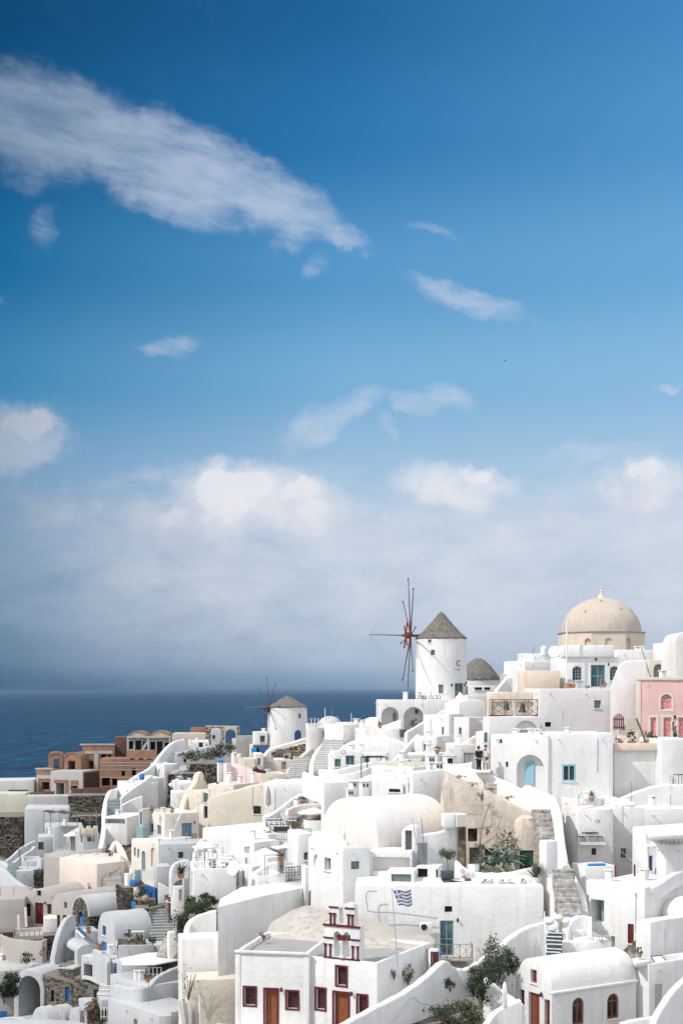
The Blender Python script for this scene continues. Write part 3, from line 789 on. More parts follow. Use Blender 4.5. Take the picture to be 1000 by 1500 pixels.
def pot_mesh(bm, r, h):
    lathe(bm, [(0, 0), (r * .68, 0), (r * .95, h * .82), (r * 1.08, h * .84), (r * 1.08, h), (r * .9, h), (r * .85, h * .9), (0, h * .9)], 14)
def potted(label, px, py, Y, pr, ph, r, n=160, size=.1, mat='leaf_mid', pot='terracotta', name='potted_plant', cat='plant', group=None, spiky=False, square=False):
    c = P(px, py, Y); rg = random.Random(int(px * 7 + py * 3)); root = empty(name, c, rg.uniform(0, 1)); tag(root, label, cat, group)
    bm = bmesh.new()
    if square: box(bm, -pr, pr, -pr, pr, 0, ph, .02)
    else: pot_mesh(bm, pr, ph)
    obj('pot', bm, pot, root)
    bm = bmesh.new()
    if spiky: blades(bm, (0, 0, ph * .85), n, r[2] * 2, size, rg)
    else: leaves(bm, (0, 0, ph + r[2] * .85), r, n, size, rg, 7)
    obj('foliage', bm, mat, root, ang=180)
    return root
def blades(bm, c, n, L, w, rg, droop=.5):
    for k in range(n):
        a = rg.uniform(0, 6.283); el = rg.uniform(.35, 1.4); l = L * rg.uniform(.6, 1.1); c0 = Vector(c)
        d = Vector((math.cos(a) * math.cos(el), math.sin(a) * math.cos(el), math.sin(el))); sd = Vector((-math.sin(a), math.cos(a), 0))
        p1 = c0 + d * l * .55; p2 = c0 + d * l * .95 + Vector((math.cos(a) * .1, math.sin(a) * .1, -droop * l * .3))
        q = [bm.verts.new(c0 - sd * w * .35), bm.verts.new(c0 + sd * w * .35), bm.verts.new(p1 + sd * w * .5), bm.verts.new(p1 - sd * w * .5), bm.verts.new(p2)]
        bm.faces.new(q[:4]); bm.faces.new((q[3], q[2], q[4]))

# ================================================================== foreground: church with red trim, long terrace wall
G_W = None
annex = house('low white church annex with red framed door between two red framed windows', (345, 452, 456), 1397, 1506, 85, 78, 'white', 'par',
  [('L', 358, 1447, 374, 1473, 'red_win'), ('L', 388, 1450, 406, 1504, 'red_door'), ('L', 420, 1453, 436, 1478, 'red_win')], a=7, name='church_annex', cat='church annex', bev=.05)
church = house('white church front with red trimmed door, three red framed windows and a bell gable', (436, 552, 632), 1411, 1522, 83.2, 62, 'white', 'par',
  [('L', 493, 1417, 507, 1444, 'red_win'), ('L', 489, 1455, 510, 1518, 'red_door'), ('L', 463, 1449, 476, 1479, 'red_win'), ('L', 524, 1459, 537, 1486, 'red_win')], name='church', cat='church', bev=.06)
for h_, lab in ((annex, 'a'), (church, 'b')):
    bm = bmesh.new(); box(bm, .32, h_.a - .32, .32, h_.b - .32, h_.zt - .37, h_.zt - .33); obj('roof', bm, 'grey_render', h_.o)
for yy in (.12, annex.b - .14):        # corner strips and cornice of the annex front
    bm = bmesh.new(); box(bm, -.06, .02, yy - .16, yy + .16, annex.zv - .5, annex.zt - .16, .02); obj('corner_strip', bm, 'white', annex.o)
bm = bmesh.new(); box(bm, -.14, .08, -.05, annex.b + .06, annex.zt - .13, annex.zt + .03, .03); obj('cornice', bm, 'white', annex.o)
bm = bmesh.new(); box(bm, -1.3, .02, .2, annex.b + 1.2, annex.zv - 1.2, annex.zv - .02, .05); obj('plinth', bm, 'soft_white', annex.o)
def mound():
    fr = smooth_path([P(386, 1392, 91.4), P(430, 1391, 91), P(480, 1391, 90), P(560, 1391, 89.4), P(633, 1389, 89.2)], 8)
    bk = smooth_path([P(398, 1352, 95.6), P(448, 1328, 96.4), P(505, 1340, 95.2), P(570, 1356, 94.6), P(637, 1375, 93.8)], 8)
    o0 = fr[0].copy(); bm = bmesh.new(); g = []; nv = 14
    for i, (a, b) in enumerate(zip(fr, bk)):
        q = i / (len(fr) - 1); row = []
        for k in range(nv + 1):
            v = k / nv; e = .62 + .35 * min(1, q * 1.4)
            p = a.lerp(b, v); p.z = a.z + (b.z - a.z) * (math.sin(v * math.pi / 2) ** e)
            p += noise.noise_vector(p * .9) * .13 + noise.noise_vector(p * 3) * .04 * (1.5 - q)
            row.append(bm.verts.new(p - o0))
        row.append(bm.verts.new(b + Vector((0, .6, -3)) - o0)); row.insert(0, bm.verts.new(a + Vector((0, 0, -2)) - o0)); g.append(row)
    for r0, r1 in zip(g, g[1:]):
        for k in range(len(r0) - 1): bm.faces.new((r0[k], r1[k], r1[k + 1], r0[k + 1]))
    bm.faces.new(g[0]); bm.faces.new(g[-1][::-1])
    tag(obj('church_vault', bm, 'rough_cream', None, o0, ang=70), 'rough cream plastered low vault behind the bell gable, stained with lichen', 'vault')
mound()
# --- bell gable: two tiers of arches standing on the church front (built in the church front's own plane)
def belfry():
    t = church.t; z0 = church.zt - .02
    s0 = on_face(church, 'L', 474, 1395)[0]; s1 = on_face(church, 'L', 526, 1400)[0]; Wd = s1 - s0; sc = (s0 + s1) / 2
    root = empty('bell_gable', church.loc + Vector((math.cos(t) * .05 - math.sin(t) * -sc, math.sin(t) * .05 + math.cos(t) * -sc, z0)), t - math.pi / 2)
    tag(root, 'white two tier bell gable with dark red cornices and columns on the church front', 'bell gable')
    def tier(w, h, z, openings, dep=.62, top=None):
        bm = bmesh.new()
        if top: prism(bm, top, 0, dep)
        else: box(bm, -w / 2, w / 2, 0, dep, z, z + h)
        bmesh.ops.recalc_face_normals(bm, faces=bm.faces[:]); bevel_sharp(bm, .03)
        o = obj('tier', bm, 'white', root)
        h_ = Hs(); h_.o = o; h_.cut = bmesh.new(); BOOL.append(h_)
        for sx, w_, zz, hh in openings:
            cb = bmesh.new(); prism(cb, [(sx + s, zz + q) for s, q in outline(w_, hh, True, 12)], -.4, dep + .4)
            bmesh.ops.recalc_face_normals(cb, faces=cb.faces[:]); me = bpy.data.meshes.new('c'); cb.to_mesh(me); cb.free(); h_.cut.from_mesh(me); bpy.data.meshes.remove(me)
        return o
    H1 = 2.05; tier(Wd, H1, 0, [(-.30, .46, .14, 1.50), (.34, .46, .14, 1.50)])
    W2 = Wd * .70; H2 = 1.05
    def hump(cx, r, zc, n=8): return [(cx + r * math.cos(math.pi * k / n), zc + r * .75 * math.sin(math.pi * k / n)) for k in range(n + 1)]
    pts = [(-W2 / 2, H1), (W2 / 2, H1), (W2 / 2, H1 + H2)] + hump(W2 * .28, W2 * .2, H1 + H2 + .05) + [(.1, H1 + H2 + .12), (.07, H1 + H2 + .55), (-.07, H1 + H2 + .55), (-.1, H1 + H2 + .12)] + hump(-W2 * .28, W2 * .2, H1 + H2 + .05) + [(-W2 / 2, H1 + H2)]
    tier(W2, H2, H1, [(-.02, .34, H1 + .08, .98)], .5, pts)
    for x0, x1, z, hh, pr in ((-Wd / 2 - .06, Wd / 2 + .06, H1 - .12, .13, .09), (-Wd / 2 - .05, -.56, 1.18, .1, .07), (.60, Wd / 2 + .05, 1.18, .1, .07), (-Wd / 2 - .03, Wd / 2 + .03, .0, .1, .06),
                       (-W2 / 2 - .04, -.22, H1 + H2 - .08, .1, .07), (.20, W2 / 2 + .04, H1 + H2 - .08, .1, .07)):
        bm = bmesh.new(); box(bm, x0, x1, -pr, .02, z, z + hh, .015); obj('cornice', bm, 'red_paint', root)
    pro = None
    for x, z, hh in ((-Wd / 2 + .10, .1, .78), (-Wd / 2 + .44, .1, .78), (Wd / 2 - .44, .1, .78), (Wd / 2 - .10, .1, .78), (-W2 / 2 + .1, H1 + .02, .66), (-W2 / 2 + .36, H1 + .02, .66), (W2 / 2 - .36, H1 + .02, .66), (W2 / 2 - .1, H1 + .02, .66)):
        bm = bmesh.new(); lathe(bm, [(.075, 0), (.05, .06), (.05, hh - .14), (.11, hh - .04), (.11, hh)], 10, (x, -.06, z)); obj('column', bm, 'red_paint', root)
    bm = bmesh.new(); lathe(bm, [(.17, .1), (.17, .18), (.09, .26), (.08, .9), (.13, 1.05), (.13, 1.12)], 12, (.02, -.02, 0)); obj('pillar', bm, 'white', root)
    bm = bmesh.new(); prism(bm, [(.02 + .36 * math.cos(a), 1.45 + .40 * math.sin(a)) for a in [math.pi + math.pi * k / 10 for k in range(11)]], -.05, .03); obj('spandrel', bm, 'red_paint', root)
    for x in (-.30, .36):
        bm = bmesh.new(); lathe(bm, [(0, .34), (.05, .33), (.09, .22), (.12, .08), (.17, 0), (.15, 0), (0, .05)], 12, (x, .3, 1.12)); obj('bell', bm, 'bell_bronze', root)
    return root
belfry()

# --- long terrace wall behind the church
terr = house('long white terrace wall with grey door and balcony behind the flagpole', (520, 796, 800), 1298, 1425, 96, 88, 'white', 'flat',
  [('L', 644, 1349, 664, 1402, 'teal_door'), ('L', 651, 1328, 662, 1337, 'vent')], a=6.5, name='terrace_wall', cat='terrace wall', bev=.14)
# balcony
def balcony():
    s, z = on_face(terr, 'L', 660, 1401); root = empty('balcony', P(660, 1401, 95.95)); tag(root, 'small grey balcony with crossed railings at the grey door', 'balcony')
    bm = bmesh.new(); box(bm, -1.35, 1.4, -1.25, 0, -.14, 0, .02); obj('floor_slab', bm, 'concrete', root)
    rail_pts = [(-1.3, -.02), (-1.3, -1.2), (-.35, -1.2), (.5, -1.2), (1.35, -1.2), (1.35, -.02)]
    for x, y in rail_pts[1:-1]:
        bm = bmesh.new(); box(bm, x - .03, x + .03, y - .03, y + .03, 0 if x != -.35 else -1.6, 1.0); obj('post', bm, 'grey_metal', root)
    for (x0, y0), (x1, y1) in zip(rail_pts, rail_pts[1:]):
        bm = bmesh.new()
        for za, zb in ((1.0, 1.0), (.12, .12)): tube(bm, [(x0, y0, za), (x1, y1, zb)], .028, 5)
        obj('rail', bm, 'grey_metal', root)
        bm = bmesh.new()
        for za, zb in ((.12, 1.0), (1.0, .12)): tube(bm, [(x0, y0, za), (x1, y1, zb)], .018, 5)
        xm, ym = (x0 + x1) / 2, (y0 + y1) / 2; tube(bm, [(xm, ym, .12), (xm, ym, 1.0)], .018, 5); obj('cross_bar', bm, 'grey_metal', root)
balcony()
house('rubble plinth in the shade under the small grey balcony', (634, 684, 687), 1403, 1432, 95.3, 86, 'sand', 'flat', name='rock_plinth', cat='rock wall', a=1.0)
def aircon(label, px, py, Y, rz=0, w=.8, h=.58, mat='white_paint'):
    r = empty('air_conditioner', P(px, py, Y), rz); tag(r, label, 'air conditioner')
    bm = bmesh.new(); box(bm, -w / 2, w / 2, -.3, 0, 0, h, .03); obj('casing', bm, mat, r)
    bm = bmesh.new(); lathe(bm, [(0, 0), (.21, 0), (.21, .03), (.17, .03), (.15, .01), (0, .01)], 16); bm.transform(Matrix.Translation((-w * .14, -.302, h * .5)) @ Matrix.Rotation(R_(90), 4, 'X')); obj('fan_grille', bm, 'black_iron', r)
    return r
aircon('white air conditioner with round black fan beside the grey door', 623, 1364, 95.9)
def cable(label, pts, r=.022, mat='cable', name='cable', n=6, group=None):
    path = smooth_path([P(*q) for q in pts], n); o0 = path[0].copy(); bm = bmesh.new(); tube(bm, [p - o0 for p in path], r, 5)
    return tag(obj(name, bm, mat, None, o0), label, 'cable', group)
cable('grey pipe running down and along the white terrace wall left of the flag', [(552, 1306, 95.9), (537, 1308, 95.9), (538, 1328, 95.9), (542, 1336, 95.9), (580, 1338, 95.9), (640, 1346, 95.9)], .035, name='water_pipe', n=3)
cable('cable sagging across the grey face of the curved foreground wall', [(575, 1499, 80.6), (602, 1463, 81.9), (615, 1470, 82.4), (635, 1473, 83.2), (655, 1464, 84.2)], .02)

# --- S-curved foreground wall
wall('long white wall rising in an S curve in front of the church, coping sunlit', [(455, 1520, 77.2), (500, 1500, 78.6), (545, 1476, 80.3), (590, 1453, 82), (622, 1430, 84), (641, 1412, 85.5), (652, 1408, 86.2), (664, 1417, 86.6), (680, 1419, 86.9), (700, 1409, 87.6), (728, 1388, 89.3), (752, 1368, 90.6), (778, 1355, 91.6), (803, 1351, 92)], 8.5, .5, 'white')
house('small white gatepost wall with orange wooden shutter behind the curved wall', (627, 640, 644), 1392, 1425, 88.3, 70, 'white', 'flat', [('L', 633, 1397, 640, 1424, 'red_door')], a=.6, name='gatepost', cat='gatepost')
bm = bmesh.new(); lathe(bm, [(0, 0), (.13, 0), (.15, .3), (.12, .36), (0, .38)], 12); tag(obj('blue_drum', bm, 'bright_blue', None, P(643, 1402, 90)), 'small blue plastic drum under the balcony', 'drum')

# --- white house left of the terrace wall
h5 = house('white house with small arched niche and green window beside the big vault', (454, 502, 542), 1243, 1345, 100, 30, 'white', 'flat',
  [('L', 458.5, 1252, 466.5, 1269, 'shallow', True), ('L', 475, 1257, 484, 1276, 'plain_win'), ('R', 514, 1262, 526, 1274, 'green_win')], bev=.16)
bm = bmesh.new(); box(bm, .1, h5.a - .1, .1, h5.b - .1, h5.zt - .02, h5.zt + .04, .02); obj('roof', bm, 'blush', h5.o)
wall('white rounded parapet curving over the arched niche house', [(454, 1226, 104.5), (470, 1218, 104), (490, 1219, 103.2), (503, 1232, 101.5), (506, 1243, 100.3)], 4, .5, 'white')
house('flat blush roofed porch with a shaded recess beside the green window house', (540, 603, 608), 1249, 1300, 101, 80, 'soft_white', 'flat', [('L', 545, 1256, 600, 1277, 'niche')], name='porch', cat='porch', a=3)
house('low white garage block with wide green doors on the terrace', (566, 606, 609), 1278, 1301, 98, 82, 'white', 'flat', [('L', 573, 1281, 602, 1294, 'sage_door')], name='garage', cat='garage', a=2.4)
# --- the big vault
big = house('big white barrel vault with smooth sunlit round gable in the middle of the hillside', (470, 553, 660), 1232, 1262, 104, 38, 'warm_white', ('vL', .86), name='vault_house', cat='vault house', bev=.06)
wall('grey white side wall stepping up to the right under the big vault', [(604, 1223, 103), (640, 1219, 104), (676, 1207, 105.4)], 3.6, .5, 'white')
house('small round topped porch with dark double door beside the big vault', (588, 611, 614), 1221, 1252, 102.2, 78, 'white', ('vL', .8), [('L', 593, 1217, 603, 1246, 'wood_door')], name='door_porch', cat='porch', a=2.2)
bm = bmesh.new()
for x0, x1 in ((-.85, -.03), (.03, .85)): box(bm, x0, x1, -.9, 0, 0, .95, .03)
r = empty('air_conditioner', P(662, 1210, 104.6), R_(10)); tag(r, 'pair of grey white air conditioner boxes on the wall end beside the big vault', 'air conditioner')
obj('casing', bm, 'white_paint', r)
bm = bmesh.new(); box(bm, .12, .76, -.93, -.9, .12, .85); obj('grille', bm, 'sage', r)
for px, lab in ((604, 'bare pole leaning against the big vault beside the dark double door'), ):
    cable(lab, [(604, 1198, 101.6), (607, 1220, 101.4), (612, 1245, 101.2)], .03, name='pole')
cable('bare twig standing right of the leaning pole by the big vault', [(617, 1199, 101.4), (619, 1222, 101.4), (621, 1248, 101.2)], .022, 'bark', 'twig')
house('dark slatted wooden gate at the foot of the twig below the big vault', (611, 625, 627), 1236, 1262, 101.5, 82, 'grey_wood', 'flat', name='gate', cat='gate', a=.25, ext=.3, bev=.02)
house('white block with black doorway behind the clipped tree', (609, 642, 650), 1270, 1290, 100.2, 75, 'white', 'flat', [('L', 611, 1273, 626, 1286, 'vent'), ('L', 638, 1274, 641, 1286, 'vent')], name='planter_block', cat='low block', a=2)

# --- peach old house
old = house('weathered peach plaster ruin with dark openings below the stepped path', (648, 792, 800), 1199, 1294, 106, 87, 'peach', 'flat',
  [('L', 685, 1214, 699, 1234, 'hole'), ('L', 687, 1242, 702, 1274, 'wood_door'), ('L', 710, 1243, 723, 1264, 'hole')], ytl=1131, a=3, name='ruined_house', bev=.08)
gd = house('peach plaster outhouse with rounded top and green door', (752, 788, 793), 1207, 1292, 104.3, 82, 'peach', ('vL', .5), [('L', 761, 1246, 781, 1278, 'green_door')], name='outhouse', cat='outhouse', a=1.6)
for q, (x0, x1, z) in enumerate(((690, 775, .0),)):
    cable('rusty pipe running down and across the peach ruin wall', [(706, 1158, 105.7), (706, 1192, 105.7), (705, 1193.5, 105.7), (672, 1193, 105.7)], .035, 'stair_stone', 'water_pipe', 1)
cable('thin bare vine climbing the peach ruin wall', [(694, 1290, 104.8), (706, 1262, 105.4), (703, 1235, 105.6), (708, 1205, 105.6), (718, 1175, 105.6)], .03, 'bark', 'vine')
cable('second bare vine bending right across the peach ruin', [(712, 1262, 105), (700, 1244, 105.6), (716, 1232, 105.6), (735, 1218, 105.6)], .024, 'bark', 'vine')
rp = house('rough brown stone pier at the left end of the peach ruin', (671, 681, 684), 1206, 1285, 104.6, 80, 'stone_base', 'flat', a=.8, name='stone_pier', cat='pier')
stone_facing(rp, 'L', 'stones_tan', .36)
wall('whitewashed parapet of the stepped path sloping down above the peach ruin', [(650, 1120, 111), (672, 1122, 110.4), (700, 1129, 109.6), (735, 1142, 108.6), (770, 1160, 107.8), (802, 1186, 107)], 2.6, .5, 'soft_white')

# --- terrace garden
wall('low white wavy wall in front of the agaves', [(668, 1261, 101.6), (688, 1276, 100.8), (720, 1279, 100.4), (750, 1277, 100.4), (797, 1266, 100.8)], 2.0, .4, 'white')
tree('clipped grey green ball tree in a dark pot on the terrace', 655, 1288, 99.6, 1.35, (.72, .7, .42), 900, .12, 'leaf_olive', 'ball_tree', 'tree', .035)
bm = bmesh.new(); box(bm, -.45, .45, -.4, .4, 0, .5, .03); tag(obj('plant_pot', bm, 'slate', None, P(655, 1287, 99.4)), 'dark square pot under the clipped ball tree', 'pot')
potted('dry red bush in a white bowl on the terrace edge', 682, 1297, 98.6, .42, .32, (.34, .34, .26), 300, .09, 'leaf_red', 'white_paint')
potted('leafy plant in a white square planter beside the agaves', 693, 1277, 101, .3, .5, (.4, .4, .25), 80, .14, 'leaf_mid', 'white_paint', square=True)
potted('bushy palm in a white pot at the right end of the terrace', 784, 1296, 97.6, .33, .5, (.5, .5, .75), 60, .11, 'leaf_olive', 'white_paint', spiky=True)
rg = random.Random(4)
for i, (px, sz, lab) in enumerate(((708, .8, 'small weedy planter left of the others on the long terrace edge'), (718, .6, 'tiny succulent planter second along the terrace edge'), (735, .9, 'third weedy planter on the terrace edge below the agaves'),
                            (748, .8, 'fourth planter with spiky weeds on the terrace edge'), (766, .6, 'last tiny planter on the terrace edge before the palm'))):
    potted(lab, px, 1297, 97.4, .22 * sz + .1, .16, (.22, .2, .16), 50, .08, 'leaf_olive', 'concrete', group='small planters along the terrace edge')
for i, (px, lab) in enumerate(((657, 'left dark sun lounger on the terrace edge'), (669, 'right dark sun lounger on the terrace edge'))):
    r = empty('sun_lounger', P(px, 1298, 98.2), R_(3)); tag(r, lab, 'sun lounger', 'dark loungers on the terrace')
    bm = bmesh.new(); box(bm, -.4, .4, -.3, 1.2, .24, .30, .02); obj('seat', bm, 'slate', r)
    for sx in (-.34, .34):
        for sy in (-.22, 1.1): bm = bmesh.new(); box(bm, sx - .03, sx + .03, sy - .03, sy + .03, 0, .24); obj('leg', bm, 'slate', r)
def agave(label, px, py, Y, s, sd):
    rg = random.Random(sd); root = empty('agave', P(px, py, Y)); tag(root, label, 'agave', 'agaves in front of the peach ruin')
    protos = []
    for v in range(3):
        bm = bmesh.new(); L = s * rg.uniform(.9, 1.15); k = 6; prev = None; w0 = .11 * s
        for i in range(k + 1):
            q = i / k; w = w0 * (1 - q) ** .55 * (1 + .3 * math.sin(q * 3)); x = L * q * .85; z = L * (.75 * q - (.35 + .35 * v / 2) * q * q * 1.5)
            row = [bm.verts.new((x, -w, z + .03 * s)), bm.verts.new((x, 0, z - .015 * s)), bm.verts.new((x, w, z + .03 * s))]
            if prev:
                for a in (0, 1): bm.faces.new((prev[a], row[a], row[a + 1], prev[a + 1]))
            prev = row
        o = obj('leaf', bm, 'leaf_agave', root, ang=180); protos.append(o)
    for i in range(17):
        o = protos[i % 3] if i < 3 else inst(protos[i % 3], root)
        o.rotation_euler = (rg.uniform(-.2, .2), rg.uniform(-.85, .1), i * 2.4 + rg.uniform(-.3, .3)); o.location = (0, 0, .1); q = rg.uniform(1.0, 1.5); o.scale = (q, q, q)
for i, (px, py, Y, s, lab) in enumerate(((704, 1279, 102.2, .95, 'lowest agave at the left end of the clump by the ruin'), (718, 1274, 102.8, 1.25, 'large agave left of the middle of the clump'), (733, 1274, 103, 1.35, 'biggest agave in the middle of the clump'),
        (747, 1270, 103.2, 1.2, 'agave leaning against the peach outhouse'), (725, 1262, 103.8, 1.1, 'high agave at the back of the clump under the dark opening'), (743, 1256, 104, 1.1, 'topmost agave at the back right of the clump'))):
    agave(lab, px, py, Y, s, i + 3)
bush('straggling dark shrub growing above the agaves on the peach wall', 742, 1262, 104.6, (.8, .4, 1.2), 420, .13, 'leaf_mid', clumps=14)
bush('tuft of dry weeds hanging from the peach wall under the path', 705, 1172, 105.6, (.35, .2, .3), 120, .1, 'leaf_olive', 'weed_tuft', 'weeds')
bush('thin line of weeds along the crack at the top of the peach wall', 690, 1152, 107, (1.6, .15, .18), 160, .09, 'leaf_dry', 'weed_line', 'weeds', clumps=22)

# --- stairs on the right of the terrace
stairs('upper flight of worn grey stone steps beside the peach ruin', 806, 1246, 101, 792, 1186, 1.5, 9, .62)
stairs('lower flight of worn grey stone steps between whitewashed walls', 836, 1345, 92.3, 825, 1274, 1.45, 10, .62)
house('white block standing between the two stone flights', (789, 800, 818), 1232, 1352, 97.6, 30, 'white', 'flat', name='stair_block', cat='wall block', bev=.18, a=1.0)
wall('rounded white wall edging the left of the lower stone flight', [(800, 1268, 99), (808, 1288, 97), (817, 1312, 95), (828, 1334, 93), (832, 1349, 92)], 5, .55, 'soft_white')
wall('thick white wall edging the right of the lower stone flight', [(826, 1262, 100), (840, 1288, 97.6), (850, 1308, 96), (855, 1334, 93.6)], 5, .6, 'white')
wall('tall white wall right of the upper stone flight', [(735, 1150, 112), (760, 1156, 109.6), (783, 1158, 108), (806, 1166, 106), (816, 1188, 103.4), (820, 1222, 101), (826, 1262, 99.6)], 5, .6, 'white')
for i, (px, py, Y, r_, lab) in enumerate(((803, 1352, 91, .36, 'largest whitewashed boulder at the foot of the stone stairs'), (818, 1347, 91.6, .3, 'middle whitewashed boulder at the foot of the stone stairs'), (829, 1352, 91, .24, 'smallest whitewashed boulder by the stair foot'), (810, 1362, 90, .28, 'lowest whitewashed boulder above the dark metal steps'))):
    bm = bmesh.new(); bmesh.ops.create_icosphere(bm, subdivisions=3, radius=r_)
    for v in bm.verts: v.co *= 1 + .22 * noise.noise(v.co * 2.2 + Vector((i * 3, 0, 0)))
    for v in bm.verts: v.co.z *= .75
    tag(obj('boulder', bm, 'soft_white', None, P(px, py, Y) + Vector((0, 0, r_ * .3))), lab, 'boulder', 'whitewashed boulders')
stairs('dark slate steps with white edges below the stone stairs', 810, 1400, 88.6, 813, 1366, .95, 6, 1.0, 'slate', 'white_paint', under=.3)
rl = empty('handrail', P(799, 1402, 88.4)); tag(rl, 'thin white handrail left of the dark slate steps', 'handrail')
bm = bmesh.new(); tube(bm, [(0, 0, 0), (0, 0, 1.5), (.12, 1.4, 2.6), (.12, 1.4, 1.2)], .025, 5); obj('rail', bm, 'white_paint', rl)

# --- chapel vault, lower right
chap = house('white barrel vaulted chapel with red wooden door and two arched red windows', (755, 808, 932), 1455, 1520, 84, 32, 'white', ('vL', 1.06),
  [('L', 777, 1421, 786, 1441, 'chapel_win'), ('L', 760, 1450, 768, 1488, 'chapel_win'), ('L', 774, 1455, 790, 1512, 'chapel_door'), ('L', 797, 1465, 805, 1510, 'chapel_win'),
   ('R', 838, 1462, 855, 1502, 'arch_win', True), ('R', 889, 1456, 906, 1493, 'arch_win', True)], name='chapel', cat='chapel', bev=.08)
bm = bmesh.new(); box(bm, -.04, chap.a, -.16, .12, chap.zt - .10, chap.zt + .06, .04); obj('eave', bm, 'white', chap.o)
h4 = house('white house with plain white door at the right end of the chapel', (918, 950, 1012), 1413, 1520, 87.2, 35, 'white', 'par', [('R', 958, 1441, 971, 1477, 'white_door')], a=5)
wall('rounded white stair parapet at the bottom right corner', [(952, 1506, 79.6), (960, 1487, 80.2), (975, 1462, 81.4), (990, 1444, 82.4), (1006, 1430, 83.4)], 6, .45, 'white')
wall('low white garden wall under the arched chapel windows', [(908, 1499, 82.6), (925, 1494, 82.8), (954, 1490, 83.2)], 4, .4, 'white')
wall('white sloping wedge wall beside the bushes left of the chapel', [(711, 1433, 83.8), (728, 1446, 83.2), (748, 1460, 82.6), (765, 1472, 82)], 6, .4, 'white')
wall('rounded white wall end at the bottom below the closed parasol', [(709, 1502, 79.6), (722, 1484, 80.2), (737, 1474, 80.6), (760, 1464, 81.2)], 6, .45, 'white')
r = empty('parasol', P(739, 1499, 80)); tag(r, 'closed white parasol on a thin pole beside the chapel', 'parasol')
bm = bmesh.new(); tube(bm, [(0, 0, -.8), (0, 0, 2.35)], .025, 6); obj('pole', bm, 'white_paint', r)
bm = bmesh.new(); lathe(bm, [(.02, 2.3), (.09, 2.2), (.14, 1.7), (.12, 1.3), (.10, 1.15), (.14, 1.0), (.10, .85), (0, .85)], 8)
for v in bm.verts: v.co.xy *= 1 + .18 * math.sin(3 * math.atan2(v.co.y, v.co.x) + v.co.z * 2)
obj('canopy', bm, 'canvas', r)
bush('tall feathery dark green bush behind the curved foreground wall', 722, 1446, 86.3, (.85, .7, 1.4), 3200, .12, 'leaf_olive', clumps=44)
bush('dark leafy bush spilling over the curved wall beside the feathery bush', 700, 1462, 85.6, (.95, .8, .95), 3000, .11, 'leaf_dark', clumps=30)
bush('dark green bush between the chapel gable and the tall feathery bush', 745, 1428, 87.2, (.65, .6, .7), 1800, .11, 'leaf_dark', clumps=18)
bush('small dark shrub hanging on the face of the curved wall', 659, 1452, 84.0, (.34, .3, .38), 420, .1, 'leaf_dark')
bush('low dark weeds at the bottom edge below the curved wall', 668, 1505, 80.5, (1.5, .9, .7), 3600, .1, 'leaf_dark', clumps=20)
bush('dry grassy weeds at the bottom beside the wedge wall', 690, 1500, 80.8, (.9, .7, .7), 1000, .12, 'leaf_dry', clumps=18)
bush('dark creeper at the foot of the white wedge wall', 704, 1478, 82.6, (.6, .5, 1.0), 2200, .1, 'leaf_dark', clumps=12)
slab('rubble slope under the weeds below the curved wall', [(600, 1499, ), (640, 1470), (712, 1462), (712, 1500), (690, 1530), (610, 1530)], 82.5, 3, 'hillside', 'rock_slope', 'rocky bank')
bush('dead brown shrub growing on the side wall of the church', 597, 1442, 86.4, (.35, .3, .62), 380, .11, 'leaf_dry')
bush('second small dead shrub left of it on the church side wall', 577, 1434, 84.9, (.18, .18, .3), 130, .09, 'leaf_dry')
# flag
r = empty('flagpole', P(586.5, 1458, 83.9)); tag(r, 'slim white flagpole with a waving blue and white striped flag', 'flagpole')
top = P(574, 1303, 83.9) - r.location; bm = bmesh.new(); tube(bm, [(0, 0, -.6), top], .035, 7, .022); obj('pole', bm, 'grey_paint', r)
bm = bmesh.new(); lathe(bm, [(0, -.05), (.05, 0), (0, .06)], 8, tuple(top)); obj('finial', bm, 'grey_metal', r)
bm = bmesh.new(); uvl = bm.loops.layers.uv.new(); nx, nz = 18, 9; g = []
for i in range(nx + 1):
    for k in range(nz + 1):
        u_, v_ = i / nx, k / nz
        g.append(bm.verts.new((top.x + .06 + .02 * (1 - v_) + 1.06 * u_ + .30 * (1 - v_) * (1 - u_ * .8), top.y + .10 * math.sin(u_ * 7 + v_) * u_, top.z - .08 - .90 * (1 - v_) + .10 * math.sin(u_ * 6.2 + .5) * u_ + .03 * u_)))
for i in range(nx):
    for k in range(nz):
        f = bm.faces.new([g[i * (nz + 1) + k], g[(i + 1) * (nz + 1) + k], g[(i + 1) * (nz + 1) + k + 1], g[i * (nz + 1) + k + 1]])
        for lp, (a, c) in zip(f.loops, ((i, k), (i + 1, k), (i + 1, k + 1), (i, k + 1))): lp[uvl].uv = (a / nx, c / nz)
obj('flag', bm, 'greek_flag', r, ang=180)
# retaining walls left of the church
slab('tall white retaining wall with sloping bright top left of the church', [(319, 1329), (384, 1313), (452, 1299), (441, 1289), (352, 1300), (322, 1317)], 96, 9, 'white', 'retaining_wall', 'retaining wall', bev=.12)
house('lower white retaining wall beside the church annex', (258, 266, 347), 1376, 1462, 98, 12, 'white', 'flat', name='retaining_wall', cat='retaining wall', b=2.5, ext=4)
wall('white stepped wall climbing behind the bushes to the retaining wall', [(272, 1375, 103), (276, 1352, 104), (290, 1341, 104.4), (316, 1333, 104.8)], 7, .45, 'white')
house('cream rendered ledge at the foot of the lower retaining wall', (272, 276, 350), 1437, 1500, 94.5, 10, 'cream', 'flat', name='ledge', cat='ledge', b=3)
bush('leafless shrub with dark seed heads on the cream ledge', 276, 1464, 94, (.75, .3, 1.1), 60, .11, 'leaf_dark', clumps=7, stems=7)
bush('round dry tuft on the corner of the annex roof', 386, 1376, 90, (.3, .25, .22), 200, .08, 'leaf_dry')
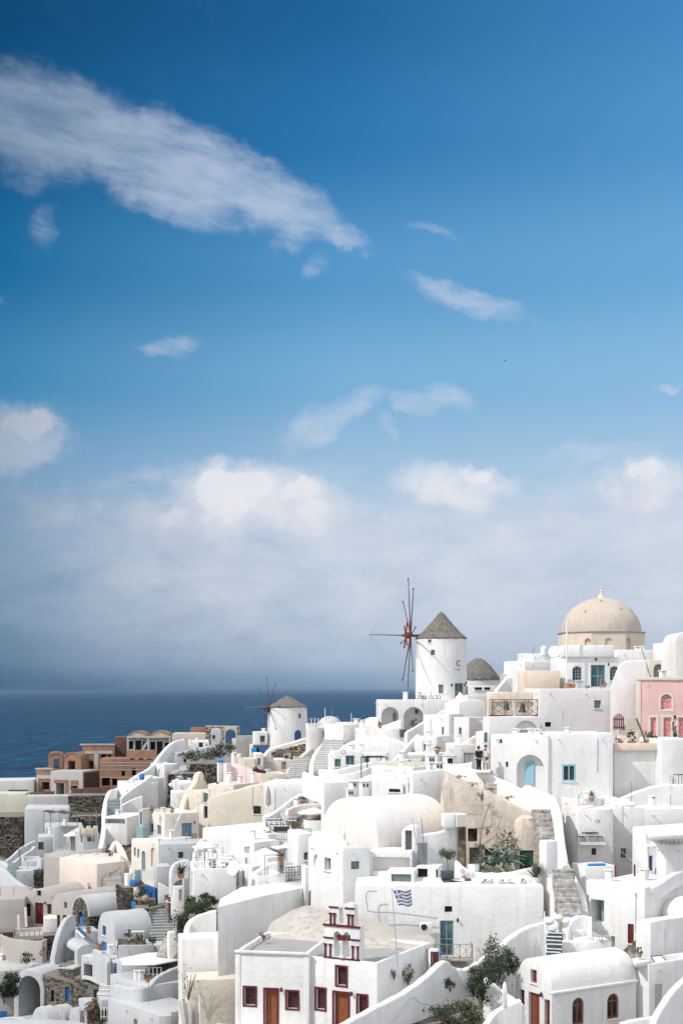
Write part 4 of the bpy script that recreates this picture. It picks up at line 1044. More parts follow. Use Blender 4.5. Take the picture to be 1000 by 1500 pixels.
def sheet(label, px, py, Y, w, h, sd):
    rg = random.Random(sd); bm = bmesh.new(); k = 8; g = []
    for i in range(k + 1):
        for q in range(k + 1):
            u_, v_ = i / k, q / k
            g.append(bm.verts.new(((u_ - .5) * w * (.6 + .4 * v_) + .25 * (1 - v_), -.9 * (1 - v_) + .16 * math.sin(u_ * 11 + sd), h * (v_ - .5) + .06 * math.sin(u_ * 8))))
    for i in range(k):
        for q in range(k): bm.faces.new([g[i * (k + 1) + q], g[(i + 1) * (k + 1) + q], g[(i + 1) * (k + 1) + q + 1], g[i * (k + 1) + q + 1]])
    bmesh.ops.solidify(bm, geom=bm.faces[:], thickness=.02)
    tag(obj('tarpaulin', bm, 'soft_white', None, P(px, py, Y)), label, 'tarpaulin')
sheet('crumpled white tarpaulin at the bottom left of the church', 271, 1488, 90.5, .9, 1.7, 1)
sheet('second folded white tarpaulin right of the crumpled one', 283, 1489, 91, .7, 1.6, 4)
cable('white post standing beside the tarpaulins', [(292, 1458, 90), (293, 1504, 90)], .05, 'white_paint', 'post', 1)

# ================================================================== right side
HA = house('white house front with shallow arched recess and pale blue door', (718, 803, 806), 1077, 1168, 109.4, 64, 'white', 'par', [('L', 731, 1083, 735, 1089, 'vent'), ('L', 740, 1116, 744, 1124, 'vent')], a=5)
cA, rA, wA, hA = opening(HA, 'L', 756, 1106, 797, 1168, 'niche', True)
s0, z0 = on_face(HA, 'L', 765.5, 1151); s1, z1 = on_face(HA, 'L', 778.5, 1116)
bm = bmesh.new(); prism(bm, [(s0, z0), (s1, z0), (s1, z1), (s0, z1)], .58, .68); obj('door', bm, 'sky_blue', HA.o, (0, 0, 0), rA)
house('white house wall with pale blue framed window right of the arched recess', (799, 803, 898), 1075, 1168, 109.6, 3, 'white', 'par', [('R', 823, 1120, 843, 1145, 'blue_win')], b=6)
wall('low white curved wall in front of the arched recess', [(764, 1160, 109.8), (768, 1152, 109.6), (776, 1151, 109.4), (786, 1157, 109), (800, 1164, 108.4)], 2.5, .4, 'white')
house('tall bright white wall block under the pink house terrace', (894, 899, 968), 1092, 1178, 112, 4, 'white', 'par', name='wall_block', cat='wall block', b=6)
house('grey white wall block right of the terrace at the edge of the photo', (960, 968, 1012), 1083, 1160, 111, 8, 'white', 'par', name='wall_block', cat='wall block', b=5)
# pink house and its terrace
pink = house('pink house with cream edging, arched window and red curtained doors', (926, 933, 1012), 996, 1086, 119, -9, 'pink', 'flat',
  [('R', 967, 1017, 984, 1040, 'pink_arch', True), ('R', 952, 1051, 961, 1084, 'curtain'), ('R', 971, 1051, 983, 1084, 'curtain'), ('R', 993, 1051, 1004, 1084, 'curtain')], b=3, bev=.04)
bm = bmesh.new(); box(bm, -.12, pink.a, -.12, .2, pink.zt - .05, pink.zt + .22, .03); obj('cornice', bm, 'cream', pink.o)
bm = bmesh.new(); box(bm, -.08, .30, -.08, .1, 0, pink.zt - .06, .03); obj('corner_strip', bm, 'cream', pink.o)
house('low peach parapet along the pink house terrace', (896, 899, 968), 1089, 1095, 111.6, 4, 'apricot', 'flat', b=.4, name='parapet', cat='parapet', ext=.3)
house('peach garden wall behind the flower pots of the pink house', (900, 905, 935), 1070, 1094, 116, 4, 'blush', 'flat', name='garden_wall', cat='garden wall', b=.5)
house('left peach gate pillar of the dark red picket gate', (893, 895, 899), 1051, 1092, 116.2, 4, 'blush', 'flat', name='gate_pillar', cat='pillar', b=.4, group=None)
house('right peach gate pillar with a flat stone cap', (914, 917, 934), 1050, 1075, 116.6, 4, 'sand', 'flat', name='gate_pillar', cat='pillar', b=.4)
r = empty('picket_gate', P(906, 1070, 115.8)); tag(r, 'dark red wooden picket gate with arched top', 'gate')
for i in range(6):
    x = -.38 + i * .152; hgt = 1.05 + .35 * math.sin(math.pi * (i + .5) / 6); bm = bmesh.new()
    prism(bm, [(x - .045, .05), (x + .045, .05), (x + .045, hgt - .05), (x, hgt), (x - .045, hgt - .05)], 0, .03); obj('picket', bm, 'door_red', r)
for z in (.2, .85): bm = bmesh.new(); box(bm, -.44, .44, .03, .06, z, z + .09); obj('rail', bm, 'door_red', r)
potted('round dark shrub in a terracotta pot below the stone cap', 925, 1092, 114, .36, .35, (.42, .42, .45), 320, .11, 'leaf_dark')
potted('leafy shrub in a terracotta pot right of the climbing trunk', 950, 1091, 114, .34, .42, (.36, .36, .40), 260, .11, 'leaf_mid')
potted('small leafy plant in the rightmost terracotta pot of the pink terrace', 959, 1092, 114, .34, .42, (.32, .32, .22), 140, .1, 'leaf_olive')
potted('low pink flowering plant in a clay pot at the left end of the pink terrace', 908, 1091, 114, .25, .25, (.34, .3, .2), 90, .1, 'leaf_rust')
potted('empty looking clay pot at the foot of the climbing trunk', 942, 1092, 114, .3, .25, (.2, .2, .08), 40, .08, 'leaf_dry')
cable('bare vine trunk climbing from the pots to the stone cap', [(946, 1092, 114.2), (942, 1078, 114.6), (937, 1066, 115.4), (932, 1054, 116.2)], .09, 'bark', 'climbing_vine')
bush('creeper with dark leaves hanging between the red doors', 987, 1083, 117.6, (.25, .2, .75), 200, .12, 'leaf_dark', 'creeper', 'creeper')
# church terrace, walls
ct = house('broad lilac grey plaster wall with small barred window below the domed church', (786, 790, 938), 1009, 1084, 123, 6, 'lilac', 'flat',
  [('R', 870, 1026, 880, 1038, 'grid_win'), ('R', 798, 1058, 807, 1065, 'vent'), ('R', 906, 1037, 928, 1062, 'shutter')], b=6, name='terrace_house', bev=.15)
wall('lilac grey curved parapet sweeping up right of the church windows', [(894, 1009, 122.8), (900, 990, 122.8), (908, 974, 122.8), (920, 968, 122.8), (945, 967, 122.8)], 5.5, .5, 'lilac', ground=False)
b1 = house('lilac white wall with shallow arch under the bells', (713, 716, 791), 1050, 1082, 120, 5, 'lilac', 'flat', [('R', 753, 1056, 787, 1084, 'shallow', True)], b=3, name='arch_house')
house('white block with grey shutters inside the shallow arch under the bells', (757, 759, 783), 1068, 1084, 120.05, 5, 'white', 'flat', [('R', 761, 1069.5, 780, 1076, 'grey_shut')], b=.16, name='shutter_block', cat='low block', bev=.01, ext=.5)
house('apricot bell wall with rough top behind the bells', (713, 716, 792), 1014, 1055, 125, 5, 'apricot', 'flat', [('R', 719, 1028, 789, 1052, 'shallow')], b=1.2, name='bell_wall', cat='bell wall')
bf = empty('iron_rack', P(716, 1049, 123.2), R_(4)); tag(bf, 'rusty iron bell frame with lattice side panels on the lilac wall', 'bell frame')
Lb = (790 - 716) / F * 123.2
for z in (1.40, .05, .0): bm = bmesh.new(); tube(bm, [(0, 0, z), (Lb, 0, z)], .035, 5); obj('rail', bm, 'dark_wood', bf)
for x in (0.05, .3, 1.35, 1.5, 3.15, 3.4, 4.25): bm = bmesh.new(); tube(bm, [(x, 0, 0), (x, 0, 1.4)], .03, 5); obj('post', bm, 'dark_wood', bf)
for x0, x1 in ((.3, 1.35), (3.4, 4.25)):
    bm = bmesh.new()
    for a, c in ((.1, .7), (.7, 1.35), (.7, .1), (1.35, .7)): tube(bm, [(x0, 0, a), (x1, 0, c)], .02, 5)
    obj('lattice', bm, 'dark_wood', bf)
bm = bmesh.new(); lathe(bm, [(.22, 0), (.16, .15), (.15, 1.0), (.22, 1.2), (.3, 1.38)], 12, (2.2, .1, 0)); obj('pillar', bm, 'cream', bf)
for px, s, lab in ((742, .85, 'smaller bronze bell hanging left of the pillar in the bell frame'), (765, 1.1, 'larger bronze bell hanging right of the pillar in the bell frame')):
    r = empty('bell', P(px, 1029, 123.1)); tag(r, lab, 'bell', 'bells below the domed church')
    bm = bmesh.new(); lathe(bm, [(0, -.05), (.10 * s, -.08), (.17 * s, -.25 * s), (.21 * s, -.55 * s), (.36 * s, -.80 * s), (.33 * s, -.80 * s), (0, -.6 * s)], 16); obj('body', bm, 'bell_bronze', r)
    bm = bmesh.new(); tube(bm, [(0, 0, .12), (0, 0, -.9 * s)], .03, 5); obj('clapper', bm, 'bell_bronze', r)
house('apricot plaster block left of the domed church', (762, 768, 820), 982, 1026, 130, 5, 'apricot', 'flat', name='plaster_block', cat='plaster block', b=3)
wall('lilac white ramp wall sloping down from the apricot block to the bells', [(752, 1030, 126), (765, 1024, 126.4), (782, 1018, 126.8), (800, 1013, 127), (815, 1010, 127)], 5, .5, 'lilac', ground=False)
up = house('white house with stepped parapet left of the domed church', (728, 768, 822), 968, 1014, 139, 24, 'white', 'par', [('L', 731, 984, 737, 1002, 'grey_shut'), ('L', 739, 988, 741, 991, 'vent'), ('R', 772, 986, 774, 990, 'vent')], b=4)
house('upper white storey of the stepped house left of the domed church', (749, 778, 822), 957, 975, 141, 18, 'white', 'par', [('L', 757, 960, 759, 963, 'vent'), ('L', 764, 960, 766, 963, 'vent')], b=3.4)
wall('white stair parapet at the foot of the stepped house', [(726, 1011, 135), (735, 1000, 135.6), (742, 993, 136), (749, 992, 136.2)], 3, .4, 'white', ground=False)
bm = bmesh.new(); lathe(bm, [(.32, -.6), (.32, 0), (.30, .16), (.2, .3), (0, .36)], 16); tag(obj('chimney', bm, 'white', None, P(796, 951, 141.5)), 'little round white chimney on the stepped house roof', 'chimney')
def dish(label, px, py, Y, r, rz, tilt=-55):
    o = empty('satellite_dish', P(px, py, Y), rz); tag(o, label, 'satellite dish')
    bm = bmesh.new(); lathe(bm, [(0, 0), (r * .5, r * .05), (r, r * .22), (r * .98, r * .25), (r * .5, r * .09), (0, r * .04)], 20); bm.transform(Matrix.Rotation(R_(90 + tilt * .3), 4, 'X')); obj('dish', bm, 'white_paint', o)
    bm = bmesh.new(); tube(bm, [(0, 0, -r * 1.3), (0, .03, 0)], .03, 5); obj('mast', bm, 'grey_metal', o)
dish('white satellite dish on the stepped house beside the domed church', 812, 955, 141, .62, R_(-20))
cable('tall white flagpole standing in front of the domed church', [(830, 908, 130), (829.5, 1008, 130)], .07, 'white_paint', 'flagpole', 1)
cf = house('white church front with green door between two barred arched windows', (819, 826, 912), 962, 1012, 131, 4, 'white', 'flat',
  [('R', 838, 976, 852, 997, 'grid_win', True), ('R', 865, 974, 886, 1006, 'teal_door'), ('R', 893, 976, 906, 997, 'grid_win', True)], b=6, name='church_house', cat='church')
bm = bmesh.new(); box(bm, -.15, 4.65, -.25, 1.2, cf.zt - .05, cf.zt + 1.05, .08); obj('parapet', bm, 'white', cf.o)
bm = bmesh.new(); lathe(bm, [(.03, 0), (.1, .1), (.1, .22), (0, .28)], 8, (2.95, -.15, cf.zt - .4)); obj('lamp', bm, 'black_iron', cf.o)
house('white wall with dark green arched doorway right of the domed church', (899, 902, 962), 952, 1004, 134, 3, 'white', 'par', b=4)
house('cream gate pier with dark green arched doorway below the white parapets', (948, 950, 972), 966, 1004, 130.6, 3, 'cream', 'flat', [('R', 957, 973, 971, 1004, 'sage_door', True)], b=1.4, name='gate_pier', cat='gate pier')
house('white wall with pale grey shutter at the right above the pink house', (970, 973, 994), 941, 1004, 129.6, 3, 'white', 'flat', [('R', 977, 969, 992, 1002, 'grey_shut')], b=4)
house('round ended white vault at the right edge of the photo above the pink house', (986, 989, 1016), 940, 1004, 127, 3, 'soft_white', ('vR', 1.0), b=4, name='vault_end', cat='vault')
cable('long grey pole leaning against the church terrace', [(939, 949, 127), (952, 991, 122)], .07, 'grey_metal', 'pole', 1)
potted('orange clay jar with sprigs left of the church window', 832, 1008, 125, .28, .42, (.2, .2, .2), 40, .1, 'leaf_dry')
potted('second orange clay jar beside it left of the church window', 839, 1008, 125, .24, .36, (.18, .18, .2), 40, .1, 'leaf_dry')
potted('straw basket plant in front of the green church door', 883, 1007, 125, .34, .26, (.34, .3, .16), 90, .1, 'leaf_dry', 'straw')
bush('dark weeds at the foot of the church door left side', 860, 1008, 125, (.35, .2, .10), 60, .09, 'leaf_dark', 'weed_tuft', 'weeds')
# dome
dm = P(880, 1010, 150); drum_r = 64.0 / F * 150; dr = 58.0 / F * 150
root = empty('domed_church', dm); tag(root, 'sand coloured church dome on a peach drum with a small cross', 'church dome')
zt = (1010 - 928) / F * 150
bm = bmesh.new(); lathe(bm, [(drum_r, -2), (drum_r, zt - .02)], 8, (0, 0, 0)); bm.transform(Matrix.Rotation(R_(22.5), 4, 'Z')); bevel_sharp(bm, .06)
drum = obj('drum', bm, 'apricot', root)
h_ = Hs(); h_.o = drum; h_.cut = bmesh.new(); BOOL.append(h_)
for ang in (-118, -62, -90):
    cb = bmesh.new(); prism(cb, outline(.75, 1.3, True, 10), -.6, .32); cb.transform(Matrix.Rotation(R_(ang + 90), 4, 'Z') @ Matrix.Translation((0, -drum_r * .965, zt - 1.95)))
    me = bpy.data.meshes.new('c'); bmesh.ops.recalc_face_normals(cb, faces=cb.faces[:]); cb.to_mesh(me); cb.free(); h_.cut.from_mesh(me); bpy.data.meshes.remove(me)
bm = bmesh.new(); lathe(bm, [(drum_r * 1.0, 0), (drum_r * 1.03, .03), (drum_r * 1.03, .12), (drum_r * .93, .17)], 8, (0, 0, zt - .04)); bm.transform(Matrix.Rotation(R_(22.5), 4, 'Z')); obj('cornice', bm, 'grey_render', root)
Hd = 50.5 / F * 150
bm = bmesh.new(); lathe(bm, [(dr * math.cos(a), Hd * math.sin(a)) for a in [R_(90 * k / 20) for k in range(21)]], 56, (0, 0, zt + .1))
for v in bm.verts:
    v.co += v.normal * 0; q = noise.noise(v.co * .8); v.co.x += .03 * q; v.co.z += .03 * q
obj('dome', bm, 'sand', root)
bm = bmesh.new(); lathe(bm, [(.42, -.12), (.34, .12), (.18, .35), (.12, .62), (.18, .70), (.10, .85), (0, .9)], 16, (0, 0, zt + Hd + .1)); obj('lantern', bm, 'cream', root)
bm = bmesh.new(); box(bm, -.04, .04, -.04, .04, zt + Hd + .9, zt + Hd + 1.75); box(bm, -.24, .24, -.036, .036, zt + Hd + 1.32, zt + Hd + 1.40); obj('cross', bm, 'cream', root)
for ang, el_ in ((-128, 35), (-62, 40), (-30, 38), (-100, 62)):
    bm = bmesh.new(); lathe(bm, [(.13, -.08), (.15, .05), (.10, .07), (0, .03)], 8); bm.transform(Matrix.Translation((dr * math.cos(R_(el_)) * math.cos(R_(ang)), dr * math.cos(R_(el_)) * math.sin(R_(ang)), zt + .1 + Hd * math.sin(R_(el_)))) @ Matrix.Rotation(R_(90 - el_), 4, Vector((-math.sin(R_(ang)), math.cos(R_(ang)), 0)))); obj('vent', bm, 'grey_render', root)

# --- right middle
house('white rooftop with low parapet above the small balcony', (830, 836, 905), 1170, 1200, 108, 15, 'white', 'par', b=4)
e1 = house('pale grey white house front with small dark window under the balcony', (838, 846, 898), 1186, 1292, 104, 4, 'soft_white', 'flat', [('R', 866, 1243, 873, 1253, 'black_win')], b=4)
e2 = house('pale grey house wall with diagonal handrail and tall dark window', (890, 896, 944), 1183, 1300, 105.4, 3, 'soft_white', 'par', [('R', 930, 1237, 936, 1259, 'black_win'), ('R', 909, 1243, 917, 1258, 'dark_win')], b=4)
cable('thin white handrail running down the pale grey wall', [(897, 1236, 105.1), (912, 1250, 105.0), (930, 1266, 104.9)], .03, 'white_paint', 'handrail', 1)
e1s, e1z = on_face(e1, 'R', 875, 1203)
tx = bpy.data.curves.new('letters', 'FONT'); tx.body = 'CK'; tx.size = .34; tx.extrude = .012; tx.align_x = 'CENTER'
to = bpy.data.objects.new('letters', tx); COL.objects.link(to)
dg = bpy.context.evaluated_depsgraph_get(); me = bpy.data.meshes.new_from_object(to.evaluated_get(dg)); bpy.data.objects.remove(to)
me.materials.clear(); me.materials.append(M('black_iron')); o = bpy.data.objects.new('letters', me); COL.objects.link(o); o.parent = e1.o; o.location = (e1s, -.015, e1z - .14); o.rotation_euler = (R_(90), 0, 0)
def small_balcony():
    r = empty('balcony', P(869, 1236, 103.2), R_(4)); tag(r, 'narrow balcony with patterned white railing under the letters CK', 'balcony')
    bm = bmesh.new(); box(bm, -1.05, .95, 0, 1.0, -.1, 0); obj('floor_slab', bm, 'white', r)
    bm = bmesh.new()
    for k in range(13):
        x = -1.05 + 2.0 * k / 12; tube(bm, [(x, 0, 0), (x, 0, .6)], .016, 4)
    obj('baluster', bm, 'grey_paint', r)['kind'] = 'stuff'
    bm = bmesh.new(); tube(bm, [(-1.05, 0, .6), (.95, 0, .6)], .025, 5); tube(bm, [(-1.05, 0, .08), (.95, 0, .08)], .02, 5); obj('rail', bm, 'white_paint', r)
small_balcony()
def chair(label, loc, rz, mat='black_iron', group=None, s=1.0, proto=[]):
    key = mat
    for k, p in proto:
        if k == key:
            c = copy_tree(p); c.location = loc; c.rotation_euler = (0, 0, rz); c.scale = (s, s, s); tag(c, label, 'chair', group); return c
    r = empty('chair', loc, rz); r.scale = (s, s, s); tag(r, label, 'chair', group)
    bm = bmesh.new(); box(bm, -.22, .22, -.22, .22, .43, .47, .01); obj('seat', bm, mat, r)
    bm = bmesh.new()
    for x in (-.2, .2): tube(bm, [(x, .2, .45), (x, .26, .9)], .018, 5)
    tube(bm, [(-.2, .26, .9), (.2, .26, .9)], .018, 5); tube(bm, [(-.2, .235, .7), (.2, .235, .7)], .014, 5); obj('backrest', bm, mat, r)
    for x in (-.2, .2):
        for y in (-.2, .2): bm = bmesh.new(); tube(bm, [(x, y, .43), (x * 1.05, y * 1.1, 0)], .018, 5); obj('leg', bm, mat, r)
    proto.append((key, r)); return r
def table(label, loc, rz, mat='white_paint', w=.8, d=.8, legmat='black_iron', group=None):
    r = empty('table', loc, rz); tag(r, label, 'table', group)
    bm = bmesh.new(); box(bm, -w / 2, w / 2, -d / 2, d / 2, .71, .75, .01); obj('table_top', bm, mat, r)
    for x in (-1, 1):
        for y in (-1, 1): bm = bmesh.new(); tube(bm, [(x * w * .42, y * d * .42, .71), (x * w * .45, y * d * .45, 0)], .02, 5); obj('leg', bm, legmat, r)
    return r
bp = P(869, 1236, 103.2); c15, s15 = math.cos(R_(4)), math.sin(R_(4))
def onb(x, y, z=0): return bp + Vector((x * c15 - y * s15, x * s15 + y * c15, z))
table('black table on the balcony under the letters CK', onb(-.1, .55), R_(15), 'black_iron', 1.1, .6)
for x, lab in ((-.75, 'left black chair on the balcony under the letters CK'), (.05, 'middle black chair behind the balcony table'), (.6, 'right black chair on the balcony under the letters CK')):
    chair(lab, onb(x, .8), R_(15), 'black_iron', 'black balcony chairs')
house('white low block with rolled blue cover in front of the pale grey house', (848, 856, 902), 1270, 1305, 99.4, 12, 'white', 'flat', [('R', 889, 1283, 892, 1285, 'vent')], b=2.5, name='low_block', cat='low block')
bm = bmesh.new(); tube(bm, [(0, 0, 0), (.6, .05, .02), (1.25, .1, .02)], .10, 10); tag(obj('rolled_cover', bm, 'bright_blue', None, P(860.5, 1267.5, 99.8), 0), 'bright blue rolled cover lying on a white block', 'rolled cover')
for px, y0, y1, lab in ((901, 1268, 1290, 'left dark red post by the pale grey passage'), (929, 1267, 1298, 'right dark red post by the pale grey passage')):
    o = cable(lab, [(px, y0, 99), (px + .6, y1, 99)], .07, 'door_red', 'post', 1, 'dark red posts'); o['category'] = 'post'
house('white house with deep blue shutter and dark blue door', (925, 946, 1014), 1213, 1310, 101, 26, 'white', 'flat', [('L', 931, 1258, 943, 1270, 'shallow')], a=6)
q = house('white sunlit wall with a deep blue shutter below the flat white roof', (944, 947, 972), 1240, 1310, 100.2, 20, 'white', 'flat', [('R', 950, 1254, 956, 1276, 'deep_door'), ('R', 959, 1272, 967, 1300, 'deep_door')], b=1.5, name='porch_wall', cat='wall')
house('white flat roofed block with grey recess right of the blue shutter', (969, 975, 1014), 1238, 1310, 99.4, 22, 'white', 'flat', b=3)
slab('thin flat white canopy roof above the blue shutter', [(944, 1211), (1010, 1208), (1010, 1222), (950, 1225)], 101, .3, 'white', 'canopy', 'canopy')
potted('clay pot with dry twigs beside the dark blue door', 951, 1298, 97, .25, .25, (.2, .2, .1), 40, .08, 'leaf_dry')
wall('white curved parapet sweeping from the niche house up to the right edge', [(861, 1289, 96.4), (890, 1290, 95.4), (920, 1296, 94.4), (942, 1301, 93.6), (962, 1294, 94.2), (982, 1281, 95.2), (1006, 1270, 96.4)], 1.0, .5, 'white')
wall('bright white sloping wall descending from the pink terrace to the grey passage', [(897, 1180, 108), (905, 1172, 108.4), (930, 1160, 109.6), (965, 1150, 110.6), (1008, 1150, 111)], 5, .6, 'white')
house('bright white roofed block between the grey passage and the right edge', (938, 944, 1014), 1186, 1216, 105.5, 14, 'white', 'flat', b=5)
house('white wall with two small vents above the pale grey passage', (893, 896, 925), 1172, 1190, 107, 12, 'white', 'flat', b=1.5, name='parapet', cat='parapet')
h2 = house('large white house with deep arched niche and small red window', (861, 944, 1014), 1301, 1425, 93, 50, 'white', 'flat',
  [('L', 894, 1372, 900, 1387, 'plain_win'), ('L', 919, 1354, 928, 1383, 'magenta_win')], bev=.15)
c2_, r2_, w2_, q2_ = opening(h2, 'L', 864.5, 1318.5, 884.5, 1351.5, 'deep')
for k_, (d0, mt) in enumerate(((.75, 'teal'), (1.5, 'grey_paint'))):  # panels added in the niche; their teal and grey stand for its shade
    bm = bmesh.new(); prism(bm, [(s_ + (.25 if k_ == 0 else 0), z_) for s_, z_ in outline(w2_ * (.7 if k_ == 0 else .98), q2_ * (.96 if k_ == 0 else .99), k_ == 0, 12)], d0, d0 + .05); obj('niche_shade_panel', bm, mt, h2.o, c2_, r2_)
house('white lower house corner with slanting shade right of the red window', (931, 952, 1014), 1352, 1425, 90.6, 42, 'white', 'flat', bev=.15)
bm = bmesh.new(); bmesh.ops.create_uvsphere(bm, u_segments=32, v_segments=16, radius=1.6)
for v in bm.verts: v.co.z *= .7
tag(obj('dome_roof', bm, 'white', None, P(1002, 1338, 95)), 'small smooth white dome at the right edge above the lower house', 'dome')
house('white terrace block with low seat below the arched niche', (812, 820, 896), 1381, 1420, 90.4, 8, 'white', 'flat', b=4, name='terrace_block', cat='terrace')
wall('rounded white arm of the terrace wall beside the dark steps', [(826, 1388, 91), (828, 1360, 91.6), (836, 1347, 92), (850, 1341, 92.4), (866, 1344, 92.4)], 3, .5, 'white')
for x0, x1, yt_, lab in ((840, 856, 1364, 'taller stone white step seat on the terrace below the niche'), (846, 868, 1374, 'lower stone white step seat on the terrace below the niche')):
    house(lab, (x0 - 2, x0, x1), yt_, 1384, 91.5 if yt_ < 1370 else 91, 10, 'soft_white', 'flat', b=1, name='masonry_bench', cat='seat', ext=.3, bev=.08)
chair('left white wire chair on the terrace below the niche', P(876, 1382, 90.8), R_(200), 'grey_paint', 'white wire chairs')
chair('right white wire chair on the terrace below the niche', P(886, 1382, 90.9), R_(160), 'grey_paint', 'white wire chairs')
potted('dark round cactus in a yellow clay pot on the white house roof', 936, 1403, 87.8, .2, .3, (.2, .2, .24), 220, .07, 'leaf_dark', 'straw')
r = empty('deck_chair', P(966, 1409, 88.5), R_(20)); tag(r, 'folding chair with white cloth and dark frame on the right roof', 'deck chair')
bm = bmesh.new(); prism(bm, [(-.36, 0), (.36, 0), (.36, .04), (-.36, .04)], -.3, .35); bm.transform(Matrix.Rotation(R_(32), 4, 'X')); obj('cloth', bm, 'canvas', r)
bm = bmesh.new()
for x in (-.4, .4): tube(bm, [(x, -.32, -.18), (x, .38, .28)], .03, 5)
tube(bm, [(-.4, .38, .28), (.4, .38, .28)], .03, 5); obj('frame', bm, 'dark_wood', r)
slab('low white bench slab beside the cactus pot on the roof', [(925, 1404), (948, 1402), (953, 1408), (930, 1411)], 88.3, .3, 'soft_white', 'bench', 'bench')
chair('dark chair on the roof at the right edge below the terrace wall', P(985, 1149, 109.5), 2.2, 'slate', None, .7)
table('dark table beside the chair on the right edge roof', P(996, 1149, 109.5), .3, 'slate')

# ================================================================== windmills
def windmill(label, cx, base_py, top_py, apex_py, Y, rb, rt, roofmat_over, ops, hub_px, hub_py, tilt, L, nspar, bow, rest, spar_t=.055, double=True, hubr=1.7):
    k = Y / F; c = P(cx, base_py, Y); root = empty('windmill', c); tag(root, label, 'windmill', 'windmills')
    h = (base_py - top_py) * k; r0, r1 = rb * k, rt * k
    bm = bmesh.new(); lathe(bm, [(r0 * 1.01, -3), (r0, 0), (r0 * .5 + r1 * .5 + .03, h * .5), (r1, h)], 48)
    tower = obj('tower', bm, 'white', root)
    hh = Hs(); hh.o = tower; hh.cut = bmesh.new(); BOOL.append(hh)
    for px, y0, y1, wpx, st, arch in ops:
        s = (px - cx) * k; rr = r1 + (r0 - r1) * .5; a = math.asin(max(-.95, min(.95, s / rr)))
        zb = (base_py - y1) * k; w = wpx * k / max(.4, math.cos(a)); oh = (y1 - y0) * k
        rloc = r0 + (r1 - r0) * ((zb + oh / 2) / h) - .03
        m = Matrix.Rotation(a, 4, 'Z') @ Matrix.Translation((0, -rloc, zb))
        cb = bmesh.new(); prism(cb, outline(w, oh, arch, 12), -.6, ST[st][1]); bmesh.ops.recalc_face_normals(cb, faces=cb.faces[:]); cb.transform(m)
        me = bpy.data.meshes.new('c'); cb.to_mesh(me); cb.free(); hh.cut.from_mesh(me); bpy.data.meshes.remove(me)
        fill_opening(tower, st, arch, m.translation, a, w, oh)
    ra = (top_py - apex_py) * k; ro = rt * k * roofmat_over
    prof = [(ro * .97, -.12), (ro, 0)] + [(ro * (1 - q) ** 1.0 * (1 - .10 * math.sin(math.pi * q)) + .09 * q, ra * q) for q in (.12, .25, .4, .55, .7, .85, .95)] + [(.03, ra * 1.0)]
    bm = bmesh.new(); lathe(bm, prof, 72, (0, 0, h))
    rg = random.Random(cx)
    for v in bm.verts:
        if (v.co.z - h) < ra * .92:
            q = 1 + rg.uniform(-.022, .022); v.co.x *= q; v.co.y *= q; v.co.z += rg.uniform(-.05, .05)
    obj('roof', bm, 'thatch', root, ang=30)
    # sail wheel: axle runs out of the cap towards the left and a little towards the viewer
    hub = P(hub_px, hub_py, Y - math.sin(R_(tilt)) * (cx - hub_px) * k) - c
    ax = Vector((-math.cos(R_(tilt)), -math.sin(R_(tilt)), .02)).normalized()
    wheel = empty('sail_wheel', hub); wheel.parent = root; wheel.rotation_euler = ax.to_track_quat('Z', 'Y').to_euler()
    bm = bmesh.new(); tube(bm, [(0, 0, -r1 * .95), (0, 0, .55)], .15, 10); tube(bm, [(0, 0, .4), (0, 0, bow)], .07, 6, .035); obj('axle', bm, 'mill_spar', wheel)
    bm = bmesh.new(); lathe(bm, [(.16, -.35), (.34, -.3), (.34, .3), (.16, .35)], 12)
    for q in range(nspar):
        a = 2 * math.pi * q / nspar + .1; tube(bm, [(0, 0, .22 if q % 2 else -.22), (hubr * math.cos(a), hubr * math.sin(a), .22 if q % 2 else -.22)], .085, 5)
    obj('hub', bm, 'mill_red' if hubr > 1 else 'mill_spar', wheel)
    bm = bmesh.new(); tube(bm, [(.1, 0, -.30), (L, 0, -.02)], spar_t, 5, spar_t * .55)
    if double: tube(bm, [(.1, .02, .32), (L, .02, .06)], spar_t * .7, 5, spar_t * .5)
    bmesh.ops.create_icosphere(bm, subdivisions=1, radius=.11, matrix=Matrix.Translation((L, 0, 0)))
    sp = obj('spar', bm, 'mill_spar', wheel); sp.rotation_euler = (0, 0, .1)
    for q in range(1, nspar): s2 = inst(sp, wheel); s2.rotation_euler = (0, 0, 2 * math.pi * q / nspar + .1)
    bm = bmesh.new()
    for q in range(nspar):
        a = 2 * math.pi * q / nspar + .1; a2 = 2 * math.pi * (q + 1) / nspar + .1
        tube(bm, [(0, 0, bow), (L * math.cos(a), L * math.sin(a), 0)], .006, 3)
        tube(bm, [(L * .98 * math.cos(a), L * .98 * math.sin(a), 0), (L * .98 * math.cos(a2), L * .98 * math.sin(a2), 0)], .005, 3)
    obj('rigging', bm, 'grey_metal', wheel)
    GROUND.append((c.x, c.y, c.z - .5)); return root, tower, hub
mill, mtow, mhub = windmill('large white windmill with grey thatched cap and red hubbed sails on the skyline', 646, 1026, 935, 896, 152, 38, 36.2, 1.04,
  [(626.5, 938, 943, 5, 'dark_win', False), (631, 953, 961, 6, 'dark_win', False), (643, 1003, 1016, 7, 'teal_win', False), (670, 1001, 1025, 13, 'teal_door', False)], 597, 931, 4.5, 6.1, 8, 4.1, 0, .075, False)
windmill('smaller white windmill with brown thatched cap and blue arched door', 421, 1096, 1035, 1019, 198, 30, 28.2, 1.06,
  [(440, 1045, 1052, 4, 'dark_win', False), (437, 1069, 1084, 10, 'deep_door', True)], 391, 1038, 26, 4.3, 8, 3.4, 0, .05, False, .6)
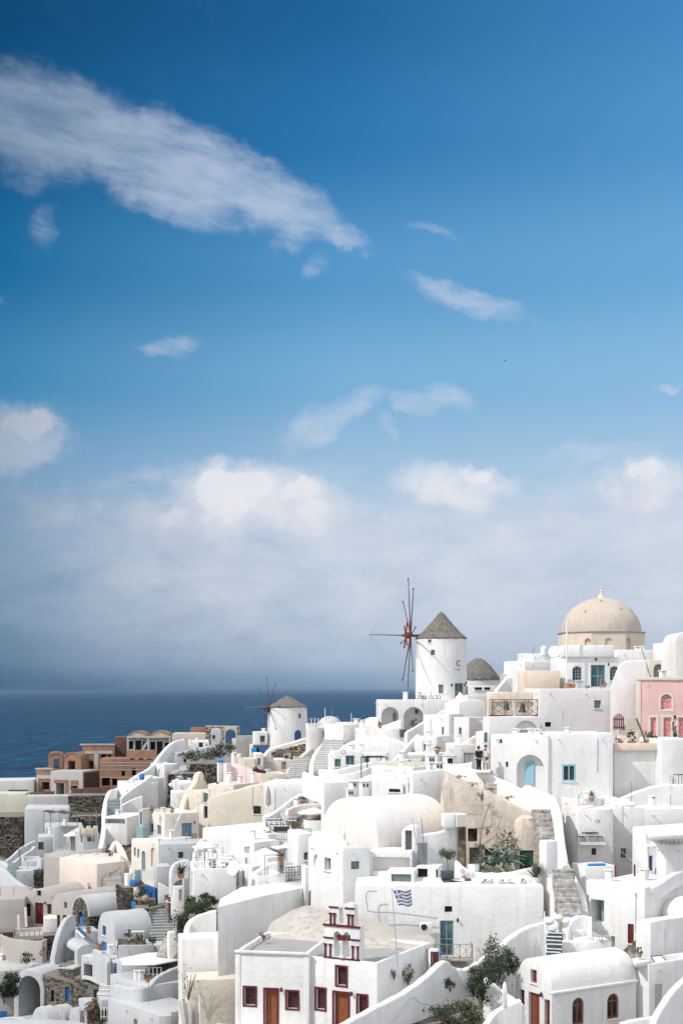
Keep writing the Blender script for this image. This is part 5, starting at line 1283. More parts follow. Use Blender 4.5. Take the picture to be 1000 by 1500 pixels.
# lettering on the big mill
def lettering(body, size, px, py, bold=0):
    k = 152 / F; tx = bpy.data.curves.new('letters', 'FONT'); tx.body = body; tx.size = size; tx.extrude = .01; tx.offset = bold; tx.align_x = 'CENTER'
    to = bpy.data.objects.new('letters', tx); COL.objects.link(to); dg = bpy.context.evaluated_depsgraph_get()
    me = bpy.data.meshes.new_from_object(to.evaluated_get(dg)); bpy.data.objects.remove(to); me.materials.clear(); me.materials.append(M('black_iron'))
    r = 37.2 * k; s0 = (px - 646) * k; z = (1026 - py) * k; a0 = math.asin(s0 / r)
    rr = r + .02
    for v in me.vertices:
        a = a0 + v.co.x / rr; y = v.co.y; d = v.co.z
        v.co = Vector(((rr + d) * math.sin(a), -(rr + d) * math.cos(a), z + y))
    o = bpy.data.objects.new('letters', me); COL.objects.link(o); o.parent = mill
lettering('C', .86, 668.5, 976.3); lettering('I I I I I I I I I I I', .17, 668, 981.5); lettering('I I I I I', .17, 669, 983.6)
for px in (658.5, 678.5):
    k = 152 / F; a = math.asin((px - 646) / 37.8); bm = bmesh.new(); lathe(bm, [(.03, 0), (.1, .1), (.1, .28), (0, .34)], 8, (38 * k * math.sin(a), -38 * k * math.cos(a), (1026 - 1006) * k)); obj('lamp', bm, 'black_iron', mill)
# second mill: a broad bare cone
k = 160 / F; c = P(700, 1012, 164); r = empty('windmill', c); tag(r, 'white round mill house with wide grey thatched cone behind the big windmill', 'mill', 'windmills')
bm = bmesh.new(); lathe(bm, [(32 * k, -3), (32 * k, (1012 - 993) * k)], 40); obj('tower', bm, 'white', r)
bm = bmesh.new(); lathe(bm, [(33 * k, -.1), (33.5 * k, 0), (27 * k, 10 * k), (18 * k, 21 * k), (10 * k, 28 * k), (4 * k, 31 * k), (0, 31.5 * k)], 48, (0, 0, (1012 - 994.5) * k))
rg = random.Random(2)
for v in bm.verts: q = 1 + rg.uniform(-.02, .02); v.co.x *= q; v.co.y *= q
obj('roof', bm, 'thatch', r)
house('low white wall with a pair of dark framed signs beside the second mill', (684, 686, 732), 1005, 1026, 150, 4, 'white', 'flat', [('R', 695, 1007, 706, 1011, 'black_win'), ('R', 709, 1007, 718, 1011, 'black_win')], b=2, name='parapet', cat='parapet')
house('grey white ramp parapet right of the big windmill door', (676, 684, 716), 1018, 1034, 146, 12, 'soft_white', 'flat', b=1, name='parapet', cat='parapet')
wall('white stair cheek rising to the big windmill door', [(668, 1027, 147.5), (673, 1014, 148), (679, 1024, 147)], 3, .5, 'white', n=2)
mb = house('white terrace house with two arched recesses under the big windmill', (553, 556, 676), 1025, 1078, 146, 3, 'white', 'flat',
  [('R', 558.5, 1036, 584, 1064, 'deep', True), ('R', 591, 1036, 620, 1070, 'deep', True)], b=5, name='terrace_house', bev=.08)
for px0, px1, y0, y1, st in ((577, 582, 1045, 1057, 'steel_teal'), (610, 614, 1040, 1046, 'slate')):
    s0, z0 = on_face(mb, 'R', px0, y1); s1, z1 = on_face(mb, 'R', px1, y0); bm = bmesh.new(); prism(bm, [(s0, z0), (s1, z0), (s1, z1), (s0, z1)], 1.50, 1.58); obj('window', bm, st, mb.o)
def fence(label, px0, px1, py, Y, h=.55, n=4, mat='black_iron'):
    A_ = P(px0, py, Y); B_ = P(px1, py, Y); r = empty('railing', A_); tag(r, label, 'railing'); L = (B_ - A_).length
    for z in (h, h * .25): bm = bmesh.new(); tube(bm, [(0, 0, z), (L, 0, z)], .025, 5); obj('rail', bm, mat, r)
    for i in range(n): bm = bmesh.new(); x = L * i / (n - 1); box(bm, x - .03, x + .03, -.03, .03, 0, h); obj('post', bm, mat, r)
    return r
fence('left black terrace railing in front of the big windmill', 607, 624, 1025, 147, .38)
fence('right black terrace railing in front of the big windmill', 628, 645, 1025, 147, .38)
cable('black stair rail curving left in front of the big windmill', [(615, 1020, 147), (620, 1022, 147), (625, 1026, 147)], .03, 'black_iron', 'rail', 3)
bush('dark plant inside the right arched recess under the windmill', 604, 1066, 146.6, (.5, .3, .55), 150, .14, 'leaf_olive')
wall('white rising parapet crossing in front of the left arched recess', [(549, 1067, 143.5), (570, 1060, 143), (588, 1054, 142.6)], 2.2, .4, 'white', n=3)
wall('white rounded shoulder wall left of the arched terrace', [(530, 1059, 150), (540, 1052, 148), (548, 1051, 147), (556, 1052, 146.5)], 3, .6, 'white')
wall('long white parapet climbing to the right from the second arched recess', [(594, 1073, 139), (612, 1062, 140), (630, 1052, 141), (650, 1040, 142), (672, 1030, 143)], 4, .4, 'white', n=3)
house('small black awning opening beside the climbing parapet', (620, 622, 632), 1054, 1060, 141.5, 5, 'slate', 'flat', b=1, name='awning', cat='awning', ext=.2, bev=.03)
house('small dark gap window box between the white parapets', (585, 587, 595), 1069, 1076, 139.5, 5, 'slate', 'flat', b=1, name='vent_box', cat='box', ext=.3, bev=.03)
# ------------------------------------------------ white cluster below the mill
house('white cubic house with small window at the corner below the big windmill', (620, 658, 666), 1047, 1110, 133, 66, 'white', 'par', [('L', 646.5, 1065, 650, 1077, 'dark_win')], a=4)
house('white cubic house with grey shutter window right of the corner house', (664, 687, 692), 1051, 1092, 128.5, 64, 'white', 'par', [('L', 671.5, 1066, 676, 1078, 'dark_win')], a=4)
house('white recessed house with tall grey shutters near the lilac wall', (684, 688, 712), 1056, 1088, 130.5, 8, 'white', 'par', [('R', 689, 1063, 697, 1084, 'grey_shut')], b=3)
house('white round shouldered house above the grey shuttered one', (655, 672, 714), 1032, 1062, 138, 16, 'white', ('vR', .3), b=4)
house('grey white house with wide garage shutter left of the couple', (660, 664, 704), 1091, 1130, 124, 6, 'soft_white', 'flat', [('R', 679, 1103, 694, 1119, 'grey_shut')], b=4)
wall('white curved terrace parapet above the wide garage shutter', [(662, 1092, 126), (675, 1090, 125.5), (686, 1083, 125.5), (698, 1077, 126), (707, 1077, 126.5)], 3, .4, 'white')
house('white house with narrow slot window in the middle of the white cluster', (606, 640, 660), 1079, 1125, 129, 64, 'white', 'par', [('L', 620, 1090, 625, 1100, 'dark_win')], a=4)
house('low blocky white house in front of the slot window house', (596, 641, 662), 1104, 1128, 121.5, 70, 'white', 'flat', a=3, bev=.2)
gb = house('tiny white gabled kiosk with dark window beside the path', (648, 664, 668), 1108, 1130, 119, 70, 'white', 'flat', [('L', 655, 1111, 663, 1119, 'black_win')], a=1.2, name='kiosk', cat='kiosk')
bm = bmesh.new(); prism(bm, [(-.1, 0), (gb.b + .1, 0), (gb.b / 2, .62)], -.08, 1.25); bm.transform(Matrix.Translation((0, gb.b, gb.zt)) @ Matrix.Rotation(R_(-90), 4, 'Z')); obj('roof', bm, 'white', gb.o)
wall('low grey white wall between the kiosk and the couple', [(664, 1120, 116), (678, 1119, 115.4), (692, 1116, 115)], 2, .35, 'soft_white', n=2)
house('white block at the couple\'s side with teal door strip', (704, 707, 718), 1073, 1120, 118.5, 6, 'white', 'flat', [('R', 709, 1073, 714, 1088, 'teal_win')], b=3)
wall('white diagonal stair wall climbing past the slot window house', [(574, 1117, 125), (595, 1094, 129), (612, 1076, 133)], 4, .4, 'white', n=3)
slab('dark stone path where the couple walk', [(694, 1127), (719, 1127), (718, 1130.5), (695, 1130.5)], 111.6, .12, 'soft_white', 'path_slab', 'path')
# people
def person(label, px, py, Y, H, pose, facing):
    root = empty('person', P(px, py, Y), facing); tag(root, label, 'person')
    s = H / 1.78
    def skin_mesh(name, verts, edges, mat, sub=2):
        me = bpy.data.meshes.new(name); me.from_pydata([tuple(Vector(v[:3]) * s) for v in verts], edges, []); o = bpy.data.objects.new(name, me); COL.objects.link(o); o.parent = root
        m_ = o.modifiers.new('skin', 'SKIN'); m_.use_smooth_shade = True
        for i, v in enumerate(verts):
            d = me.skin_vertices[0].data[i]; d.radius = (v[3] * s, (v[4] if len(v) > 4 else v[3]) * s); d.use_root = (i == 0)
        sb = o.modifiers.new('sub', 'SUBSURF'); sb.levels = sub; sb.render_levels = sub
        me.materials.append(M(mat)); SKINS.append(o); return o
    f = pose
    body = [(0, 0, .95, .145, .11), (0, 0, 1.12, .13, .10), (0, .0, 1.30, .155, .11), (0, 0, 1.44, .13, .10), (0, -.01, 1.52, .055), (0, -.02, 1.58, .06), (0, -.03, 1.66, .085, .10), (0, -.03, 1.74, .07, .085),
            (-.19, 0, 1.43, .065), (-.25, f[0], 1.17, .05), (-.20 + f[2], f[1], .95, .04), (-.18 + f[2], f[1] - .05, .86, .03),
            (.19, 0, 1.43, .065), (.25, -f[0], 1.17, .05), (.20 - f[2], f[1], .95, .04), (.18 - f[2], f[1] - .05, .86, .03),
            (-.10, 0, .86, .10), (-.11, f[3], .48, .065), (-.11, f[4], .09, .045), (-.12, f[4] - .14, .04, .04),
            (.10, 0, .86, .10), (.11, -f[3], .48, .065), (.11, -f[4] + .02, .09, .045), (.12, -f[4] - .12, .04, .04)]
    ed = [(0, 1), (1, 2), (2, 3), (3, 4), (4, 5), (5, 6), (6, 7), (3, 8), (8, 9), (9, 10), (10, 11), (3, 12), (12, 13), (13, 14), (14, 15), (0, 16), (16, 17), (17, 18), (18, 19), (0, 20), (20, 21), (21, 22), (22, 23)]
    skin_mesh('body', body, ed, 'skin')
    return root, skin_mesh, s
SKINS = []
def dress(skin_mesh, f, top, legs, long_legs, sleeves):
    t = [(0, 0, .90, .165, .13), (0, 0, 1.12, .155, .12), (0, 0, 1.30, .175, .13), (0, 0, 1.45, .13, .11), (-.20, 0, 1.43, .085), (.20, 0, 1.43, .085), (-.25, f[0], 1.19, .07), (.25, -f[0], 1.19, .07)]
    e = [(0, 1), (1, 2), (2, 3), (3, 4), (3, 5), (4, 6), (5, 7)]
    if sleeves: t += [(-.20 + f[2], f[1], .97, .058), (.20 - f[2], f[1], .97, .058)]; e += [(6, 8), (7, 9)]
    skin_mesh('jacket' if sleeves else 'shirt', t, e, top)
    zb = .10 if long_legs else .52; q = 1 if long_legs else .9
    l = [(0, 0, .92, .16, .125), (-.10, 0, .84, .115), (.10, 0, .84, .115), (-.11, f[3], .50 if long_legs else .56, .095), (.11, -f[3], .50 if long_legs else .56, .095)]
    e = [(0, 1), (0, 2), (1, 3), (2, 4)]
    if long_legs: l += [(-.11, f[4], .09, .075), (.11, -f[4] + .02, .09, .075)]; e += [(3, 5), (4, 6)]
    skin_mesh('trousers' if long_legs else 'shorts', l, e, legs)
def headgear(root, s, mat, name, r=.105, long=False):
    bm = bmesh.new(); bmesh.ops.create_uvsphere(bm, u_segments=14, v_segments=9, radius=r * s)
    for v in bm.verts:
        v.co.y *= 1.12
        if v.co.z < 0: v.co.z *= (1.5 if long else .5)
    obj(name, bm, mat, root, (0, .012 * s, 1.71 * s))
    for x in (-.033, .033):
        bm = bmesh.new(); bmesh.ops.create_icosphere(bm, subdivisions=1, radius=.012 * s); obj('eye', bm, 'black_iron', root, (x * s, -.128 * s, 1.675 * s))
    bm = bmesh.new(); bmesh.ops.create_icosphere(bm, subdivisions=1, radius=.02 * s); obj('nose', bm, 'skin', root, (0, -.138 * s, 1.645 * s))
fA = (.03, -.12, .10, -.04, .02)
r1, sk, s_ = person('person in black jacket and trousers with dark hair walking on the path', 701, 1131, 110.2, 1.98, fA, R_(25)); dress(sk, fA, 'black_cloth', 'black_cloth', True, True); headgear(r1, s_, 'hair', 'hair', .11, True)
fB = (.02, .02, -.03, .03, -.06)
r2, sk, s_ = person('person in white shirt and white shorts with dark beard walking on the path', 711, 1130, 110.4, 2.02, fB, R_(-15)); dress(sk, fB, 'white_cloth', 'white_cloth', False, False); headgear(r2, s_, 'hair', 'hair', .108)
bm = bmesh.new(); lathe(bm, [(.05, -.06), (.11, -.02), (.10, .03), (.06, .05)], 12); obj('beard', bm, 'hair', r2, (0, -.05, 1.63))
bm = bmesh.new(); box(bm, -.13, .13, -.05, .05, 0, .26, .03); tag(obj('bag', bm, 'slate', None, P(712.5, 1114, 109.9)), 'dark bag hanging at the hip of the person in white', 'bag')
# ------------------------------------------------ centre: wide mound house and stairs
house('wide low white vault swelling behind the three teal windows', (497, 601, 606), 1101, 1118, 137, 84, 'white', ('vL', .36), a=8, name='vault_house', cat='vault house', bev=.2)
house('white house front with three teal windows below the wide low vault', (480, 566, 572), 1104, 1140, 132, 85, 'white', 'flat', [('L', 534, 1108, 541, 1122, 'teal_win')], a=4)
house('slightly gabled white front with ring lamp and two teal windows', (483, 531, 534), 1106, 1138, 131.6, 86, 'white', ('vL', .28), [('L', 490, 1112, 499, 1124, 'teal_win'), ('L', 506, 1107, 519, 1121, 'teal_win')], a=2)
bm = bmesh.new(); bmesh.ops.create_circle(bm, segments=16, radius=.2); tube(bm, [(.19 * math.cos(a), 0, .19 * math.sin(a)) for a in [2 * math.pi * q / 14 for q in range(15)]], .03, 5); tag(obj('ring_lamp', bm, 'black_iron', None, P(503, 1102, 131.2)), 'dark ring shaped lamp on the gabled white front', 'lamp')
house('white roof block left of the warm white block behind the wide vault', (520, 524, 554), 1067, 1086, 142, 5, 'soft_white', 'flat', b=3)
house('warm white roof block right of the cool white block behind the wide vault', (551, 554, 587), 1067, 1088, 140.6, 5, 'soft_white', 'flat', b=3)
house('long low white roof with parapet behind the white roof blocks', (494, 500, 560), 1059, 1078, 152, 8, 'white', 'par', b=5)
house('white flat roof stepping down behind the broad stairs', (496, 502, 526), 1062, 1080, 146, 30, 'soft_white', 'flat', b=4)
stairs('broad pale stairway climbing between curved white walls to the skyline', 470, 1131, 137, 491, 1084, 2.3, 14, .55, 'concrete', 'white')
wall('curved white wall on the left of the broad pale stairway', [(456, 1136, 136), (456.5, 1120, 138), (461, 1105, 140.5), (472, 1091, 144), (486, 1080, 148), (498, 1068, 152), (507, 1058, 156)], 4, .5, 'white')
wall('curved white wall on the right of the broad pale stairway', [(485, 1106, 138.5), (488, 1096, 141), (495, 1085, 144), (503, 1077, 147)], 3.5, .5, 'white')
wall('upper low white wall in front of the teal windows', [(468, 1127, 130.4), (490, 1128, 129.6), (515, 1122, 129.6), (545, 1116, 130)], 2.4, .35, 'white')
wall('lower long white parapet curving in front of the teal windows', [(486, 1133, 126.5), (500, 1135, 125.6), (525, 1130, 125.4), (548, 1120, 126), (562, 1113, 127)], 3, .4, 'soft_white')
wall('white parapet curving from the broad stairs to the vault roof', [(446, 1131, 129.6), (458, 1136, 128), (478, 1142, 126), (500, 1146, 124.6), (520, 1144, 123.6), (548, 1132, 123)], 2.2, .5, 'white')
pr = empty('pergola', P(529, 1137, 124)); tag(pr, 'bare black pergola frame in front of the teal windows', 'pergola')
Lp = (566 - 529) / F * 124
for x, y in ((0, 0), (.55, 1.6), (Lp - .45, 1.6), (Lp, 0)):
    bm = bmesh.new(); box(bm, x - .04, x + .04, y - .04, y + .04, -.5, 1.62 if y == 0 else 1.7); obj('post', bm, 'black_iron', pr)
for p0, p1 in (((0, 0), (Lp, 0)), ((.55, 1.6), (Lp - .45, 1.6)), ((0, 0), (.55, 1.6)), ((Lp, 0), (Lp - .45, 1.6)), ((Lp / 2, 0), (Lp / 2, 1.6))):
    bm = bmesh.new(); tube(bm, [(p0[0], p0[1], 1.64), (p1[0], p1[1], 1.64)], .045, 4); obj('beam', bm, 'black_iron', pr)
house('dome roofed white house with antennas on the sea edge left of the stairs', (468, 470, 498), 1064, 1085, 170, 5, 'white', 'flat', b=5)
c = P(483, 1063, 173); bm = bmesh.new(); lathe(bm, [(1.45 * math.cos(a), 1.15 * math.sin(a)) for a in [R_(90 * q / 10) for q in range(11)]], 28); tag(obj('dome_roof', bm, 'old_white', None, c), 'low weathered white dome beside the antennas', 'dome')
house('dark grey concrete canopy left of the stairs below the weathered dome', (466, 468, 488), 1067, 1084, 166, 5, 'grey_render', 'flat', [('R', 473, 1071, 486, 1080, 'deep')], b=3)
house('long flat white house right of the small windmill with roof pipes', (450, 452, 472), 1061, 1090, 176, 5, 'soft_white', 'par', b=6)
for i, (px, y0, y1, lab) in enumerate(((476, 1038, 1060, 'tallest antenna mast beside the weathered dome'), (514.5, 1045, 1060, 'thin antenna mast above the flat white roof'), (456, 1053, 1062, 'short roof pipe nearest the small windmill'), (461, 1052, 1062, 'short roof pipe right of the small windmill'), (466, 1053, 1062, 'short roof pipe beside the dome'))):
    cable(lab, [(px, y0, 172), (px, y1, 172)], .05, 'white_paint', 'antenna', 1, 'masts and pipes on the roofs')
house('white roof with round chimneys behind the peach ruin wall', (543, 605, 656), 1124, 1182, 116, 50, 'white', 'par', [('L', 569, 1154, 586, 1160, 'black_win')], bev=.2)
house('pale white house end with blind arch above its dark window', (566, 590, 592), 1156, 1166, 115.3, 62, 'white', ('vL', .7), [('L', 569, 1156, 586, 1161, 'black_win')], a=.8, name='window_hood', cat='hood', bev=.05)
house('sage tinted flat roof edge behind the bright white house', (548, 626, 632), 1117, 1130, 119.5, 80, 'sage', 'flat', a=3)
house('white side block with rough wall top next to the peach ruin', (598, 604, 652), 1133, 1180, 112.5, 14, 'white', 'flat', ytr=1127, b=2)
def chimney(label, px, py, Y, w=.5, h=1.0, holes=True):
    r = empty('chimney', P(px, py, Y), R_(20)); tag(r, label, 'chimney', 'white chimneys')
    bm = bmesh.new(); box(bm, -w / 2, w / 2, -w / 2, w / 2, -1, h, .06); obj('stack', bm, 'white', r)
    bm = bmesh.new(); box(bm, -w * .62, w * .62, -w * .62, w * .62, h - .005, h + .1, .03); obj('cap', bm, 'white', r)
    if holes:
        for x in (-.14, .14): bm = bmesh.new(); box(bm, x * w * 1.6 - .07, x * w * 1.6 + .07, -w / 2 - .02, -w / 2 + .02, h - .38, h - .12); obj('vent', bm, 'void', r)
for px, py, Y, w, h, lab in ((520, 1162, 117, .9, .95, 'wide white chimney with vents left of the bright white house'), (533, 1164, 115, .7, 1.0, 'white chimney with vents beside the bright white house'), (512, 1168, 114, .5, .6, 'small white chimney stub left of the wide one'),
        (630, 1128, 117, .6, 1.1, 'white chimney on the roof beside the kiosk'), (641, 1133, 116, .7, .8, 'second white chimney stub by the kiosk'), (605, 1140, 114, .3, .5, 'thin white chimney in front of the sage roof')):
    chimney(lab, px, py, Y, w, h)
house('white house body below the curved parapet left of the big vault', (469, 474, 546), 1147, 1222, 119, 24, 'white', 'flat', bev=.2)
house('white terrace house with window behind patterned black railing', (428, 436, 458), 1222, 1275, 110, 14, 'white', 'flat', [('R', 445, 1249, 452, 1261, 'plain_win')], b=4)

# ================================================================== cafe terrace, middle left
caf = house('white cafe terrace block with tables under the peach lit houses', (384, 442, 482), 1226, 1268, 121, 50, 'white', 'flat', name='cafe_terrace', cat='terrace', b=12, a=9, bev=.06)
house('pale lilac wall behind the cafe tables', (384, 476, 480), 1183, 1216, 137, 84, 'lilac', 'flat', ytl=1196, a=2)
house('white upper terrace body behind the cafe with potted tree', (386, 474, 480), 1149, 1186, 145, 84, 'white', 'flat', a=7)
wall('white ramp parapet rising to the right behind the cafe', [(388, 1198, 136), (404, 1188, 137.4), (420, 1176, 139), (434, 1166, 140.6), (452, 1160, 141.6)], 3, .45, 'white')
wall('bright white coping sloping along the cafe back wall', [(420, 1186, 134), (432, 1181, 134.6), (446, 1178, 135), (474, 1177, 135.4)], 2, .4, 'white')
tree('small leafy green tree in a pot on the white upper terrace', 465, 1174, 138, .9, (.75, .7, .85), 700, .16, 'leaf_mid', 'potted_tree', 'tree', .05)
bm = bmesh.new(); pot_mesh(bm, .34, .5); tag(obj('plant_pot', bm, 'terracotta', None, P(465, 1175, 138)), 'clay pot under the small leafy tree on the upper terrace', 'pot')
potted('low dark shrub in a pot left of the small leafy tree', 444, 1178, 137, .3, .3, (.6, .4, .25), 200, .12, 'leaf_dark')
potted('clay pot with thin sprigs at the foot of the small leafy tree', 471, 1176, 137, .25, .35, (.15, .15, .15), 30, .09, 'leaf_olive')
rg = random.Random(11); tz = 0
k = 0
for (px, py, Y, w) in ((403, 1204, 130, 1.7), (408, 1210, 127.5, 1.7), (401, 1199, 132, 1.5), (434, 1202, 130, 1.6), (440, 1207, 128, 1.6), (430, 1197, 132.5, 1.4)):
    k += 1; p = P(px, py, Y); p.z -= .75
    lab = ('long pale cafe table left of the middle aisle', 'front long pale cafe table beside the dark bench', 'rear cafe table nearest the closed parasol', 'long pale cafe table right of the middle aisle', 'front cafe table near the white awning', 'rear cafe table on the right side')[k - 1]
    table(lab, p, R_(8), 'canvas', w, .7, 'black_iron', 'cafe tables on the terrace')
    for q, dx in enumerate((-.55, .05, .6)):
        chair(('left', 'middle', 'right')[q] + ' dark chair drawn up to the ' + lab, p + Vector((dx * w / 1.7, -.62, 0)), math.pi + rg.uniform(-.3, .3), 'black_iron', 'dark chairs at the cafe tables')
house('long black bench box at the front edge of the cafe terrace', (401, 423, 425), 1212, 1219, 124.5, 86, 'black_iron', 'flat', a=.5, name='bench', cat='bench', ext=.6, bev=.03)
house('white counter block with black switches on the cafe terrace', (444, 447, 474), 1203, 1222, 125.5, 8, 'white', 'flat', b=1.5, name='counter', cat='counter', ext=.5)
house('white rounded planter wall at the left front of the cafe terrace', (384, 392, 404), 1222, 1240, 121.5, 30, 'white', 'flat', b=1.5, name='planter_wall', cat='planter wall')
house('cream low wall with rounded top between the cafe railings', (422, 424, 437), 1219, 1234, 121, 10, 'warm', 'flat', b=.6, name='parapet', cat='parapet')
fence('thin grey railing left of the cream wall on the cafe terrace', 406, 422, 1234, 120.4, .9, 8, 'grey_metal')
fence('patterned grey railing right of the cream wall on the cafe terrace', 438, 456, 1231, 119.6, .95, 9, 'grey_metal')
slab('flat white canopy slab in front of the cafe terrace', [(396, 1240), (420, 1236), (462, 1233), (470, 1236), (440, 1240), (408, 1243)], 118, .18, 'white', 'canopy', 'canopy')
for px, lab in ((408, 'left white canopy post below the cafe'), (417, 'middle white canopy post below the cafe'), (421, 'right thin white canopy post below the cafe')):
    o = cable(lab, [(px, 1240, 117.6), (px, 1290, 117.4)], .08, 'white_paint', 'post', 1, 'white canopy posts'); o['category'] = 'post'
def parasol(label, px, py, Y, r, h, mat='canvas'):
    o = empty('parasol', P(px, py, Y)); tag(o, label, 'parasol')
    bm = bmesh.new(); tube(bm, [(0, 0, 0), (0, 0, h + .3)], .03, 6); obj('pole', bm, 'grey_metal', o)
    bm = bmesh.new(); lathe(bm, [(r, h - .12), (r, h), (r * .5, h + .22), (0, h + .42), (0, h + .36), (r * .5, h + .16), (r * .97, h - .12)], 8); obj('canopy', bm, mat, o, ang=20)
parasol('wide open white parasol over the right side of the cafe', 460, 1212, 127, 1.5, 1.35)
r = empty('parasol', P(393, 1183, 140)); tag(r, 'closed grey parasol standing by the cream house end', 'parasol')
bm = bmesh.new(); tube(bm, [(0, 0, 0), (0, 0, 2.1)], .03, 5); obj('pole', bm, 'grey_metal', r)
bm = bmesh.new(); lathe(bm, [(.12, .2), (.26, .3), (.24, 1.0), (.18, 1.6), (.03, 2.1)], 8); obj('canopy', bm, 'grey_render', r)
bush('dry pampas like plant behind the dark bench on the cafe terrace', 431, 1216, 126, (.6, .4, .5), 220, .2, 'leaf_dry')
bush('grey shrub at the left front corner of the cafe terrace', 393, 1226, 122.5, (.45, .4, .3), 220, .12, 'leaf_olive')
r = empty('folded_loungers', P(396, 1240, 119)); tag(r, 'folded dark loungers leaning on the left cafe corner', 'loungers')
for q in range(4):
    bm = bmesh.new(); box(bm, -.6, .7, -.05, .02, 0, .06); bm.transform(Matrix.Translation((0, q * .22 - .2, .1 + q * .06)) @ Matrix.Rotation(R_(-22), 4, 'Y')); obj('frame', bm, 'black_iron' if q % 2 else 'grey_metal', r)
def big_rail():
    A_ = P(419, 1292, 107.2); B_ = P(444, 1287, 106); r = empty('railing', A_, math.atan2(B_.y - A_.y, B_.x - A_.x)); tag(r, 'ornate black iron railing with crossed panels beside the arched niche house', 'railing')
    L = (B_ - A_).xy.length; dz = .28
    for z in (.05, 1.05): bm = bmesh.new(); tube(bm, [(0, 0, z), (L, 0, z + dz)], .03, 5); obj('rail', bm, 'black_iron', r)
    for i in range(7):
        x = L * i / 6; bm = bmesh.new(); tube(bm, [(x, 0, 0), (x, 0, 1.1 + dz * i / 6)], .022, 5); obj('post', bm, 'black_iron', r)
        if i < 6:
            bm = bmesh.new(); x2 = L * (i + 1) / 6
            tube(bm, [(x, 0, .08 + dz * i / 6), (x2, 0, 1.05 + dz * i / 6)], .016, 4); tube(bm, [(x, 0, 1.05 + dz * i / 6), (x2, 0, .08 + dz * i / 6)], .016, 4)
            tube(bm, [((x + x2) / 2 + .12 * math.cos(a), 0, .56 + dz * i / 6 + .16 * math.sin(a)) for a in [6.283 * q / 8 for q in range(9)]], .014, 4); obj('cross_panel', bm, 'black_iron', r)
big_rail()
house('white pillar wall at the right end of the ornate black railing', (443, 446, 453), 1270, 1302, 105, 14, 'white', 'flat', b=1.2, name='pillar', cat='pillar')
cw = house('white stepped house with grey shutters in front of the cafe', (352, 372, 410), 1234, 1300, 117, 38, 'white', 'flat', [('L', 358, 1241, 365, 1250, 'grey_shut'), ('L', 359, 1257, 362, 1268, 'grey_shut')], b=3.4)
house('white lower house with pale lilac shaded front below the cafe', (368, 391, 410), 1256, 1306, 113.4, 34, 'white', 'flat')
house('white house corner with two tall teal doors facing left', (349, 369, 382), 1270, 1312, 112, 42, 'white', 'flat', [('L', 354, 1276, 358, 1297, 'teal_door'), ('L', 362, 1279, 366, 1300, 'teal_door')])
wall('bright white curved parapet at the foot of the stepped house', [(366, 1285, 110), (378, 1274, 110.6), (392, 1265, 111), (405, 1262, 111.2)], 3, .5, 'white')
house('white block with pale recess left of the ornate black railing', (372, 378, 420), 1284, 1312, 107.5, 20, 'white', 'par', b=3)
dish('large white satellite dish on a mast beside the white stepped house', 343, 1272, 108, .62, R_(-40))
house('white roof terrace left of the satellite dish', (276, 284, 346), 1273, 1300, 110, 10, 'white', 'par', b=5)
house('white wall with small black slot above the big dark bushes', (274, 303, 345), 1260, 1300, 116, 20, 'white', 'flat', [('R', 318, 1267, 325, 1270, 'vent')], b=3)
wall('thin arched white garden wall around the spiky palm', [(250, 1287, 113), (251, 1272, 113.4), (257, 1264, 113.8), (268, 1260, 114.2), (276, 1260, 114.6)], 1.5, .3, 'white')
potted('spiky palm in a pot inside the arched white garden wall', 265, 1287, 112, .3, .4, (.5, .5, .6), 46, .12, 'leaf_olive', spiky=True)
house('long white terrace wall with arched niche right of the cream house', (228, 234, 300), 1236, 1292, 138, 8, 'dimmed_white', 'flat', b=4, bev=.2)
wall('white curved garden wall around the silver bush', [(284, 1262, 124), (287, 1244, 126), (296, 1230, 128), (318, 1227, 130), (333, 1232, 129), (338, 1246, 127), (340, 1262, 125)], 1.3, .4, 'white')
bush('silvery round bush on the white terrace below the blue door', 291, 1252, 128, (.55, .5, .6), 420, .12, 'leaf_olive', clumps=12)
potted('grey green plant in a pale pot on the curved terrace', 320, 1254, 120, .35, .5, (.4, .4, .2), 80, .1, 'leaf_olive', 'concrete')
table('small pale table on the curved terrace below the cream house', P(316, 1257, 121), .3, 'canvas', .9, .7)
chair('pale chair beside the small table on the curved terrace', P(328, 1257, 121), 1.0, 'grey_paint')
house('white roofed block under the curved terrace', (292, 298, 340), 1254, 1280, 118, 8, 'white', 'flat', b=3)
# ================================================================== cream houses
c1 = house('big cream house wall with one small dark window and sloping top', (305, 392, 398), 1146, 1236, 150, 82, 'cream', 'flat', [('L', 371, 1181, 382, 1193, 'black_win')], ytl=1169, a=7, bev=.2)
house('cream lower wall with bright coping sloping below the big cream house', (330, 396, 400), 1200, 1250, 140, 82, 'warm', 'flat', ytl=1243, a=1)
c2 = house('narrow cream house front with two dark doors left of the big cream wall', (281, 306, 309), 1170, 1234, 152.5, 58, 'warm', 'flat', [('L', 298, 1181, 304, 1199, 'dark_door'), ('L', 297.5, 1162, 303, 1176, 'green_win')], ytl=1188, a=3)
house('warm white roof house with dots of vents in front of the pink wall', (304, 342, 350), 1150, 1178, 158, 66, 'blush', 'flat', [('L', 315, 1146, 318, 1149, 'vent')], a=6)
pk = house('pale pink house wall with narrow dark slot window', (331, 382, 386), 1134, 1176, 164, 80, 'pale_pink', 'flat', [('L', 349, 1144, 352.5, 1156, 'vent')], ytl=1120, a=5)
house('cream edged end of the pale pink wall', (327, 332, 336), 1119, 1160, 163.4, 60, 'warm', 'flat', name='wall_end', cat='wall', a=1)
house('cream terrace block right of the pale pink wall', (380, 384, 418), 1134, 1156, 160, 8, 'cream', 'par', b=5)
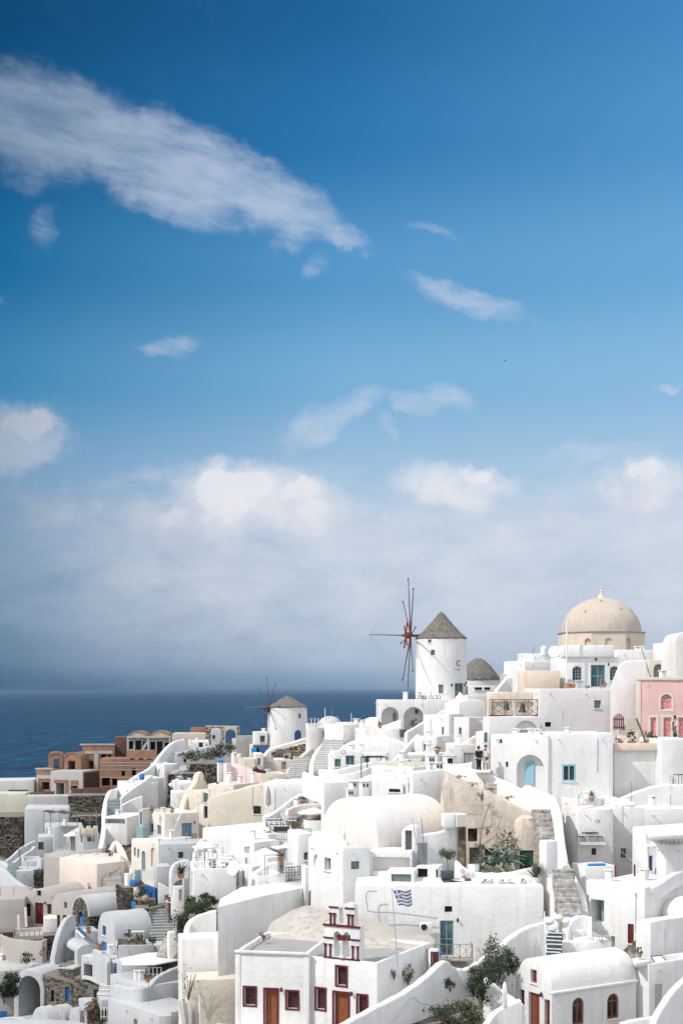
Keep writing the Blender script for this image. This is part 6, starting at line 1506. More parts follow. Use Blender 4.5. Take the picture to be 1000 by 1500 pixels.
ch = house('tall cream chimney tower behind the pale pink wall', (338, 342, 348), 1103, 1132, 168, 35, 'warm', 'flat', [('R', 343.5, 1103.5, 345, 1107, 'vent')], name='chimney', cat='chimney', bev=.14)
house('small cream chimney stub right of the chimney tower', (348, 350, 353), 1104, 1122, 169, 35, 'warm', 'flat', name='chimney', cat='chimney', bev=.14)
house('cream terrace parapet with drain slots right of the chimney tower', (346, 350, 374), 1112, 1132, 167, 8, 'cream', 'par', b=4)
house('white house with pale teal door beside the narrow stairs', (368, 374, 386), 1104, 1128, 168, 8, 'warm', 'flat', [('R', 377, 1111, 381.5, 1122, 'teal_door')], b=3)
bp_ = house('white pillar with bright blue top in front of the dark stone terrace', (318, 320, 327), 1117, 1140, 172, 20, 'white', 'flat', b=.7, name='pillar', cat='pillar')
bm = bmesh.new(); box(bm, -.05, bp_.a + .05, -.05, bp_.b + .05, bp_.zt - .02, bp_.zt + .28, .04); box(bm, .25, .31, .2, .26, bp_.zt + .28, bp_.zt + .95); obj('cap', bm, 'bright_blue', bp_.o)
bm = bmesh.new(); bmesh.ops.create_icosphere(bm, subdivisions=2, radius=.34); tube(bm, [(.2, 0, -.1), (.7, .1, -.18), (1.2, .1, -.3)], .24, 8, .14)
tag(obj('bundle', bm, 'maroon', None, P(374, 1128, 160.5)), 'dark maroon bundle lying on the cream terrace below the narrow stairs', 'bundle')
wall('cream curved house wall sweeping up to a post left of the narrow front', [(258, 1214, 160), (263, 1196, 161), (269, 1172, 162), (277, 1156, 163), (285, 1145, 164), (288, 1133, 164.6), (294, 1131, 165), (296, 1140, 165.2), (302, 1150, 165.6), (306, 1166, 165.8)], -1.5, .7, 'cream')
house('white low roof with pale grey step behind the curved cream wall', (250, 255, 284), 1147, 1180, 172, 8, 'white', 'par', b=5)
house('white low roof in front of the pale grey step roof', (247, 251, 276), 1161, 1196, 167, 8, 'white', 'flat', b=4)
house('cream house with flat rounded roof between the curved walls', (268, 296, 304), 1160, 1215, 160, 40, 'cream', 'flat', a=3)
c3 = house('cream white house with two teal windows and blue door', (209, 241, 292), 1192, 1244, 148, 30, 'warm', 'par', [('L', 217, 1206, 225, 1220, 'teal_win'), ('L', 230, 1209, 236, 1223, 'teal_win'), ('R', 266, 1206, 281, 1234, 'steel_door')], bev=.18)
bm = bmesh.new(); box(bm, c3.a * .30, c3.a, -.02, .3, c3.zv, c3.zv + .2, .02); obj('plinth', bm, 'warm', c3.o)
bm = bmesh.new(); prism(bm, [(.05, c3.zv + .2), (.45, c3.zv + .2), (c3.a * .52, c3.zt - .1), (c3.a * .46, c3.zt - .1)], -.12, .02); obj('stair_coping', bm, 'white', c3.o)
c4 = house('cream white lower house with arched teal door, arched niche and two slim windows', (192, 233, 240), 1232, 1296, 144.5, 50, 'warm', 'flat', [('L', 196, 1242, 199, 1254, 'teal_win'), ('L', 201, 1244, 204, 1257, 'teal_win'), ('L', 207.5, 1247, 213, 1277, 'arch_teal', True), ('L', 221, 1242, 227, 1270, 'shallow', True)], a=5)
tb = house('teal glazed balcony corner on the left of the cream house', (200, 209, 212), 1213, 1232, 147, 60, 'teal', 'flat', name='balcony', cat='balcony', a=1, bev=.03)
house('white house strip with tall teal windows left of the cream house', (203, 209, 213), 1186, 1214, 150, 58, 'dimmed_white', 'flat', [('L', 205, 1190, 208, 1208, 'teal_win')], a=2)
potted('small potted plant in a white bowl on the cream corner', 235, 1237, 143.6, .3, .35, (.2, .2, .1), 30, .1, 'leaf_rust', 'white_paint')
house('dark planter with flowers in front of the blue door', (277, 279, 288), 1229, 1238, 145.5, 8, 'dark_wood', 'flat', b=.6, name='planter', cat='planter', ext=.1, bev=.03)
potted('pair of lilac flowers in a dark pot by the blue door', 284, 1231, 146, .3, .3, (.4, .3, .2), 80, .1, 'leaf_red')
# ================================================================== left: ramps, white roofs
wall('long white ramp wall climbing from the lower left to the arch ruin', [(146, 1250, 163), (152, 1215, 168), (153, 1185, 176), (160, 1160, 186), (174, 1154, 192), (200, 1136, 200), (220, 1124, 206), (236, 1104, 212), (252, 1088, 218), (268, 1083, 222)], 7, .6, 'white', n=5)
house('white terrace house with railing posts along the ramp', (174, 196, 232), 1148, 1190, 186, 30, 'white', 'par', b=6)
house('white stair house with slanting parapet and blue barrel', (196, 218, 240), 1140, 1180, 196, 30, 'white', 'par', b=5)
house('white upper house stepping up the ramp beside the dark stones', (220, 240, 262), 1120, 1166, 205, 30, 'white', 'par', b=5)
wall('white slanting stair parapet inside the ramp houses', [(176, 1170, 183), (190, 1158, 184.6), (205, 1148, 186), (222, 1136, 188)], 3, .4, 'white', n=3)
wall('second white slanting parapet below the blue barrel', [(178, 1180, 181), (192, 1172, 182), (208, 1166, 182.6)], 3, .4, 'white', n=3)
bm = bmesh.new(); lathe(bm, [(0, 0), (.30, .02), (.36, .25), (.36, .65), (.28, .8), (.12, .85), (0, .86)], 14); tag(obj('barrel', bm, 'bright_blue', None, P(207.5, 1143, 183)), 'bright blue plastic barrel on the white ramp parapet', 'barrel')
stairs('short pale stairs between curved white cheeks on the ramp', 166, 1184, 178, 166, 1171, 1.5, 7, .6, 'stair_teal')
wr = house('white house with long covered opening under a flat roof below the ramp stairs', (151, 186, 192), 1198, 1214, 168, 78, 'white', 'flat', [('L', 154, 1200, 183, 1207, 'deep')], a=7)
bm = bmesh.new(); box(bm, .5, .6, .6, wr.b - .6, wr.zt - .95, wr.zt - .8); obj('beam', bm, 'orange_wood', wr.o)
house('white roof house at the top of the ramp with small dark window', (270, 276, 306), 1086, 1110, 222, 6, 'white', 'par', [('R', 291, 1088, 297, 1095, 'black_win')], b=7)
house('grey white sloping wall below the roof with the small dark window', (248, 256, 305), 1104, 1130, 214, 10, 'dimmed_white', 'flat', ytr=1094, b=2)
pw = house('long grey white wall with thin dark posts below the arch ruin', (300, 303, 340), 1092, 1116, 218, 5, 'dimmed_white', 'flat', b=1)
for px, lab in ((302.5, 'left thin dark post on the grey white wall'), (323, 'middle thin dark post on the grey white wall'), (338, 'right thin dark post on the grey white wall')):
    o = cable(lab, [(px, 1086 if px > 310 else 1090, 216.8), (px, 1105, 216.6)], .10, 'dark_wood', 'post', 1, 'dark posts along the grey white wall'); o['category'] = 'post'
for px, py, Y, r_, lab in ((287, 1116, 206, (2.3, .8, .8), 'left dark green scrub on the terrace under the grey white wall'), (308, 1113, 207, (2.2, .8, .9), 'middle dark green scrub on the terrace under the grey white wall'), (325, 1110, 208, (1.8, .8, 1.0), 'right dark green scrub on the terrace under the grey white wall')):
    bush(lab, px, py, Y, r_, 700, .28, 'leaf_olive', group='scrub on the stone terrace')
s1_ = house('long dark dry stone terrace wall under the green scrub', (272, 278, 326), 1119, 1150, 196, 8, 'stone_base', 'flat', b=6, name='stone_wall', cat='stone wall')
stone_facing(s1_, 'R', 'stones_dark', .45)
s2_ = house('lower dark stone terrace wall with pale rubble', (240, 246, 292), 1134, 1176, 188, 10, 'stone_base', 'flat', b=5, name='stone_wall', cat='stone wall')
stone_facing(s2_, 'R', 'stones_dark', .45)
for i, (px, py, Y, r_, lab) in enumerate(((262, 1136, 189, .9, 'largest pale rock on the stone terraces'), (256, 1148, 187, .7, 'pale rock below the largest one on the stone terraces'), (272, 1127, 197, .7, 'upper pale rock at the end of the dark stone wall'))):
    bm = bmesh.new(); bmesh.ops.create_icosphere(bm, subdivisions=3, radius=r_)
    for v in bm.verts: v.co *= 1 + .9 * noise.noise(v.co * 1.3 + Vector((i * 5, 0, 0))) + .25 * noise.noise(v.co * 4); v.co.z *= .7
    tag(obj('rock', bm, 'soft_white' if i == 1 else 'concrete', None, P(px, py, Y)), lab, 'rock', 'pale rocks on the stone terraces')
# small mill surroundings
smw = house('tan rubble retaining wall curving below the small windmill', (388, 398, 456), 1099, 1116, 186, 12, 'sand', 'flat', ytr=1087, b=5, name='stone_wall', cat='stone wall')
stone_facing(smw, 'R', 'stones_tan', .38, top=lambda q: smw.zt + q * 1.05)
wall('bright white rounded coping curving over the tan rubble wall', [(386, 1106, 185.4), (394, 1098, 185.8), (410, 1092, 187), (428, 1087, 188.6), (444, 1082, 190), (458, 1080, 191.4)], .5, .8, 'white')
house('white box house with grey window left of the small windmill', (369, 372, 392), 1072, 1096, 196, 8, 'white', 'par', [('R', 381, 1078, 388, 1088, 'dark_win')], b=3)
house('white frame around blue boxes left of the small windmill', (363, 366, 371), 1090, 1110, 190, 8, 'white', 'flat', b=1, name='wall_block', cat='wall block')
for px, w, lab, mt in ((374, 1.0, 'bright blue crate on the left beside the small windmill', 'bright_blue'), (384, 1.5, 'deep blue crate on the right beside the small windmill', 'deep_blue')):
    bm = bmesh.new(); box(bm, -w / 2, w / 2, -.4, .4, 0, .58, .03); tag(obj('crate', bm, mt, None, P(px, 1102, 189)), lab, 'crate', 'blue crates by the windmill')
house('dark slate coloured shelter behind the blue crates', (370, 372, 394), 1092, 1104, 192, 6, 'slate', 'flat', b=2, name='shelter', cat='shelter')
house('grey concrete wall left of the white box house by the windmill', (343, 346, 370), 1078, 1100, 224, 5, 'grey_render', 'flat', b=2, name='wall_block', cat='wall')
house('white terrace body below the tan rubble wall', (384, 392, 446), 1113, 1142, 178, 10, 'warm', 'flat', [('R', 412, 1116, 419, 1127, 'niche')], b=4)
stairs('narrow white stairs climbing to the blue crates', 397, 1132, 169, 390, 1108, 1.6, 9, .62, 'concrete', 'soft_white')
wall('white cheek wall left of the narrow white stairs', [(374, 1106, 176), (383, 1108, 174), (388, 1118, 172), (391, 1132, 170)], 4, .5, 'white')
stairs('wide white stairs climbing between cream walls to the small windmill', 431, 1143, 165, 443, 1109, 2.2, 11, .6, 'concrete', 'soft_white')
wall('cream curved wall on the left of the wide white stairs', [(418, 1140, 166), (424, 1126, 168), (436, 1112, 171), (448, 1102, 174), (460, 1090, 178), (470, 1080, 182)], 4, .6, 'cream')
house('white landing wall below the wide white stairs', (390, 396, 462), 1144, 1170, 160, 8, 'white', 'flat', b=4, ext=3)
aircon('grey box unit on the tan rubble wall beside the wide stairs', 421, 1112, 176, 0, .9, .6, 'grey_render')
aircon('second smaller grey box unit right of it by the wide stairs', 429, 1113, 176, 0, .6, .4, 'concrete')
# ================================================================== brick buildings under construction
b1_ = house('raw brick house shell with white concrete frame and two dark doorways', (74, 121, 145), 1130, 1166, 262, 74, 'concrete', 'flat', [('L', 82, 1147, 94, 1165, 'hole'), ('L', 103, 1151, 113, 1158, 'hole'), ('R', 124, 1132, 131, 1142, 'hole'), ('R', 134, 1140, 143, 1159, 'hole')], a=7, name='brick_shell', cat='brick shell', bev=.04)
for s0, s1, z0, z1 in ((79, 101, 1143, 1147.5), (95, 101, 1147.5, 1163), (103.5, 115, 1143.5, 1150), (113.3, 115.2, 1150, 1160)):
    a0, zb_ = on_face(b1_, 'L', s0, z1); a1, zt_ = on_face(b1_, 'L', s1, z0); bm = bmesh.new(); prism(bm, [(a0, zb_), (a1, zb_), (a1, zt_), (a0, zt_)], -.03, .05); obj('brick_infill', bm, 'brick', b1_.o, (0, 0, 0), R_(-90))
bm = bmesh.new(); box(bm, .5, b1_.a - .1, -.05, .1, .6, b1_.zt - .35); obj('brick_infill', bm, 'brick_dark', b1_.o)
b2_ = house('low brick wing with pale lintel and square dark window at the left end', (53, 75, 78), 1127, 1164, 264, 76, 'brick', 'flat', [('L', 61, 1146, 72, 1157, 'hole')], a=8, name='brick_wing', cat='brick shell', bev=.04)
for z0, z1, x0, x1 in ((1136, 1141, 54, 75), (1141, 1163, 53.5, 56.5), (1125.5, 1127.5, 52, 77)):
    a0, zb_ = on_face(b2_, 'L', x0, z1); a1, zt_ = on_face(b2_, 'L', x1, z0); bm = bmesh.new(); prism(bm, [(a0, zb_), (a1, zb_), (a1, zt_), (a0, zt_)], -.12, .05); obj('lintel', bm, 'concrete', b2_.o, (0, 0, 0), R_(-90))
def vault_shell(label, x0, xm, x1, spr, base, Y, th, rise, ops, deep=6):
    h = house(label, (x0, xm, x1), spr, base, Y, th, 'brick', ('vL', rise), ops, a=deep, name='vaulted_brick_shell', cat='brick shell', bev=.03)
    k = 14; Wd = h.b; ro, ri = Wd / 2 + .08, Wd / 2 - .45
    bm = bmesh.new()
    po = [(-Wd / 2 + ro * 0 + Wd / 2 * math.cos(q) * (ro / (Wd / 2)), rise * ro * math.sin(q)) for q in [math.pi * i / k for i in range(k + 1)]]
    pi_ = [(-Wd / 2 + ri * math.cos(q), rise * ri * math.sin(q)) for q in [math.pi * i / k for i in range(k + 1)]]
    for (a, b_), (c_, d_) in zip(zip(po, po[1:]), zip(pi_, pi_[1:])):
        prism(bm, [a, b_, d_, c_], -.12, .06)
    obj('arch_ring', bm, 'brick_dark' if rise > .9 else 'brick', h.o, (0, 0, h.zt), R_(-90)); return h
v1 = vault_shell('left brick vault shell with a window open to the sea', 71, 93, 95, 1107, 1130, 268, 100, .45, [('L', 79, 1112, 87, 1126, 'through')], 5)
v2 = vault_shell('right brick vault shell beside the one open to the sea', 94, 118.5, 122, 1109, 1131, 267, 76, .48, [('L', 99.5, 1115, 110, 1129, 'hole')], 5)
b3_ = house('taller raw brick block with white pillar and square dark window', (117, 121, 168), 1092, 1150, 270, 8, 'brick', 'flat', [('R', 148, 1105.5, 156, 1118, 'hole'), ('R', 126, 1115, 136.5, 1129, 'hole'), ('R', 158, 1106, 163, 1118, 'hole')], b=8, name='brick_shell', cat='brick shell', bev=.03)
for x0, x1, z0, z1 in ((138, 144, 1100, 1130), (124, 165, 1100, 1104.5), (117, 168, 1089.5, 1092)):
    a0, zb_ = on_face(b3_, 'R', x0, z1); a1, zt_ = on_face(b3_, 'R', x1, z0); bm = bmesh.new(); prism(bm, [(a0, zb_), (a1, zb_), (a1, zt_), (a0, zt_)], -.10, .05); obj('concrete_frame', bm, 'concrete', b3_.o)
b4_ = house('long low banded brick wall with dark openings along the building site', (143, 146, 227), 1112, 1158, 258, 4, 'brick', 'flat', [('R', 178, 1130, 183, 1137, 'hole'), ('R', 149, 1139, 161, 1152, 'hole'), ('R', 164, 1141, 172, 1151, 'hole'), ('R', 193, 1126, 199, 1136, 'hole'), ('R', 190, 1111, 197, 1113.5, 'vent'), ('R', 203, 1111, 210, 1113.5, 'vent'), ('R', 215, 1111.5, 222, 1113.5, 'vent')], b=8, name='brick_wall', cat='brick wall', bev=.03)
for z in (1117.5, 1121.5, 1128, 1139):
    a0, zb_ = on_face(b4_, 'R', 144, z + .55); a1, zt_ = on_face(b4_, 'R', 226.5, z - .55); bm = bmesh.new(); box(bm, .1, b4_.a, -.05, .04, zb_, zt_); obj('concrete_band', bm, 'concrete', b4_.o)
b5_ = house('dark brick side block left of the twin arched house', (164, 168, 188), 1080, 1116, 274, 6, 'brick_dark', 'flat', b=6, name='brick_shell', cat='brick shell', bev=.03)
b6_ = house('twin arched brick house with concrete frame and row of dark openings', (184, 187, 251), 1079, 1116, 272, 3, 'concrete', 'flat', [('R', 188.5, 1086, 195, 1098, 'hole'), ('R', 198, 1085, 207, 1099, 'hole'), ('R', 209, 1086, 217, 1098, 'hole'), ('R', 220, 1087, 227.5, 1099, 'hole'), ('R', 229.5, 1086.5, 238, 1107, 'hole'), ('R', 241, 1088, 248.5, 1098, 'hole')], b=9, name='brick_house', cat='brick shell', bev=.03)
for x0, x1 in ((187, 216), (219, 249.5)):
    a0, z_ = on_face(b6_, 'R', x0, 1079); a1, _ = on_face(b6_, 'R', x1, 1079); Wd = a1 - a0; cx_ = (a0 + a1) / 2; k = 14; bm = bmesh.new(); rs = .5
    for q in range(k):
        t0, t1 = math.pi * q / k, math.pi * (q + 1) / k
        prism(bm, [(cx_ + Wd / 2 * math.cos(t0), rs * Wd / 2 * math.sin(t0)), (cx_ + Wd / 2 * math.cos(t1), rs * Wd / 2 * math.sin(t1)), (cx_ + (Wd / 2 - .4) * math.cos(t1), rs * (Wd / 2 - .4) * math.sin(t1)), (cx_ + (Wd / 2 - .4) * math.cos(t0), rs * (Wd / 2 - .4) * math.sin(t0))], -.1, 7)
    obj('brick_arch', bm, 'brick', b6_.o, (0, 0, b6_.zt))
    bm = bmesh.new(); prism(bm, [(cx_ + (Wd / 2 - .4) * math.cos(math.pi * q / k), rs * (Wd / 2 - .4) * math.sin(math.pi * q / k)) for q in range(k + 1)], .25, 6.5); obj('vault_infill', bm, 'apricot', b6_.o, (0, 0, b6_.zt))
bm = bmesh.new(); box(bm, -.1, b6_.a, -1.0, .04, b6_.zt - .25, b6_.zt + .05); obj('ledge', bm, 'concrete', b6_.o)
for x in (187.5, 217.5, 249): a0, _ = on_face(b6_, 'R', x, 1090); bm = bmesh.new(); box(bm, a0 - .15, a0 + .15, -.95, -.7, .5, b6_.zt - .26); obj('pillar', bm, 'concrete', b6_.o)
a0, zb_ = on_face(b6_, 'R', 207.5, 1098); a1, zt_ = on_face(b6_, 'R', 218, 1086); bm = bmesh.new(); prism(bm, [(a0, zb_), (a0 + .5, zb_), (a1, zt_), (a1 - .5, zt_)], -.66, -.5); obj('stair_string', bm, 'concrete', b6_.o)
house('brick balcony parapet in front of the twin arched house', (183, 186, 229), 1100, 1113, 264, 4, 'brick', 'flat', b=1.5, name='brick_parapet', cat='parapet', bev=.03)
house('flat concrete roofed brick wing right of the twin arched house', (249, 252, 302), 1075, 1106, 270, 3, 'sand', 'flat', [('R', 254, 1085, 271, 1097, 'shallow')], b=9, name='brick_wing', cat='brick shell', bev=.03)
house('low pink brick parapet on the roof behind the twin arched house', (276, 279, 300), 1066, 1080, 280, 3, 'brick', 'flat', b=3, name='brick_parapet', cat='parapet', bev=.03)
ar = house('old stone arch ruin open to the sea beside the building site', (298, 301, 351), 1064, 1098, 238, 3, 'sand', 'flat', [('R', 330, 1068.5, 345, 1090, 'through', True)], b=1.3, name='arch_ruin', cat='arch ruin', bev=.05)
stone_facing(ar, 'R', 'stones_tan', .40, skip=[(ar.a * .55, ar.a * .92, 0, 40)])
h_ = house('white shed with small dark window under the stone arch ruin', (305, 309, 324), 1071, 1094, 234, 4, 'dimmed_white', ('vR', .5), [('R', 311, 1077, 315, 1083, 'black_win')], b=2, name='shed', cat='shed')
house('ochre stone pier at the foot of the stone arch', (338, 340, 349), 1082, 1096, 234, 4, 'apricot', 'flat', b=1, name='stone_pier', cat='pier')
for i, (x0, x1, y0, lab) in enumerate(((104, 121, 1156, 'left brick garden wall in front of the white concrete frame'), (121, 148, 1155, 'middle brick garden wall on the building site'), (148, 160, 1153, 'right brick garden wall next to the ramp'), (64, 78, 1160, 'low dark brick wall under the left brick wing'), (12, 40, 1158, 'dark ruined brick wall behind the long white wall'), (36, 66, 1162, 'broken brown garden wall left of the brick wing'))):
    house(lab, (x0 - 1, x0, x1), y0, 1168, 250 - i, 4, 'brick_dark', 'flat', b=1.2, name='brick_wall', cat='brick wall', bev=.03)
house('long weathered white wall at the left edge above the sea', (-40, -38, 49), 1145, 1158, 262, 4, 'old_white', 'flat', b=9, name='wall_block', cat='wall', ytr=1143)
# ================================================================== far left slope
house('large plain beige grey wall at the left edge of the photo', (-40, -38, 37), 1163, 1204, 236, 3, 'sage', 'flat', b=5, name='wall_block', cat='wall')
s_ = house('grey rendered stone terrace wall right of the plain beige wall', (32, 36, 100), 1167, 1192, 232, 6, 'concrete', 'flat', b=5, name='stone_wall', cat='stone wall')
s_ = house('dark brown stone terrace wall below the building site', (96, 100, 158), 1166, 1196, 222, 8, 'stone_base', 'flat', b=5, name='stone_wall', cat='stone wall'); stone_facing(s_, 'R', 'stones_dark', .5)
s_ = house('dark lava stone wall at the left edge below the beige wall', (-30, -28, 33), 1197, 1256, 206, 4, 'stone_base', 'flat', b=8, name='stone_wall', cat='stone wall'); stone_facing(s_, 'R', 'stones_dark', .5)
house('whitewashed sloping rock face under the matted pergola', (30, 36, 102), 1184, 1250, 204, 10, 'dimmed_white', 'flat', b=6, bev=.5, name='whitewashed_rock', cat='rock face')
house('whitewashed terrace below the matted pergola', (60, 66, 122), 1212, 1250, 196, 12, 'dimmed_white', 'flat', b=7, bev=.3)
s_ = house('dark stone bank behind the matted pergola', (98, 104, 156), 1196, 1222, 204, 8, 'stone_base', 'flat', b=4, name='stone_wall', cat='stone wall'); stone_facing(s_, 'R', 'stones_dark', .5)
pr = empty('pergola', P(64, 1216, 194)); tag(pr, 'pergola with a dark woven mat roof on thin posts', 'pergola')
pw_ = (138 - 62) / F * 194
for x, y in ((0, 0), (2.2, 0), (4.6, -.2), (.4, 2.6), (pw_ - .3, 2.4)): bm = bmesh.new(); box(bm, x - .05, x + .05, y - .05, y + .05, -.6, 2.35); obj('post', bm, 'grey_metal', pr)
bm = bmesh.new(); rg = random.Random(5); nx = 26; g = []
for i in range(nx + 1):
    for q in range(9): g.append(bm.verts.new((-.3 + pw_ * i / nx, -.4 + 3.6 * q / 8 - .6 * (i / nx) ** 2, 2.42 + .06 * math.sin(i * .9) + rg.uniform(-.05, .05) - .3 * i / nx)))
for i in range(nx):
    for q in range(8): bm.faces.new((g[i * 9 + q], g[(i + 1) * 9 + q], g[(i + 1) * 9 + q + 1], g[i * 9 + q + 1]))
bmesh.ops.solidify(bm, geom=bm.faces[:], thickness=.05); obj('mat_roof', bm, 'leaf_dry', pr, ang=180)
w1_ = house('white house with small dark windows and wooden shutters on its roof edge', (117, 122, 146), 1222, 1262, 178, 25, 'dimmed_white', 'flat', [('L', 118, 1224, 121, 1236, 'dark_win'), ('R', 128, 1226, 134, 1234, 'dark_win'), ('R', 135.5, 1228, 138, 1234, 'dark_win')], b=4)
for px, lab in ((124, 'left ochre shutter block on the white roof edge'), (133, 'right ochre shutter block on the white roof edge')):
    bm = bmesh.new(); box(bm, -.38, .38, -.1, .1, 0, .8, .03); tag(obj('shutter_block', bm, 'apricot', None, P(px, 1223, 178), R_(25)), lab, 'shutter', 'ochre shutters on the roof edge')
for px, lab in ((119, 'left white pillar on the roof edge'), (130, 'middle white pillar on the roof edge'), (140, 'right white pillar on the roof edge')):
    bm = bmesh.new(); box(bm, -.25, .25, -.25, .25, -.2, 1.0, .06); tag(obj('pillar', bm, 'dimmed_white', None, P(px, 1222, 178.5), R_(25)), lab, 'pillar', 'white pillars on the roof edge')
house('white gabled house nook with dark furniture below the pergola', (96, 104, 122), 1226, 1258, 184, 20, 'dimmed_white', 'flat', ytr=1216, b=4)
house('small white hut with dark framed opening left of the pergola nook', (52, 56, 78), 1226, 1256, 184, 12, 'dimmed_white', 'flat', [('R', 56, 1234, 64, 1246, 'deep')], b=4)
house('tapering white chimney wall between the hut and the nook', (76, 79, 88), 1211, 1250, 181, 20, 'dimmed_white', 'flat', b=.8, name='chimney', cat='chimney')
wall('white stepped stair parapets descending left of the small hut', [(8, 1262, 178), (20, 1252, 179), (34, 1240, 181), (50, 1232, 183)], 4, .5, 'dimmed_white', n=3)
wall('second white stair parapet below the first at the left', [(10, 1272, 174), (26, 1258, 176), (44, 1246, 178), (50, 1240, 179)], 4, .5, 'dimmed_white', n=3)
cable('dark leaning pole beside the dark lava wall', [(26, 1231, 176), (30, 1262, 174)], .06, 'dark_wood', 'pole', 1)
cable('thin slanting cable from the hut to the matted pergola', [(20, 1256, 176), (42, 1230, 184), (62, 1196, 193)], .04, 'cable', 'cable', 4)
bx_ = house('white open roofed courtyard box with dark stones inside', (22, 33, 60), 1262, 1290, 164, 14, 'dimmed_white', 'par', b=5, bev=.06)
house('white curved courtyard wall beside the beige house', (56, 60, 70), 1258, 1290, 163, 40, 'dimmed_white', 'flat', ytl=1258, b=1, name='wall_block', cat='wall')
house('white lower block under the open courtyard box', (18, 24, 56), 1276, 1310, 160, 12, 'dimmed_white', 'flat', b=4)
s_ = house('black lava stone gap wall left of the beige house', (46, 50, 70), 1274, 1310, 157, 10, 'stone_base', 'flat', ytl=1284, b=2, name='stone_wall', cat='stone wall'); stone_facing(s_, 'R', 'stones_dark', .4)
wall('white sloping stair wall running down to the left edge', [(-12, 1270, 160), (4, 1272, 158), (18, 1285, 156), (36, 1298, 154), (52, 1303, 152)], 5, .6, 'dimmed_white')
stairs('short pale grey stairs by the courtyard box at the left edge', 17, 1284, 160, 19, 1264, 1.2, 8, .7, 'stair_teal')
wall('white curved wall at the left edge above the pale stairs', [(-14, 1262, 166), (0, 1262, 165), (10, 1266, 163), (14, 1280, 161)], 4, .5, 'dimmed_white')
d1 = house('big plain beige house wall with sloping top beside the plain steps', (64, 142, 158), 1268, 1312, 150, 72, 'dun', 'flat', ytl=1251, a=5)
house('beige rooftop terrace wall behind the plain beige house', (74, 150, 180), 1243, 1275, 158, 70, 'dun', 'flat', ytl=1252, a=1, name='parapet', cat='parapet')
slab('beige terrace floor behind the plain beige house', [(72, 1254), (142, 1266), (182, 1262), (182, 1250), (150, 1250)], 153, 3, 'blush', 'terrace', 'terrace')
wall('beige curved wall sweeping past the plain steps', [(148, 1262, 154), (162, 1243, 156), (170, 1232, 158), (180, 1246, 154), (186, 1262, 151), (196, 1278, 147)], -1.0, .5, 'warm')
potted('round dark bush in a tall dark pot on the beige terrace', 160, 1262, 153, .34, .5, (.42, .42, .42), 420, .1, 'leaf_dark', 'dark_wood')
stairs('plain beige steps climbing beside the plain beige house', 168, 1302, 145, 163, 1271, 1.7, 9, .62, 'dun')
house('beige wall right of the plain beige steps', (172, 176, 196), 1252, 1310, 149, 30, 'warm', 'flat', ytr=1268, b=2)
house('grey beige parapet wall left of the plain beige steps', (142, 147, 160), 1290, 1312, 146, 20, 'dun', 'flat', ytr=1278, b=.6, name='parapet', cat='parapet')
d2 = house('beige vaulted house with dark red door and two black windows', (33, 78, 104), 1322, 1358, 142, 66, 'dun', ('vL', .62), [('L', 54, 1305, 60, 1313, 'vent'), ('L', 36, 1324, 45, 1343, 'brown_win'), ('L', 51, 1323, 63.5, 1354, 'maroon_door'), ('L', 69, 1325, 77.5, 1340, 'brown_win')], a=9, name='vault_house', bev=.1)
house('dark beige house wall in shade at the left edge', (-30, -28, 36), 1318, 1362, 141, 6, 'dun', 'flat', b=5, bev=.1)
house('beige low vault roof behind the dark beige wall', (-30, -26, 40), 1312, 1330, 147, 6, 'dun', ('vR', .12), b=5, name='vault_roof', cat='vault')
d3 = house('smaller beige vaulted house with narrow dark red doors', (75, 108, 150), 1332, 1366, 137, 52, 'dun', ('vL', .85), [('L', 94, 1322, 98, 1331, 'vent'), ('L', 82.5, 1341, 88, 1360, 'maroon_door'), ('L', 92, 1341, 98, 1362, 'dark_door')], a=7, name='vault_house', bev=.1)
house('white low garden block in front of the two beige vaults', (62, 64, 84), 1346, 1366, 135, 12, 'soft_white', 'flat', b=2)
slab('beige walled yard in front of the beige vaulted house', [(2, 1362), (64, 1358), (80, 1368), (62, 1380), (16, 1376), (0, 1370)], 134, 3, 'dun', 'terrace', 'terrace', rim=.4)
for px, y0, y1, lab in ((27, 1341, 1374, 'left white post of the beige yard'), (37, 1330, 1358, 'right white post of the beige yard')):
    o = cable(lab, [(px, y0, 133.5 if px < 30 else 137), (px + 1.5, y1, 133.5 if px < 30 else 137)], .14, 'soft_white', 'post', 1, 'white posts of the beige yard'); o['category'] = 'post'
chair('dark red chair beside the dark red door of the beige vault', P(44, 1357, 139.5), .3, 'door_red'); chair('second dark red chair near the beige vault door', P(48, 1357, 139), 1.8, 'door_red')
s_ = house('brown stone yard wall below the beige yard', (14, 18, 64), 1377, 1398, 130, 8, 'stone_base', 'flat', b=2, name='stone_wall', cat='stone wall'); stone_facing(s_, 'R', 'stones_brown', .28)
s_ = house('brown stone corner wall right of the beige yard', (60, 64, 84), 1371, 1396, 129, 14, 'stone_base', 'flat', b=2, name='stone_wall', cat='stone wall'); stone_facing(s_, 'R', 'stones_brown', .28)
s_ = house('brown stone wall at the left edge under the beige yard', (-20, -18, 19), 1366, 1390, 131.5, 6, 'stone_base', 'flat', b=2, name='stone_wall', cat='stone wall'); stone_facing(s_, 'R', 'stones_brown', .28)
